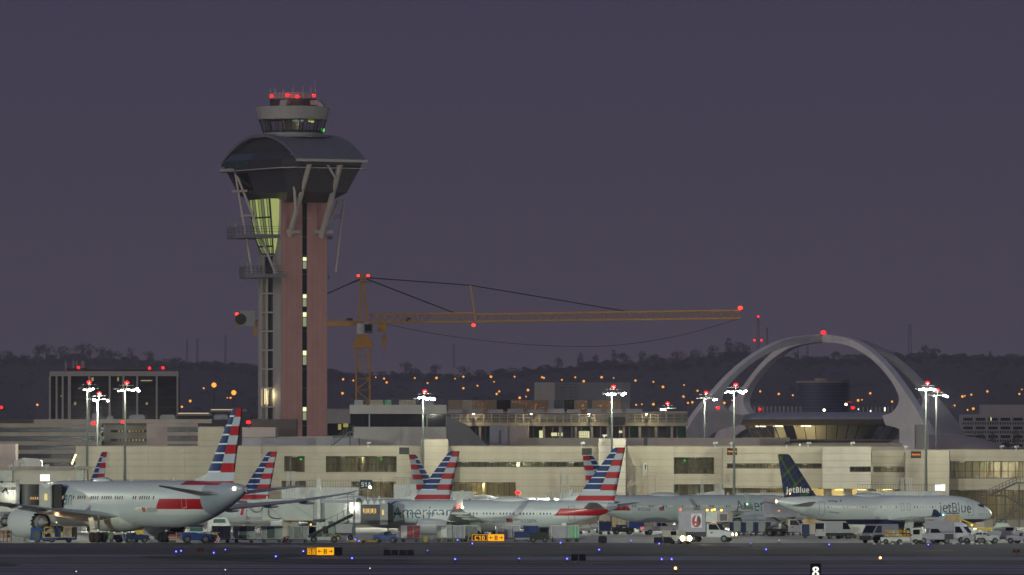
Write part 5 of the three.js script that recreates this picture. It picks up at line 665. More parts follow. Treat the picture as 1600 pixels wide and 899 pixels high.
// ---------- signs with writing ----------
function printed(w, h, draw) { const [c, x] = canvas(w, h); draw(x, w, h); return tex(c); }
function litFace(t, k) { return new THREE.MeshStandardMaterial({ color: 0x111111, emissive: 0xffffff, emissiveMap: t, emissiveIntensity: k, roughness: .4 }); }
function plate(w, h, t, m) { const g = new THREE.PlaneGeometry(w, h); return g; }
const AMBER = '#ffae10';
const gp = (px, py) => { const D = GD(py); return V(X(px, D), 0, -D); };
{ // two-panel taxiway signs
  function taxi(px0, px1, py, hpx, label, faces, blank) {
    const D = GD(py), s = F / D, o = thing('taxiway_sign', label, 'sign', gp((px0 + px1) / 2, py)), H = hpx / s, W = (px1 - px0) / s; let x = -W / 2;
    for (const [f, text, bg, fg, border, k] of faces) { const w = W * f, body = mb().b2(x + .02, x + w - .02, .22, .22 + H, -.22, 0).build('panel', M.black, o);
      if (text) { const t = printed(Math.round(w / H * 128), 128, (c, cw, ch) => { c.fillStyle = bg; c.fillRect(0, 0, cw, ch); if (border) { c.strokeStyle = fg; c.lineWidth = 9; c.strokeRect(10, 10, cw - 20, ch - 20); } c.fillStyle = fg; c.font = 'bold 112px sans-serif'; c.textAlign = 'center'; c.textBaseline = 'middle'; if (text === 'arrows') { c.fillText('B', cw / 2, ch / 2 + 4); c.lineWidth = 11; c.strokeStyle = fg; for (const q of [-1, 1]) { const a = cw / 2 + q * cw * .2, b = cw / 2 + q * cw * .4; c.beginPath(); c.moveTo(a, ch / 2); c.lineTo(b, ch / 2); c.moveTo(b - q * 22, ch / 2 - 22); c.lineTo(b, ch / 2); c.lineTo(b - q * 22, ch / 2 + 22); c.stroke(); } } else c.fillText(text, cw / 2, ch / 2 + 5, cw * .84); });
        const g = plate(w - .06, H - .05); g.translate(x + w / 2, .22 + H / 2, .012); piece('lit_sign_face', g, litFace(t, k), body); }
      x += w; }
    for (let i = 0; i < 4; i++) { const q = -W / 2 + W * (i + .5) / 4; mb().box(.07, .24, .07, q, .11, -.1).build('leg', M.greyDark, o); }
    const l = new THREE.RectAreaLight(0xffae20, 5, W * .6, H * .8); l.position.set(-W * .1, .22 + H / 2, .06); l.rotation.y = Math.PI; l.name = 'sign_light'; o.add(l); return o;
  }
  taxi(479, 535, 871.5, 12.5, 'lit black and yellow sign reading B8 and B with arrows', [[.27, 'B8', '#120a00', AMBER, true, 1.0], [.5, 'arrows', AMBER, '#3a2400', false, 1.15], [.23, null]]);
  taxi(736.5, 788, 848.8, 11.2, 'lit black and yellow sign reading C10 with arrows', [[.5, 'C10', '#120a00', AMBER, true, 1.0], [.5, 'arrows', AMBER, '#3a2400', false, 1.1]]);
  // backs of dark signs
  for (const [px, py, w, h, n, l] of [[623, 872, 49, 12.5, 4, 'row of four dark sign backs on the grass strip edge'], [904, 880.5, 24, 14, 2, 'pair of dark sign backs below the centre'], [1036, 852, 30, 12, 2, 'dark sign back before the small tractor with headlamps']]) { const D = GD(py), s = F / D, o = thing('sign_back', l, 'sign', gp(px, py)); for (let i = 0; i < n; i++) { const W = w / s / n; mb().prism([[-W / 2 + .03, .24], [W / 2 - .03, .24], [W / 2 - .06, h / s], [-W / 2 + .06, h / s]], -.3, 0, .03).build('housing', M.signBack, o).position.x = (i - (n - 1) / 2) * W; mb().box(.08, .26, .1, (i - (n - 1) / 2) * W, .13, -.15).build('leg', M.yellow, o); } }
  { const D = GD(851.5), o = thing('sign_back', 'round-shouldered dark sign back near the service carts', 'sign', gp(941.5, 851.5)); mb().prism([[-.48, .2], [.48, .2], [.56, .6], [.45, 1.05], [-.45, 1.05], [-.56, .6]], -.3, 0, .04).build('housing', M.black, o); mb().box(.08, .2, .1, 0, .1, -.1).build('leg', M.greyDark, o); }
  { const o = thing('distance_sign', 'black runway distance board with a lit white numeral', 'sign', V(X(1274.5, 640), 0, -640)); mb().prism([[-.42, .06], [.42, .06], [.42, 1.2], [.34, 1.26], [-.34, 1.26], [-.42, 1.2]], -.3, 0, .02).build('board', M.black, o); const t = printed(96, 160, (c, w, h) => { c.fillStyle = '#050505'; c.fillRect(0, 0, w, h); c.fillStyle = '#fffdf0'; c.font = 'bold 150px sans-serif'; c.textAlign = 'center'; c.textBaseline = 'middle'; c.fillText('8', w / 2, h / 2 + 8); }); const g = plate(.72, 1.12); g.translate(0, .66, .012); piece('lit_sign_face', g, litFace(t, 1.25), o); mb().box(.1, .06, .1, 0, .03, -.15).build('leg', M.greyDark, o); }
  for (const [px, py, l] of [[313, 868, 'small red-brown marker board on the green strip'], [1588, 869.5, 'small red-lit marker board at the right edge']]) { const o = thing('marker_board', l, 'sign', gp(px, py)); mb().box(.34, .3, .05, -.2, .52, 0).box(.34, .3, .05, .2, .52, 0).build('board', mat(.22, .07, .02, .7), o); mb().box(.06, .4, .06, 0, .2, -.03).build('leg', mat(.2, .06, .02, .7), o); }
  const gate = (px, py, D, l, text, lit, w, h) => { const o = thing('gate_sign', l, 'sign', V(X(px, D), Y(py, D), -D)), t = printed(128, 80, (c, cw, ch) => { c.fillStyle = lit ? '#fffef4' : '#23282c'; c.fillRect(0, 0, cw, ch); if (text) { c.fillStyle = '#d8dcda'; c.font = 'bold 62px sans-serif'; c.textAlign = 'center'; c.textBaseline = 'middle'; c.fillText(text, cw / 2, ch / 2 + 4, 112); } else { c.fillStyle = '#c8c4a8'; for (let i = 0; i < 3; i++) for (let j = 0; j < 3; j++) if ((i + j * 2) % 4) c.fillRect(22 + i * 34, 16 + j * 22, 14, 5); } });
    mb().box(w, h, .22, 0, 0, -.13).build('case', M.greyDark, o); const g = plate(w - .08, h - .08); piece(lit ? 'lit_sign_face' : 'face', g, lit ? litFace(t, 1.5) : new THREE.MeshStandardMaterial({ map: t, roughness: .5 }), o).position.z = .012; mb().rod(V(0, -h / 2, -.13), V(0, -h / 2 - 2.4, -.13), .09).build('post', M.galv, o); if (lit) { const q = new THREE.RectAreaLight(0xfff8e0, 4, w, h); q.position.z = .05; q.rotation.y = Math.PI; q.name = 'sign_light'; o.add(q); } };
  gate(70, 747, 1085, 'bright white lit sign box above the far left boarding bridge', '', true, 1.35, .95); gate(1241.5, 757, 1300, 'bright white lit sign box behind the plaid fin', '', true, 1.9, 1.15); gate(1469, 762.3, 1300, 'white lit sign box above the plaid-finned jet forward cabin', '', true, 1.7, 1.05); gate(572, 757, 1210, 'dark gate board reading 51A above the boarding bridge', '51A', false, 1.8, 1.25);
  for (const [px, py, l, lit] of [[1144, 706, 'amber dot display on the wall beside a light mast', 1], [1431.5, 711, 'amber dot display on the pier near the rightmost mast', 1], [631.5, 705, 'unlit black display on the wall above the ribbon window end', 0], [917, 706, 'unlit black display on the wall beside the pale square block', 0]]) { const D = 1441, o = thing('dot_display', l, 'display', V(X(px, D), Y(py, D), -D)); mb().box(1.75, 1.2, .35, 0, 0, 0).build('case', M.black, o); if (lit) { const t = printed(128, 64, (c, w, h) => { c.fillStyle = '#140800'; c.fillRect(0, 0, w, h); c.fillStyle = '#ff8c10'; for (let i = 0; i < 26; i++) { const r = (i * 7 % 5); if (i === 12 || i === 18) continue; c.fillRect(6 + i * 4.5, 22 + (r % 2) * 6, 3.4, 22 - (r % 3) * 4); } }); const g = plate(1.6, .8); piece('display_face', g, litFace(t, 1.4), o).position.set(0, .05, .19); } }
}
// ---------- taxiway lights ----------
const tBase = mb().cyl(.05, .12, .3, 0, .15, 0, 'y', 10).geo(), tBulb = new THREE.SphereGeometry(.11, 12, 8);
const blues = '275,865 283,864 334,867 352,862 431,873 474,864.5 550,876 543,844.5 555,845 561,847.5 615,845 668,863.5 711,877.5 715,846 738,852 811,876.5 876,850.5 886,877 936,862 986,847.5 1030,852 1034,877.5 1049.5,877.5 1173,852 1197,861.5 1295.5,853.5 1450.5,853.7';
const labelBlue = ['blue taxiway light nearest the left on the dark pavement', 'blue taxiway light just right of the leftmost one', 'blue taxiway light on the green strip below the wide jet tail', 'faint blue taxiway light above the green strip', 'blue taxiway light low left of the lit B sign', 'blue taxiway light touching the lit B sign', 'blue taxiway light low right of the lit B sign', 'large blue light below the belt loader', 'pale blue light beside the yellow tow bar', 'small blue light under the yellow tow bar', 'blue light by the small blue tractor', 'blue light right of the four dark sign backs', 'faint blue light below the lit C sign', 'blue light left of the lit C sign near the containers', 'blue light left under the lit C sign', 'faint blue light beside the pair of sign backs', 'blue light below the green container', 'blue light left of the pair of dark sign backs', 'faint blue light on the centre taxiway', 'blue light below the white pickup', 'blue light under the dark sign back by the headlamps', 'left one of two blue lights low below the headlamps', 'right one of two blue lights low below the headlamps', 'blue light below the delivery truck', 'faint blue light below the scissor truck', 'blue light below the white van', 'blue light below the parked white pickup row'];
blues.split(' ').forEach((s, i) => { const [px, py] = s.split(',').map(Number), o = thing('taxiway_light', labelBlue[i], 'taxiway light', gp(px, py + 2.5), 0, 'blue taxiway lights'); piece('base', tBase, M.greyDark, o); const b = piece('bulb', tBulb, M.lampBlue, o); b.position.y = .36; b.scale.setScalar(i % 4 === 3 ? .8 : 1.15); piece('lens', tBulb, glow(.75, .8, 1, 2.2), o).position.set(0, .36, .09); o.children[2].scale.setScalar(i % 4 === 3 ? .35 : .5); });
for (const [px, py, l] of [[1375.5, 876.5, 'orange runway light near the right'], [1055.5, 893.5, 'orange runway light lowest in the middle']]) { const o = thing('runway_light', l, 'runway light', gp(px, py + 1.5)); piece('base', tBase, M.greyDark, o); const b = piece('bulb', tBulb, glow(1, .42, .12, 6), o); b.position.y = .36; b.scale.setScalar(1.1); }
for (const [px, py] of [[119, 895], [352, 892.5], [578, 890]]) { const o = thing('pavement_stud', ['tiny white stud light near the lower left', 'tiny white stud light below the green strip', 'tiny white stud light below the lit B sign'][[119, 352, 578].indexOf(px)], 'stud light', gp(px, py)); mb().cyl(.1, .12, .06, 0, .03, 0).build('base', M.greyDark, o); mb().ball(.05, 0, .09, 0).build('lamp', glow(1, .9, .7, 2), o); }
// ---------- boarding bridges ----------
function ribbed(b, x0, x1, y0, y1, z0, z1, step = .42) { b.b2(x0, x1, y0, y1, z0, z1); for (let x = x0 + step / 2; x < x1; x += step) b.box(step * .45, y1 - y0 - .3, .06, x, (y0 + y1) / 2, z1 + .03); return b; }
{ const D = 1150, s = F / D, xc = 500, o = thing('boarding_bridge', 'long grey ribbed boarding bridge ending at the centre jet nose', 'boarding bridge', V(X(xc, D), 0, -D)), lx = px => (px - xc) / s, H = py => Y(py, D);
  ribbed(mb(), lx(386), lx(412), H(806), H(782), -2.8, -.3).build('tunnel', M.bridge, o); ribbed(mb(), lx(410), lx(497), H(812.5), H(781.5), -3, 0).build('tunnel', M.bridge, o); ribbed(mb(), lx(497), lx(546), H(815), H(786.5), -2.8, -.25).build('tunnel', M.bridge, o);
  mb().b2(lx(386), lx(497), H(814), H(812.4), -3.05, .06).build('floor_beam', M.wallTan, o); mb().b2(lx(410), lx(546), H(782), H(780.6), -2.9, -.05).build('roof_rail', M.offWhite, o);
  for (const [a, b] of [[412, 442], [452, 490]]) mb().beam(V(lx(a), H(785), .08), V(lx(b), H(811), .08), .07).build('brace', M.grey, o);
  mb().b2(lx(495), lx(500.5), 0.3, H(748), .1, .75).build('lift_column', M.offWhite, o); mb().b2(lx(495), lx(500.5), .3, H(748), -3.9, -3.2).build('lift_column', M.offWhite, o); mb().b2(lx(492), lx(503), .1, 1.1, -4, .8).build('bogie', M.greyDark, o); for (const z of [.3, -3.6]) mb().cyl(.55, .55, .4, lx(497), .55, z, 'z').build('wheel', M.rubber, o);
  const rot = mb().b2(lx(546), lx(563.5), H(817), H(785), -3, .15); rot.build('rotunda', M.white, o); const cab = mb().b2(lx(563.5), lx(594), H(820), H(789), -3.2, .35).build('cab', M.greyDark, o); for (let k = 0; k < 9; k++) { const c = (k * 5) % 3; mb().b2(lx(567.5 + k * 2.3), lx(569.3 + k * 2.3), H(801.5 + c), H(795), .36, .38).build('lit_window', glow(1, .66, .22, .9 - c * .25), cab); }
  mb().b2(lx(594), lx(606), H(820.5), H(787), -3.3, .5).build('cab_end', M.grey, o); mb().b2(lx(597), lx(600), H(805), H(797), .51, .53).build('lit_window', glow(1, .7, .25, .9), o);
  const hood = mb(); for (let k = 0; k < 4; k++) hood.b2(lx(606 + k * 2.2), lx(607.6 + k * 2.2), H(816), H(785.5 + k * 1.3), -3.2, .45 - k * .05); hood.build('hood', M.black, o);
  for (let k = 0; k < 4; k++) mb().prism([[lx(566 + k * 9.6), H(788.8)], [lx(570.5 + k * 9.6), H(780.6)], [lx(575.3 + k * 9.6), H(788.8)]], -3, .2, .04).build('canopy_fold', M.white, o);
  { const r = mb(); for (const px of [543, 553]) r.rod(V(lx(px), H(820), .3), V(lx(px), H(771), .3), .05); for (const y of [773, 780, 790, 800, 810]) r.rod(V(lx(543), H(y), .3), V(lx(553), H(y), .3), .04); r.build('ladder', M.galv, o); }
  { const st = mb(); for (let k = 0; k < 12; k++) st.box(.28, .05, .9, lx(508 + k * 2.9), H(839 - k * 2), .9); st.beam(V(lx(506), H(841), .45), V(lx(546), H(815), .45), .08, .2).beam(V(lx(506), H(841), 1.35), V(lx(546), H(815), 1.35), .08, .2).beam(V(lx(506), H(831), 1.35), V(lx(546), H(805), 1.35), .05).beam(V(lx(506), H(831), .45), V(lx(546), H(805), .45), .05); st.build('stair', M.galv, o); }
  const cable = mb().tube([V(lx(385), H(784), .3), V(lx(390), H(794), .3), V(lx(398), H(800.5), .3), V(lx(406), H(799), .3), V(lx(412), H(791), .3), V(lx(418), H(786), .3), V(lx(419.5), H(795), .3), V(lx(420.5), H(806), .3), V(lx(427), H(810), .3), V(lx(440), H(811), .3)], .06, 60, 6); cable.build('cable', M.black, o);
  mb().ball(.2, lx(550.5), H(794), .4).build('lamp', glow(1, .98, .85, 25), o); const l = new THREE.PointLight(new THREE.Color(1, .97, .85), 6, 0, 2); l.position.set(lx(550), H(793.5), .8); l.castShadow = true; l.name = 'lamp_light'; o.add(l);
  mb().b2(lx(440), lx(466), .2, H(812.6), -2.2, -1.8).build('support_column', M.wallTan, o); mb().ball(.6, lx(560.5), H(784), -.4, .7, .9, .7).build('roof_camera', M.greyDark, o); mb().ball(.3, lx(439.5), H(814), .1).build('lamp_globe', M.white, o); }
{ const D = 1074, s = F / D, xc = 60, o = thing('boarding_bridge', 'grey boarding bridge with round rotunda at the wide jet door', 'boarding bridge', V(X(xc, D), 0, -D)), lx = px => (px - xc) / s, H = py => Y(py, D);
  mb().cyl(lx(61) - lx(45), lx(61) - lx(45), H(757) - H(790), lx(45), (H(757) + H(790)) / 2, -2, 'y', 28).build('rotunda', M.greyDark, o); mb().b2(lx(61), lx(81), H(795), H(756), -3.2, .1).build('cab', M.bridge, o); mb().b2(lx(81), lx(96), H(794), H(757), -3, -.2).build('hood', M.black, o); mb().b2(lx(69), lx(74), H(782), H(772), .11, .14).build('lit_window', glow(1, .8, .3, .8), o); mb().b2(lx(77.5), lx(79), H(800), H(752), .12, .24).build('post', M.offWhite, o); mb().prism([[lx(63), H(756)], [lx(86), H(756)], [lx(72), H(764)]], .11, .2).build('canopy', M.white, o);
  for (let k = 0; k < 6; k++) mb().b2(lx(40 + k * 3.4), lx(42 + k * 3.4), H(781), H(777), -2 + lx(61) - lx(45) + .01 - Math.abs(k - 2) * .1, -2 + lx(61) - lx(45) + .05 - Math.abs(k - 2) * .1).build('lit_window', glow(1, .6, .2, .6), o);
  mb().b2(lx(-30), lx(26), H(800), H(766), -3.2, -1).build('tunnel', M.offWhite, o); mb().b2(lx(24), lx(29), .2, H(750), -1, -.6).build('lift_column', M.grey, o); mb().b2(lx(36), lx(42), 0, H(790), -2.4, -1.8).build('support_column', M.grey, o); mb().box(2.6, .5, .4, lx(14), H(758), -.9).build('roof_unit', M.offWhite, o); mb().rod(V(lx(2), H(770), -.9), V(lx(8), H(763), -.9), .08).rod(V(lx(8), H(763), -.9), V(lx(12), H(772), -.9), .08).build('hose', M.black, o);
  mb().ball(.2, lx(16), H(772), -.7).build('lamp', glow(1, .95, .75, 8), o); const l = new THREE.PointLight(new THREE.Color(1, .95, .75), 5, 0, 2); l.position.set(lx(16), H(772), -.3); l.castShadow = true; l.name = 'lamp_light'; o.add(l);
  const r = mb(); for (let k = 0; k < 7; k++) r.box(.05, 1.1, .05, lx(-2 + k * 4), H(765) + .5, -1.05); r.box(2.2, .05, .05, lx(11), H(765) + 1, -1.05); r.build('railing', M.greyDark, o); }
// bridges and platforms standing against the terminal
function bridgeHead(px0, px1, y0, y1, D, label, slope = 0) {
  const xc = (px0 + px1) / 2, s = F / D, o = thing('gate_bridge', label, 'boarding bridge', V(X(xc, D), 0, -D)), lx = px => (px - xc) / s, H = py => Y(py, D);
  mb().prism([[lx(px0), H(y1)], [lx(px1), H(y1 - slope)], [lx(px1), H(y0 - slope)], [lx(px0), H(y0)]], -3, 0, .05).build('tunnel', M.white, o); for (const px of [px0 + 6, px1 - 8]) mb().b2(lx(px), lx(px + 4), 0, H(y1 - slope / 2), -1.8, -1.2).build('support_column', M.galv, o);
  const r = mb(); for (let px = px0; px <= px1; px += 4) r.box(.05, 1.1, .05, lx(px), H(y0) + .5 + (px - px0) / (px1 - px0) * slope / s, -.1); r.beam(V(lx(px0), H(y0) + 1.05, -.1), V(lx(px1), H(y0 - slope) + 1.05, -.1), .05); r.build('railing', M.galv, o); return o; }
bridgeHead(1340, 1470, 768, 786, 1290, 'white railed gate platform above the plaid-finned jet cabin'); bridgeHead(1078, 1132, 774, 786, 1330, 'sloping white bridge roof behind the long silver jet', 9); bridgeHead(876, 940, 770, 785, 1360, 'white bridge roof behind the central striped fin'); bridgeHead(440, 560, 762, 783, 1330, 'railed platform behind the wide jet wing tip'); bridgeHead(615, 650, 757, 782, 1340, 'grey box bridge head behind the pair of crossed fins'); bridgeHead(690, 740, 768, 780, 1350, 'low white bridge roof right of the crossed fins'); bridgeHead(1150, 1250, 771, 786, 1330, 'white railed platform left of the plaid fin');
for (const [px, y0, D, l] of [[450, 738, 1325, 'left white A-frame post behind the wide jet wing'], [458, 738, 1325, 'right white A-frame post behind the wide jet wing'], [876, 742, 1345, 'left pale post beside the central fin'], [887, 742, 1345, 'right pale post beside the central fin'], [1097, 752, 1325, 'left A-frame lift post behind the long silver jet'], [1127, 756, 1325, 'right A-frame lift post behind the long silver jet'], [1410, 748, 1285, 'left A-frame lift post above the plaid-finned jet'], [1423, 748, 1285, 'right A-frame lift post above the plaid-finned jet'], [637, 744, 1335, 'hooped pale post by the crossed fins']]) { const o = thing('lift_post', l, 'post', V(X(px, D), 0, -D), 0, 'bridge lift posts'), h = Y(y0, D); mb().beam(V(-.35, 2, 0), V(-.1, h, 0), .14).beam(V(.35, 2, 0), V(.1, h, 0), .14).box(.9, .18, .3, 0, h, 0).box(.5, .1, .1, 0, h * .8, 0).build('frame', M.offWhite, o); mb().box(1, 2, .5, 0, 1, 0).build('base', M.grey, o); }
// outside stairs
function stairs(D, label, flights, posts, m, name = 'outside_stair') {
  const xc = flights[0][0], o = thing(name, label, 'stair', V(X(xc, D), 0, -D)), P = (px, py, z) => V((px - xc) * D / F, Y(py, D), z);
  for (const [x0, y0, x1, y1, z = 0] of flights) { const f = mb(), n = Math.max(2, Math.round(Math.hypot(x1 - x0, y1 - y0) / 3)); for (const dz of [0, 1.2]) f.beam(P(x0, y0, z + dz), P(x1, y1, z + dz), .08, .28); for (let i = 0; i <= n; i++) { const q = P(x0 + (x1 - x0) * i / n, y0 + (y1 - y0) * i / n, z + .6); f.box(.3, .05, 1.1, q.x, q.y, q.z); }
    const fl = f.build(y0 === y1 ? 'landing' : 'flight', m, o), r = mb(); for (const dz of [0, 1.2]) { for (const up of [.55, 1.05]) r.beam(P(x0, y0, z + dz).add(V(0, up, 0)), P(x1, y1, z + dz).add(V(0, up, 0)), .05); for (let i = 0; i <= n; i += 2) { const q = P(x0 + (x1 - x0) * i / n, y0 + (y1 - y0) * i / n, z + dz); r.box(.05, 1.1, .05, q.x, q.y + .55, q.z); } } r.build('railing', m, fl); }
  for (const [px, y0] of posts) { const q = P(px, y0, 1.2); mb().box(.22, q.y, .22, q.x, q.y / 2, q.z).build('post', m, o); } return o; }
stairs(1446, 'pale outside stair climbing the cream terminal wall', [[968, 760, 983, 760, .5], [983, 760, 1008, 744, .5], [1008, 744, 1026, 744, .5], [1008, 770, 996, 785, 1.8]], [[984, 760], [997, 760], [1012, 744], [1024, 744]], M.wallTan);
stairs(1400, 'dark steel switchback stair at the right edge', [[1545, 775, 1588, 755, 0], [1588, 755, 1640, 755, 0], [1545, 775, 1530, 775, 0], [1570, 775, 1612, 800, 1.4], [1545, 775, 1570, 775, 1.4], [1552, 822, 1590, 797, 0]], [[1531, 775], [1557, 776], [1571, 776], [1592, 755], [1620, 755]], M.greyDark);
stairs(1492, 'pale roof stair climbing to the concrete block', [[518, 697, 546, 675, 0], [546, 675, 553, 675, 0]], [[547, 675]], M.galv); stairs(1495, 'dark short roof stair below the sloping wall', [[724, 697, 716, 686, 0]], [], M.greyDark);
{ const o = thing('stair_entrance', 'grey door at the head of the pale outside stair', 'entrance', V(X(1007.5, 1449.6), Y(744, 1449.6), -1449.6)); mb().b2(-.34, .34, 0, 2.3, -.02, .1).build('leaf', M.offWhite, o); mb().b2(.02, .2, 1.2, 1.9, .1, .12).build('window', M.glassDark, o); }
// roof cameras
for (const [px, py, l] of [[575, 697, 'white security camera on the roof before the concrete block'], [909, 697.5, 'white security camera above the unlit black display'], [944, 686, 'white security camera on top of the pale square block'], [1117, 697.5, 'white security camera left of the amber display'], [1143, 697.5, 'white security camera above the amber display'], [1229, 697.5, 'dark flat camera above the plaid fin'], [1263, 697.5, 'white security camera right of the plaid fin'], [1331, 697.5, 'white boxy camera above the slot window'], [1415, 703, 'white security camera above the solid pier'], [1565, 703, 'white security camera on the right hall roof'], [1588, 703, 'white security camera nearest the right edge'], [72, 733, 'white camera on a bent pole over the far left annex'], [118, 733, 'white dome camera at the end of the far left annex'], [15, 734, 'white hooked lamp on the far left annex']]) { const D = px < 130 ? 1343 : 1443, o = thing('security_camera', l, 'camera', V(X(px, D), Y(py, D), -D), 0, 'roof edge cameras'); mb().rod(V(0, -.4, 0), V(0, .45, 0), .05).build('stem', M.white, o); mb().box(.75, .3, .35, .12, .55, .25, .25, .5).build('housing', px === 1229 ? M.black : M.white, o); }
{ const o = thing('trail_bar', 'slanted glowing bar for a moving light trail below the ribbon windows', 'lamp', V(X(115, 1430), Y(718, 1430), -1430)); mb().rod(V(-.34, -.85, 0), V(.34, .85, 0), .14, 10).build('tube', glow(1, .78, .3, 4), o); mb().rod(V(0, -.4, -.1), V(0, -2.4, -.1), .05).build('stem', M.greyDark, o); const o2 = thing('stair_lamp', 'green-white lamp bar under a dark roof hood', 'lamp', V(X(1250, 1449), Y(695, 1449), -1449)); mb().box(.2, .55, .1, 0, -.15, .1).build('tube', glow(.6, 1, .45, 1.6), o2); mb().box(1.2, .15, .5, 0, .35, 0).build('hood', M.black, o2); }  // slanted bar is the streak of a moving light, built as a glowing solid
// ---------- vehicles and ground equipment (each faces +x) ----------
function wheels(o, xs, z, r, w = .24) { for (const x of xs) for (const s of [-1, 1]) { const m = mb().cyl(r, r, w, x, r, s * z, 'z', 18).build('wheel', M.rubber, o); mb().cyl(r * .55, r * .55, .03, x, r, s * (z + w / 2 + .012), 'z', 12).build('rim', M.rimGrey, m); } }
const headlamp = (o, x, y, z, m = M.lampWarm, r = .1) => mb().ball(r, x, y, z, .5, 1, 1, 10).build('headlight', m, o);
function sides(o, pts, z, name, m) { for (const s of [-1, 1]) { const b = mb().prism(pts, s > 0 ? z : -z - .02, s > 0 ? z + .02 : -z); b.build(name, m, o); } }
function place(name, label, cat, px, py, turn = 0, group) { const o = thing(name, label, cat, gp(px, py), turn, group); return o; }
const BAGG = 'baggage containers on dollies', CARTS = 'baggage carts';
function uld(px, py, label, m1, m2, W = 2.9, turn = .12) {      // container on its dolly
  const o = place('cargo_container', label, 'container', px, py, turn, BAGG), h = 1.62, y = .5, w = W / 2;
  mb().prism([[-w, y + .45], [-w + .35, y], [w, y], [w, y + h], [-w, y + h]], -.75, .7, .03).build('shell', m1, o);
  if (m2) mb().b2(-w * .5, w * .22, y + .1, y + h - .12, .71, .76).build('curtain', m2, o); for (const x of [-w + .06, w - .06, -w * .52, w * .26]) mb().b2(x - .04, x + .04, y + .05, y + h, .71, .79).build('edge_rail', M.offWhite, o); mb().b2(-w, w, y + h - .06, y + h + .02, -.77, .76).build('roof', M.offWhite, o);
  mb().b2(-w * .9, -w * .6, y + 1.0, y + 1.12, .72, .745).b2(w * .4, w * .85, y + 1.15, y + 1.25, .72, .745).build('label_plate', M.grey, o);
  const d = mb().b2(-w - .2, w + .2, .34, .46, -.8, .8).b2(w + .2, w + .9, .36, .42, -.06, .06).build('dolly', M.greyDark, o); wheels(d, [-w * .7, w * .7], .55, .19, .14); return o; }
function cart(px, py, label, roof, side, panel, W = 2.7, turn = .08, group = CARTS) {
  const o = place('baggage_cart', label, 'cart', px, py, turn, group), w = W / 2; mb().b2(-w, w, .42, .54, -.75, .75).build('deck', M.greyDark, o); mb().b2(-w, w, 1.96, 2.04, -.8, .8).build('roof', roof, o);
  for (const x of [-w + .05, w - .05]) mb().b2(x - .04, x + .04, .54, 1.96, -.76, .76).build('end_panel', side, o); mb().b2(-w * .32, w * .86, .56, 1.94, .70, .74).build('curtain', panel, o); mb().b2(-w * .95, -w * .36, .56, 1.94, .70, .74).build('curtain', side, o); mb().b2(-w * .95, w * .95, .56, 1.94, -.74, -.7).build('curtain', side, o);
  mb().beam(V(w, .45, 0), V(w + .8, .35, 0), .07).build('drawbar', M.yellow, o); wheels(o, [-w * .65, w * .65], .58, .2, .14); return o; }
function tug(px, py, label, body, dir = 1, cab = true, group) {
  const o = place('baggage_tractor', label, 'tractor', px, py, dir > 0 ? .15 : Math.PI - .15, group); mb().prism([[-1.5, .35], [1.55, .35], [1.55, .95], [.5, 1.08], [.4, 1.0], [-.5, .9], [-.6, 1.1], [-1.5, 1.1]], -.72, .72, .05).build('body', body, o);
  if (cab) { const c = mb(); for (const [x, z] of [[.45, -.62], [.45, .62], [-.95, -.62], [-.95, .62]]) c.rod(V(x, 1, z), V(x - .1, 1.95, z), .04); c.b2(-1.1, .42, 1.93, 2.02, -.68, .68); c.build('canopy', M.white, o); mb().b2(.36, .4, 1.1, 1.9, -.58, .58).build('windscreen', M.glassDark, o); }
  mb().b2(-.55, -.1, .85, 1.3, -.5, .5).build('seat', M.black, o); mb().b2(1.56, 1.66, .4, .6, -.7, .7).build('bumper', M.greyDark, o); wheels(o, [-1, 1], .66, .36, .24); return o; }
function van(px, py, label, dir, tone = M.vehicle, turn = .25) {
  const o = place('van', label, 'van', px, py, dir > 0 ? turn : Math.PI - turn, 'service vans'); mb().prism([[-2.7, .4], [2.7, .4], [2.75, 1.0], [2.35, 1.28], [1.55, 2.3], [1.3, 2.42], [-2.6, 2.42], [-2.72, 2.2]], -.98, .98, .07).build('body', tone, o);
  sides(o, [[2.2, 1.32], [1.55, 2.2], [.75, 2.2], [.75, 1.32]], .99, 'side_window', M.glassDark); mb().prism([[-.03, 0], [.03, 0], [.03, 1.12], [-.03, 1.12]], -.82, .82).build('windscreen', M.glassDark, o).applyMatrix4(new THREE.Matrix4().makeRotationZ(.665).setPosition(2.34, 1.3, 0)); mb().b2(-2.76, -2.73, 1.35, 2.15, -.8, .8).build('rear_window', M.glassDark, o);
  mb().b2(2.72, 2.8, .4, .92, -.95, .95).build('grille', M.black, o); sides(o, [[-2.6, .42], [2.6, .42], [2.6, .82], [-2.6, .82]], .992, 'sill_trim', M.black); for (const z of [-.8, .8]) { mb().b2(-2.78, -2.74, 1.0, 1.3, z - .08, z + .08).build('tail_light', M.red, o); mb().b2(2.62, 2.74, .95, 1.12, z - .14, z + .14).build('headlight', M.offWhite, o); } wheels(o, [-1.7, 1.75], .88, .36); return o; }
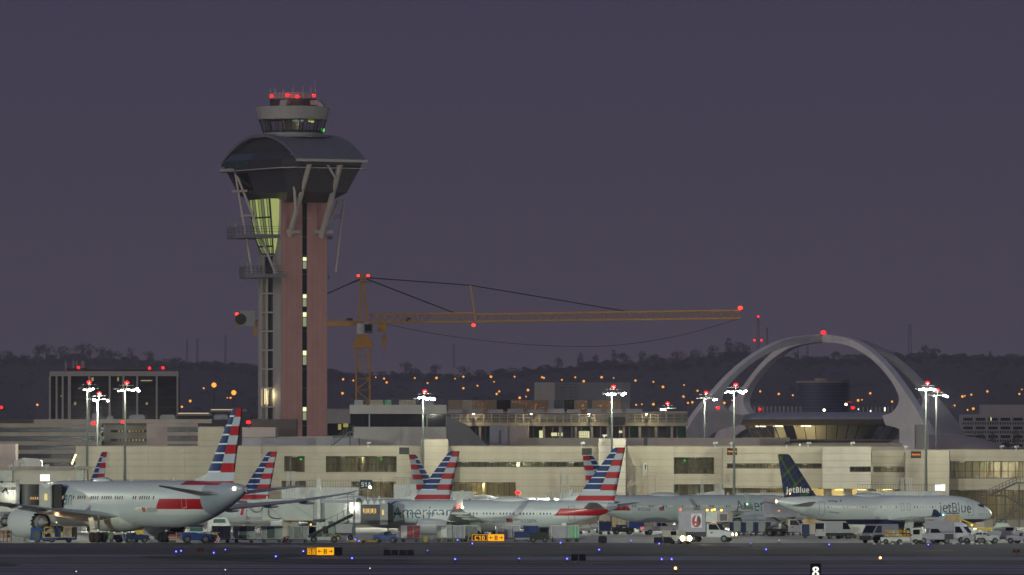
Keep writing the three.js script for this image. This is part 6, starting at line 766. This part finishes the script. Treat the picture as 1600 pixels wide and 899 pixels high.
function pickup(px, py, label, dir, red) {
  const o = place('pickup_truck', label, 'pickup', px, py, dir > 0 ? .2 : Math.PI - .2, 'pickups'); mb().prism([[-2.8, .55], [2.8, .55], [2.8, 1.15], [1.1, 1.28], [.45, 1.85], [-.75, 1.85], [-.85, 1.2], [-2.8, 1.2]], -.95, .95, .06).build('body', M.vehicle, o); sides(o, [[.95, 1.28], [.42, 1.76], [-.02, 1.76], [-.02, 1.28]], .96, 'side_window', M.glassDark); sides(o, [[-.1, 1.28], [-.1, 1.76], [-.65, 1.76], [-.7, 1.28]], .96, 'side_window', M.glassDark); mb().b2(-2.7, -.95, 1.0, 1.22, -.78, .78).build('cargo_bed', M.black, o); mb().b2(2.78, 2.86, .6, 1.0, -.9, .9).build('grille', M.greyDark, o); mb().b2(-2.88, -2.8, .55, .72, -.9, .9).build('bumper', M.steel, o);
  for (const z of [-.84, .84]) mb().b2(-2.84, -2.79, .85, 1.15, z - .07, z + .07).build('tail_light', red ? glow(1, .03, .02, 3) : M.red, o); wheels(o, [-1.8, 1.8], .85, .4); return o; }
function truckCab(o, x0, tone = M.vehicle) {                // conventional cab with bonnet, nose at x0 + 3.4
  mb().prism([[x0, .6], [x0 + 3.3, .6], [x0 + 3.4, 1.35], [x0 + 1.9, 1.55], [x0 + 1.35, 2.4], [x0 + .1, 2.45], [x0, 2.3]], -1.0, 1.0, .06).build('cab', tone, o); sides(o, [[x0 + 1.75, 1.6], [x0 + 1.3, 2.3], [x0 + .35, 2.3], [x0 + .35, 1.6]], 1.01, 'side_window', M.glassDark); mb().prism([[-.03, 0], [.03, 0], [.03, .92], [-.03, .92]], -.85, .85).build('windscreen', M.glassDark, o).applyMatrix4(new THREE.Matrix4().makeRotationZ(.55).setPosition(x0 + 1.92, 1.57, 0)); mb().b2(x0 + 3.36, x0 + 3.46, .7, 1.3, -.9, .9).build('grille', M.black, o); for (const z of [-.78, .78]) headlamp(o, x0 + 3.48, 1.0, z, M.lampWarm, .2); mb().b2(x0 + 3.35, x0 + 3.6, .45, .68, -1, 1).build('bumper', M.greyDark, o);
  const l = new THREE.SpotLight(new THREE.Color(1, .78, .42), 130, 0, .5, .8, 2); l.position.set(x0 + 3.75, 1.0, 0); l.target.position.set(x0 + 14, .2, 0); l.castShadow = true; l.name = 'headlight_beam'; o.add(l, l.target); }
// far left, under and beside the wide jet
{ const o = place('storage_rack', 'brown wheeled storage rack at the far left edge', 'rack', 8, 849); const b = mb(); for (let i = 0; i < 4; i++) for (const z of [-.6, .6]) b.box(.06, 1.5, .06, -.75 + i * .5, .85, z); for (const y of [.2, .7, 1.2, 1.6]) b.box(1.6, .05, 1.25, 0, y, 0); b.build('frame', mat(.28, .14, .05, .7), o); for (let i = 0; i < 6; i++) mb().box(.35, .3, .5, -.6 + (i % 3) * .5, .88 + Math.floor(i / 3) * .5, .2).build('crate', [M.wallTan, M.orange, M.brown][i % 3], o); }
{ const o = place('cargo_loader', 'blue cargo loader with yellow guard frames under the wide jet', 'loader', 84, 848); mb().b2(-3, 2.9, .3, .62, -1.5, 1.5).build('platform', M.blue, o); for (const [x, w] of [[-.7, .85], [1.75, .85]]) { const f = mb(); f.box(.12, 1.3, .12, x - w / 2, 1.3, 1.3).box(.12, 1.3, .12, x + w / 2, 1.3, 1.3).box(w + .12, .12, .12, x, 1.95, 1.3).box(w, .1, .1, x, 1.35, 1.3); f.build('guard_frame', M.yellow, o); } mb().b2(-2.9, -1.4, .62, 1.9, -1.2, 1.2).build('engine_box', M.blue, o); mb().b2(.1, .9, .62, 1.8, -.9, .3).build('mast', M.navy, o); mb().b2(-1.2, 2.8, .62, .7, 1.38, 1.5).build('edge_rail', M.yellow, o); mb().b2(2.3, 2.9, .62, 1.95, -1.4, -.4).build('ladder', M.brown, o); wheels(o, [-2.1, -.2, 1.9], 1.3, .3); mb().cyl(.5, .5, .3, -2.1, .95, 1.36, 'z').build('reel', M.greyDark, o); mb().rod(V(.3, 1.8, -.6), V(.3, 2.5, -.6), .05).build('lamp_stem', M.greyDark, o); mb().ball(.08, .3, 2.55, -.6).build('work_lamp', glow(1, .62, .26, 3), o); const l = new THREE.PointLight(new THREE.Color(1, .6, .25), 12, 0, 2); l.position.set(.3, 2.6, -.6); l.castShadow = true; l.name = 'work_light'; o.add(l); }
{ const o = place('white_board', 'white leaning equipment board beside the engine', 'board', 51, 848); mb().prism([[-.5, .1], [.45, .1], [.45, .95], [-.1, .85]], -.06, 0, .01).build('panel', M.white, o); }
tug(213, 848.5, 'navy tractor under the wide jet belly right of the left wheels', M.navy, 1, false, 'ramp tractors'); tug(198, 848, 'navy low tractor with yellow bar beside the green bin', M.navy, -1, false, 'ramp tractors');
{ const o = place('waste_bin', 'grey-green wheeled bin between the two wheel sets', 'bin', 169, 847.5); mb().prism([[-.55, .35], [.55, .35], [.75, 1.0], [.6, 1.2], [-.6, 1.2], [-.75, 1.0]], -.5, .5, .05).build('tub', mat(.16, .22, .18, .6), o); mb().b2(-.6, .6, 1.2, 1.26, -.52, .52).build('lid', M.grey, o); wheels(o, [-.4, .4], .4, .18, .1); for (const x of [-.25, .15]) mb().b2(x, x + .12, .6, .75, .51, .55).build('marker', mat(.55, .6, .05, .5), o); }
{ const o = place('belt_conveyor', 'yellow-sided belt conveyor behind the wheels of the wide jet', 'conveyor', 186, 842); mb().beam(V(-1.8, 1.1, 0), V(2.2, 2.3, 0), .9, .22).build('belt', M.black, o); mb().beam(V(-1.8, .95, .5), V(2.2, 2.15, .5), .1, .25).build('side_rail', M.wallTan, o); mb().b2(-1.4, 1.2, .3, .8, -.6, .6).build('chassis', M.wallTan, o); wheels(o, [-1, .9], .5, .3); for (const x of [-.8, .2]) mb().box(.14, .7, .14, x, .9, .45).build('strut', M.orange, o); }
for (const [px, py, c, l] of [[152, 842, M.offWhite, 'pale parked cart left of the green bin'], [236, 844, M.offWhite, 'pale cart half hidden by the right wheels'], [222, 842.5, M.yellow, 'yellow stepped stand behind the right wheels']]) { const o = place('service_cart', l, 'cart', px, py); mb().b2(-1.0, 1.0, .5, 1.2, -.6, .6).build('body', c, o); mb().b2(-.9, .9, 1.2, 1.95, -.05, .0).build('rack', M.wallTan, o); mb().b2(-.6, .1, 1.25, 1.85, .1, .5).build('load', [M.blue, M.red, M.orange][px % 3], o); wheels(o, [-.7, .7], .5, .24, .14); }
for (const [px, l] of [[270, 'stacked red and tan pallets right of the rear wheels'], [283, 'tan wheeled frame beside the blue push tractor']]) { const o = place('pallet_stack', l, 'pallets', px, 848.5); for (let k = 0; k < 4; k++) mb().box(1.1, .22, 1, (k % 2) * .06, .15 + k * .27, 0).build('pallet', [M.wallTan, M.red, M.brown, M.wallTan][(k + px) % 4], o); mb().box(.12, 1.4, .12, .5, .7, .45).build('post', M.wallTan, o); }
{ const o = place('push_tractor', 'blue push-back tractor with a blue beacon under the wide jet tail', 'tractor', 306, 849, .1); mb().prism([[-1.9, .35], [1.9, .35], [1.9, 1.15], [.4, 1.25], [-.2, 1.35], [-1.9, 1.3]], -1.1, 1.1, .06).build('body', M.blue, o); mb().b2(-.9, .9, 1.36, 2.2, -.9, .9).build('cab', M.white, o); mb().b2(-.8, .8, 1.5, 2.0, .91, .94).build('side_window', mat(.10, .20, .20, .1), o); mb().b2(-1, 1, 2.2, 2.3, -1, 1).build('cab_roof', M.offWhite, o); wheels(o, [-1.15, 1.15], 1.0, .5, .35); mb().ball(.16, -.4, 2.5, .4).build('beacon_lamp', M.lampBlue, o); mb().b2(-.6, -.25, 2.3, 2.42, .2, .5).build('beacon_base', M.greyDark, o); mb().ball(.1, -.9, 2.4, .6).build('work_lamp', navWhite, o); }
{ const o = place('warning_barrier', 'low barrier board with red and white chevrons', 'barrier', 331, 849); const t = printed(256, 96, (c, w, h) => { c.fillStyle = '#e4e0dc'; c.fillRect(0, 0, w, h); c.strokeStyle = '#b01c20'; c.lineWidth = 17; for (let i = -4; i < 12; i++) { c.beginPath(); c.moveTo(w / 2 - i * 36, h); c.lineTo(w / 2 - i * 36 - 90, -60); c.moveTo(0, 0); c.stroke(); c.beginPath(); } c.fillStyle = '#e4e0dc'; c.fillRect(w / 2, 0, w / 2, h); for (let i = -4; i < 12; i++) { c.beginPath(); c.moveTo(w / 2 + i * 36, h); c.lineTo(w / 2 + i * 36 + 90, -60); c.stroke(); } }); mb().b2(-1.0, 1.0, .08, .78, -.1, 0).build('board', M.white, o); const g = plate(1.96, .68); piece('face', g, new THREE.MeshStandardMaterial({ map: t, roughness: .5 }), o).position.set(0, .43, .008); mb().prism([[-.9, .78], [.9, .78], [.6, 1.2], [-.5, 1.3]], -1.2, -.12, .03).build('tow_hood', M.offWhite, o); mb().b2(-1.2, 1.0, 1.3, 1.38, -.9, -.2).build('yellow_bar', M.yellow, o); }
const gD = mat(.09, .125, .12, .7, { map: T.grain }), gL = mat(.40, .42, .40, .6, { map: T.grain }), gM = mat(.30, .28, .27, .7, { map: T.grain }), lil = mat(.36, .335, .40, .6, { map: T.grain });  // lil: lavender shade of the foreground row put into the colour
uld(345.5, 848.5, 'grey container beside the chevron barrier', gL, gM, 2.3); uld(381, 848.5, 'grey container with a dark green curtain under the wing tip', gL, gD, 2.7); uld(424.5, 848.5, 'grey container with a dark curtain left of the orange cones', gL, gD, 2.8); uld(466, 848.5, 'open-fronted pale container with crossed straps beside the belt loader', gL, gM, 2.6);
{ const o = place('cab_truck', 'white truck with a rounded cab roof behind the grey containers', 'truck', 342, 838, .1); mb().prism([[-1.6, .4], [1.6, .4], [1.6, 1.6], [1.2, 2.5], [.9, 2.7], [-.9, 2.7], [-1.6, 2.3]], -1, 1, .1).build('body', M.white, o); sides(o, [[-.9, 1.9], [.9, 1.9], [.8, 2.45], [-.8, 2.45]], 1.01, 'side_window', mat(.08, .14, .12, .1)); wheels(o, [-1, 1], .9, .4); }
{ const o = place('traffic_cones', 'stack of orange cones between two grey containers', 'cones', 447, 848.3); for (let k = 0; k < 3; k++) mb().cyl(.04, .22, .7, -.25 + k * .25, .4 + k * .1, 0).build('cone', M.orange, o); mb().b2(-.5, .5, 0, .06, -.3, .3).build('base', M.black, o); }
{ const o = place('belt_loader', 'belt loader with a long raised black belt and small white cab', 'belt loader', 510, 848.5, 0); mb().beam(V(-2.3, .75, .3), V(3.4, 3.55, .3), .95, .34).build('belt', M.black, o); for (const z of [-.2, .8]) mb().beam(V(-2.2, .95, z), V(3.3, 3.7, z), .06, .1).build('side_rail', M.greyDark, o); mb().b2(-2.4, 1.6, .35, .75, -.7, .7).build('chassis', M.offWhite, o); mb().prism([[-2.6, .4], [-1.2, .4], [-1.2, 2.2], [-2.3, 2.2], [-2.6, 1.2]], -.9, -.25, .05).build('cab', M.white, o); mb().b2(-2.3, -1.35, 1.2, 2.0, -.24, -.21).build('side_window', M.glassDark, o); mb().ball(.12, -2.0, 2.32, -.5).build('beacon_lamp', glow(1, .4, .05, 3), o); wheels(o, [-1.6, 1.0], .6, .42, .3); const r = mb(); for (let k = 0; k < 6; k++) { const t = k / 5; r.rod(V(-1 + 4 * t, 1.6 + 1.9 * t, -.3), V(-1 + 4 * t, 2.5 + 1.9 * t, -.3), .03); } r.beam(V(-1, 2.5, -.3), V(3, 4.4, -.3), .05); r.build('handrail', M.galv, o); mb().prism([[-1.9, 2.6], [-.2, 2.6], [-.1, 3.1], [-1.7, 2.95]], -1.2, -.5, .05).build('engine_cowl', M.offWhite, o); }
{ const o = place('service_truck', 'white covered service truck parked below the boarding bridge cab', 'truck', 538, 845, 0); mb().prism([[-1.1, 1.0], [1.0, 1.0], [1.0, 2.05], [.85, 2.2], [-1.0, 2.2], [-1.2, 1.9]], -.9, .9, .06).build('body', M.white, o); mb().b2(-2.1, -1.2, .95, 1.85, -.7, .7).build('tank', mat(.38, .5, .42, .5), o); mb().b2(-1.2, 1.1, .7, 1.0, -.9, .9).build('chassis', M.greyDark, o); wheels(o, [-.8, .8], .8, .36); mb().b2(1.05, 1.5, .6, 1.9, -.8, .8).build('end_box', mat(.17, .2, .2, .6), o); }
{ const o = place('yellow_stand', 'yellow tubular wheel-chock stand beside the belt loader wheels', 'stand', 524, 848.5); const b = mb(); for (const x of [-.8, -.1, .6]) b.rod(V(x, 0, .3), V(x, 1.0, .3), .05).rod(V(x, 0, -.3), V(x, 1.0, -.3), .05); for (const y of [.35, .7, 1]) b.rod(V(-.8, y, .3), V(.6, y, .3), .04); b.build('frame', M.yellow, o); }
{ const o = place('tow_bar', 'long yellow tow bar lying on the apron', 'tow bar', 564, 849); mb().rod(V(-1.9, .28, 0), V(2, .22, 0), .11, 10).build('bar', M.yellow, o); mb().box(.5, .2, .6, .3, .36, 0).build('axle', M.yellow, o); for (const z of [-.35, .35]) mb().cyl(.2, .2, .12, .3, .2, z, 'z').build('wheel', M.rubber, o); }
tug(603, 848.5, 'small blue tractor with a colourful bonnet left of the red container', M.blue, -1, false, 'ramp tractors');
{ const o = uld(641, 847.3, 'red and white container on a dolly before the jet nose', mat(.50, .10, .10, .55, { map: T.grain }), null, 2.5); mb().b2(-1.27, -.5, .5, 2.12, .72, .8).build('white_end', M.white, o); mb().b2(-.2, .7, 1.75, 1.82, .72, .74).build('print_line', M.wallPink, o); }
{ const o = place('hose_cart', 'yellow hose cart beside the engine of the centre jet', 'cart', 665, 848.7); mb().cyl(.28, .28, .5, 0, .5, 0, 'z').build('reel', mat(.3, .28, .04, .6), o); mb().box(.5, .8, .06, 0, .5, .3).build('frame', mat(.34, .3, .04, .6), o); wheels(o, [-.2, .2], .25, .16, .1); }
uld(694, 847.2, 'pale container with a draped open front below the winglet', gL, M.white, 1.9); uld(716, 847.2, 'lilac-grey container in the middle of the three below the winglet', lil, null, 1.6); uld(735, 847.0, 'pale container with a green tint left of the lit C sign', mat(.42, .47, .42, .6, { map: T.grain }), null, 1.7);
for (const [px, l] of [[690, 'yellow post at the draped container'], [708.5, 'yellow post between the containers'], [731, 'yellow post near the lit C sign']]) { const o = place('chock_post', l, 'post', px, 849); mb().beam(V(-.1, 0, 0), V(.15, .95, 0), .07).build('post', M.yellow, o); mb().box(.3, .06, .3, -.1, .03, 0).build('foot', M.greyDark, o); }
uld(794, 846.6, 'lilac-grey speckled container behind the lit C sign', lil, null, 3.0); { const o = place('lit_bollard', 'white lit marker post behind the lit C sign', 'post', 776.5, 846.5); mb().b2(-.2, .2, .2, 2.0, -.2, .2).build('post', M.white, o); mb().b2(-.19, .19, 1.62, 1.98, .2, .24).build('lamp', glow(1, 1, .92, 1.2), o); }
cart(829, 845, 'blue baggage cart with a pale roof behind the dark tractor', M.offWhite, M.navy, M.blue, 1.9); { const o = place('flat_trailer', 'long navy flat trailer below the centre jet belly', 'trailer', 817, 847.5); mb().b2(-1.1, 1.2, .55, 1.35, -.7, .7).build('body', M.navy, o); mb().b2(-1.0, 1.1, .35, .55, -.6, .6).build('chassis', M.grey, o); wheels(o, [-.8, .8], .5, .22, .14); }
{ const o = place('dark_tractor', 'dark enclosed tractor right of the navy trailer', 'tractor', 843, 848); mb().prism([[-1.3, .35], [1.2, .35], [1.2, 1.95], [-.1, 1.95], [-.3, 1.2], [-1.3, 1.15]], -.75, .75, .05).build('body', M.black, o); mb().b2(.1, 1.0, 1.3, 1.8, .76, .78).build('side_window', M.glassDark, o); wheels(o, [-.8, .7], .68, .34, .24); mb().b2(-1.25, -.4, 1.22, 1.28, -.6, .6).build('bonnet', M.navy, o); }
uld(876, 847.3, 'lilac-grey container with dark rivets left of the green container', lil, null, 2.7); uld(895.5, 847.3, 'small green container at the end of the row', M.green2, null, 1.4); { const o = place('box_crate', 'small white crate on top of the riveted container', 'crate', 881, 847.3); o.position.y = 2.16; mb().b2(-.3, .3, 0, .28, -.3, .3).build('box', M.white, o); mb().b2(-.32, .32, .28, .31, -.32, .32).build('lid', M.offWhite, o); }
// under the crossing tails
{ const o = cart(945, 835.5, 'dark navy cart loaded with orange and white bags', M.black, M.navy, M.navy, 1.9, .1); o.children.filter(c => c.name === 'roof').forEach(c => { c.position.y = -.55; }); for (const [x, m] of [[-.5, M.orange], [.05, M.white], [.5, M.orange]]) mb().ball(.38, x, 1.75, 0, 1.1, .8, 1).build('bag', m, o); }
for (const [px, py, l] of [[914, 835, 'grey baggage trolley behind the centre jet tail'], [927, 833, 'pale cart with a tilted lid behind the centre jet tail']]) { const o = place('service_cart', l, 'cart', px, py); mb().b2(-.9, .9, .5, .9, -.6, .6).build('body', M.grey, o); mb().prism([[-.7, .9], [.8, .9], [.6, 1.5], [-.3, 1.3]], -.5, .5, .04).build('load', M.offWhite, o); wheels(o, [-.6, .6], .5, .24, .14); }
tug(973, 835.5, 'dark tractor with twin wheels beyond the dark cart', M.black, 1, false, 'ramp tractors'); { const o = place('yellow_platform', 'yellow and white work platform under the crossing tails', 'platform', 971, 830); mb().b2(-.9, .9, .6, 1.0, -.7, .7).build('base', M.navy, o); const f = mb(); for (const x of [-.6, 0, .6]) f.box(.12, 1.4, .12, x, 1.7, .5); f.box(1.3, .12, .12, 0, 2.3, .5).box(1.3, .12, .12, 0, 1.5, .5); f.build('frame', M.yellow, o); mb().b2(-.5, .5, 1.0, 2.1, -.4, .3).build('cabinet', M.offWhite, o); mb().b2(-1.5, -1.3, .4, 2.2, .2, .4).build('post', M.yellow, o); wheels(o, [-.6, .6], .6, .25, .14); }
cart(994, 832, 'blue cart with yellow markings left of the white pickup', M.navy, M.blue, M.blue, 2.4); pickup(1032, 836, 'white pickup with a glowing tail lamp behind the headlamp tractor', 1, true); pickup(1062, 833, 'white pickup half hidden behind the delivery truck', 1, false);
// headlamp tractor and trucks
{ const o = place('headlamp_tractor', 'small pale tractor with two dazzling headlamps', 'tractor', 1063, 850.5, -.9); mb().prism([[-1.2, .35], [1.1, .35], [1.1, 1.0], [.3, 1.05], [.15, 1.7], [-1.2, 1.7]], -.7, .7, .05).build('body', M.offWhite, o); mb().b2(-1.0, .1, 1.1, 1.6, .71, .73).build('side_window', M.glassDark, o); wheels(o, [-.7, .7], .66, .32, .24); for (const z of [-.58, .58]) mb().ball(.3, 1.14, .72, z, .5, 1, 1, 12).build('headlight', M.lampHead, o); const l = new THREE.SpotLight(new THREE.Color(1, .76, .4), 420, 0, .55, .9, 2); l.position.set(1.4, .72, 0); l.target.position.set(14, 0, 0); l.castShadow = true; l.name = 'headlight_beam'; o.add(l, l.target);
  const t = place('low_trailer', 'grey-brown low trailer behind the headlamp tractor', 'trailer', 1049, 845); mb().b2(-1.2, 1.2, .5, 1.35, -.6, .6).build('body', M.wallTan, t); mb().b2(-1.3, 1.3, .42, .5, -.65, .65).build('deck', M.greyDark, t); wheels(t, [-.8, .8], .5, .24, .14); }
function logoFace(o, x, y, z, s) { const t = printed(128, 160, (c, w, h) => { c.fillStyle = '#c9c4cf'; c.fillRect(0, 0, w, h); c.fillStyle = '#a41820'; c.beginPath(); c.ellipse(64, 84, 54, 70, 0, 0, 7); c.fill(); c.fillStyle = '#1a1a30'; c.beginPath(); c.moveTo(64, 12); c.bezierCurveTo(120, 30, 128, 120, 78, 154); c.bezierCurveTo(112, 110, 70, 80, 70, 60); c.closePath(); c.fill(); c.fillStyle = '#d6d2da'; c.beginPath(); c.moveTo(58, 20); c.lineTo(78, 20); c.lineTo(62, 92); c.lineTo(40, 80); c.closePath(); c.fill(); c.beginPath(); c.arc(52, 122, 12, 0, 7); c.fill(); }); const g = plate(s * .8, s); const m = piece('emblem', g, new THREE.MeshStandardMaterial({ map: t, roughness: .5 }), o); m.position.set(x, y, z); return m; }
{ const o = place('delivery_truck', 'white box truck with a red and black round emblem', 'truck', 1113, 847.5, -.32); mb().b2(-4.2, -.55, 1.3, 4.0, -1.2, 1.2).build('cargo_box', lil, o); mb().b2(-4.25, -.5, 3.98, 4.06, -1.22, 1.22).build('box_roof', M.wallPink, o); logoFace(o, -1.75, 2.75, 1.212, 1.8); mb().b2(-.5, 1.0, 2.55, 4.0, -1.15, 1.15).build('upper_box', M.offWhite, o); mb().b2(1.02, 2.4, 2.6, 3.85, -1.1, 1.1).build('loading_gate', M.wallPink, o); mb().b2(1.4, 2.3, 2.75, 3.6, 1.11, 1.14).build('gate_opening', M.greyDark, o); truckCab(o, -.5); mb().b2(-4.2, -.5, .7, 1.3, -.9, .9).build('chassis', M.black, o); wheels(o, [-3.4, -2.2], .95, .45, .4); wheels(o, [1.9], .95, .45, .3);
  for (const [x, y] of [[-4.0, 4.2], [-.4, 4.12], [.25, 4.12], [.6, 4.2], [1.5, 4.1]]) mb().ball(.12, x, y, .9, 1.3, 1, 1).build('beacon_lamp', x < -3 ? glow(1, .1, .02, 3) : glow(1, .42, .04, 6), o); mb().b2(.2, .9, 2.5, 2.56, 1.0, 1.1).build('marker_lamp', glow(1, .25, .03, 2), o); const l = new THREE.PointLight(new THREE.Color(1, .4, .08), 5, 0, 2); l.position.set(1.0, 4.3, 1.0); l.castShadow = true; l.name = 'beacon_light'; o.add(l); const e = logoFace(o, .25, 1.3, 1.03, .5); e.position.set(.2, 1.25, 1.03); }
for (let k = 0; k < 6; k++) cart(1149 + k * 19.3, 837.2, ['navy-ended grey cart right behind the delivery truck', 'second grey cart in the row from the delivery truck', 'third grey cart in the row from the delivery truck', 'fourth grey cart in the row, left of the scissor truck', 'grey cart under the scissor lift', 'last cart of the row behind the scissor truck'][k], M.offWhite, M.navy, gL, 1.7, .02, 'grey and navy carts in a row');
{ const o = place('scissor_truck', 'catering truck with its white box raised on a scissor lift', 'truck', 1236, 838.3, -.3); truckCab(o, -.2); mb().b2(-3.6, -.2, .7, 1.1, -.95, .95).build('chassis', M.black, o); wheels(o, [-2.9, -1.5], .95, .45, .4); wheels(o, [2.2], .95, .45, .3);
  for (const z of [-.8, .8]) { mb().beam(V(-3.3, 1.15, z), V(.4, 2.75, z), .2, .32).build('scissor_arm', M.greyDark, o); mb().beam(V(-.4, 1.15, z * .9), V(-3.0, 2.75, z * .9), .2, .32).build('scissor_arm', M.greyDark, o); } mb().b2(-3.7, 1.2, 2.75, 5.6, -1.2, 1.2).build('cargo_box', lil, o); mb().b2(-3.75, 1.25, 5.6, 5.67, -1.22, 1.22).build('box_roof', M.offWhite, o); mb().b2(-3.8, -3.6, .3, .7, -.6, .6).build('outrigger', M.greyDark, o); mb().beam(V(-3.4, .5, 1.1), V(-4.3, .1, 1.4), .12).build('outrigger', M.greyDark, o); mb().b2(-1.6, -1.2, 1.1, 1.9, .5, .9).build('pump_box', M.offWhite, o); logoFace(o, .5, 1.35, 1.03, .5); for (const x of [-.3, -.15]) mb().b2(x - .05, x, 1.7, 2.5, 1.0, 1.06).build('yellow_rail', M.yellow, o); mb().b2(-1.6, -1.3, 3.6, 3.7, 1.2, 1.24).build('marker_lamp', glow(1, .3, .05, 2), o); }
{ const o = place('traffic_cone', 'white and blue striped cone before the scissor truck', 'cone', 1217.5, 848.6); mb().cyl(.05, .16, .42, 0, .3, 0, 'y', 14).build('cone', M.white, o); mb().cyl(.16, .19, .16, 0, .1, 0, 'y', 14).build('band', M.blue, o); mb().box(.45, .04, .45, 0, .02, 0).build('base', M.black, o); }
cart(1270, 841.5, 'navy-fronted container cart left of the white van', M.offWhite, M.navy, M.wallPale, 3.2, .05); van(1303, 842.5, 'white van seen from its rear quarter behind the plaid-finned jet', 1, M.vehicle, .75); for (const [px, l] of [[1322, 'white box trailer right of the rear-facing van'], [1342, 'pale equipment trailer below the jet belly']]) { const o = place('box_trailer', l, 'trailer', px, 841.5); mb().b2(-.9, .9, .7, 1.9, -.6, .6).build('body', px < 1330 ? M.white : M.offWhite, o); mb().b2(-1.1, 1.2, .4, .6, -.6, .6).build('deck', M.yellow, o); wheels(o, [-.6, .6], .5, .24, .14); }
// right foreground row
van(1374, 849, 'silver van at the left end of the right-hand vehicle row', -1, mat(.22, .21, .27, .35), -.85);  // bodywork toned darker and violet for standing outside the floodlight
{ const o = place('ground_loader', 'white loader with rows of yellow bars and cab right of the silver van', 'loader', 1409, 850.6); mb().b2(-2.6, 1.0, .35, .85, -.8, .8).build('chassis', M.white, o); for (const y of [1.15, 1.5]) for (let k = 0; k < 7; k++) mb().box(.36, .2, .1, -1.9 + k * .45, y, .5).build('bar', [M.yellow, M.offWhite, M.yellow, M.orange][(k + y * 2 | 0) % 4], o); mb().b2(-2.1, 1.2, 1.66, 1.74, .4, .6).b2(-2.1, 1.2, .95, 1.02, .4, .6).build('rail', M.yellow, o); mb().b2(1.1, 2.5, .5, 2.0, -.8, .8).build('cab', M.offWhite, o); mb().b2(1.4, 2.2, 1.2, 1.8, .81, .83).build('side_window', M.glassDark, o); mb().b2(1.0, 1.25, 1.0, 1.25, .82, .86).build('tail_light', M.red, o); for (const x of [-.6, .4, 1.3]) mb().ball(.08, x, 2.05, .4).build('lamp', M.yellow, o); wheels(o, [-2, -.3, 1.7], .7, .32, .24); }
{ const o = place('white_pickup_truck', 'white pickup with a dark open bonnet in the right-hand row', 'pickup', 1459, 849.8, .15); mb().prism([[-2.2, .5], [2.0, .5], [2.0, 1.15], [.9, 1.3], [.4, 1.95], [-.7, 1.95], [-.8, 1.3], [-2.2, 1.25]], -.95, .95, .06).build('body', lil, o); sides(o, [[.78, 1.35], [.36, 1.85], [-.55, 1.85], [-.6, 1.35]], .96, 'side_window', M.glassDark); mb().b2(1.2, 2.3, .5, 1.2, -.9, 1.0).build('dark_bonnet', M.black, o); wheels(o, [-1.5, 1.5], .85, .38); mb().b2(-2.4, -.8, .9, 1.2, -.8, .8).build('tool_tray', M.greyDark, o); }
{ const o = place('step_van', 'white step van with a tall square body in the right-hand row', 'van', 1487, 849, -.35); mb().b2(-3.2, .6, .55, 2.85, -1.1, 1.1).build('cargo_box', lil, o); mb().prism([[.6, .5], [2.5, .5], [2.5, 1.2], [1.7, 2.2], [1.2, 2.6], [.6, 2.7]], -1.05, 1.05, .06).build('cab', mat(.48, .47, .55, .5), o); sides(o, [[1.9, 1.3], [1.4, 2.1], [.8, 2.1], [.8, 1.3]], 1.06, 'side_window', M.glassDark); mb().prism([[-.03, 0], [.03, 0], [.03, 1.0], [-.03, 1.0]], -.9, .9).build('windscreen', M.glassDark, o).applyMatrix4(new THREE.Matrix4().makeRotationZ(.66).setPosition(2.42, 1.3, 0)); for (const z of [-.75, .75]) mb().b2(2.48, 2.54, .8, 1.0, z - .14, z + .14).build('headlight', M.white, o); wheels(o, [-2.1, 1.6], .95, .4, .28); }
{ const o = place('engine_stand', 'tan engine cover on a yellow raised boom above the step van', 'hoist', 1488, 843); mb().prism([[-1.5, 2.2], [-.8, 3.0], [.1, 3.4], [1.0, 3.3], [.9, 1.9]], -.8, .6, .08).build('cover', mat(.42, .28, .12, .7, { map: T.grain }), o); mb().beam(V(.7, 2.9, .8), V(4.0, 1.5, .8), .16, .2).build('boom', M.yellow, o); mb().b2(3.4, 6.0, 1.2, 1.6, -.4, .4).build('yellow_deck', M.yellow, o); mb().b2(.6, 1.0, 0, 2.9, -.3, .1).build('post', mat(.42, .28, .12, .7), o); mb().b2(3.2, 4.3, 1.6, 2.3, -.4, .4).build('pump_box', M.wallPink, o); wheels(o, [3.8, 5.6], .5, .45, .3); mb().ball(.12, 2.6, 1.9, .9).build('lamp', glow(1, .4, .06, 4), o); }
for (const [px, m, l] of [[1524, M.vehicle, 'pale tractor just right of the step van'], [1541, M.vehicle, 'white low tractor between two others in the right-hand row'], [1592, lil, 'lilac tractor at the right edge']]) tug(px, 849.5, l, m, px % 2 ? 1 : -1, px !== 1541, 'right-hand row tractors');
{ const o = place('ramp_truck', 'lilac flatbed service truck with two wheel arches near the right edge', 'truck', 1571, 849.3); mb().prism([[-2.2, .5], [2.3, .5], [2.3, 1.5], [1.2, 1.55], [1.1, 2.1], [-.1, 2.1], [-.2, 1.6], [-2.2, 1.55]], -.9, .9, .06).build('body', lil, o); sides(o, [[.95, 1.6], [.95, 2.0], [.0, 2.0], [.0, 1.6]], .91, 'side_window', M.glassDark); wheels(o, [-1.4, 1.5], .85, .42); mb().prism([[-1.6, 1.6], [1.0, 1.6], [.4, 2.5], [-1.0, 2.6]], -1.6, -.95, .06).build('pale_hood', mat(.5, .56, .5, .6), o); }
for (let k = 0; k < 12; k++) { const px = [1366, 1379, 1395, 1408, 1427, 1473, 1491, 1505, 1519, 1527, 1534, 1547][k], o = place('wheel_chock', `${ORD[k]} small pale chock from the left on the apron edge below the right-hand vehicles`, 'chock', px, 851, 0, 'pale chocks along the apron edge'); mb().prism([[-.22, 0], [.22, 0], [.16, .18], [-.12, .18]], -.2, .1, .02).build('block', M.wallPale, o); mb().box(.3, .02, .2, 0, .19, -.05).build('top', M.white, o); }
renderer.render(scene, camera);
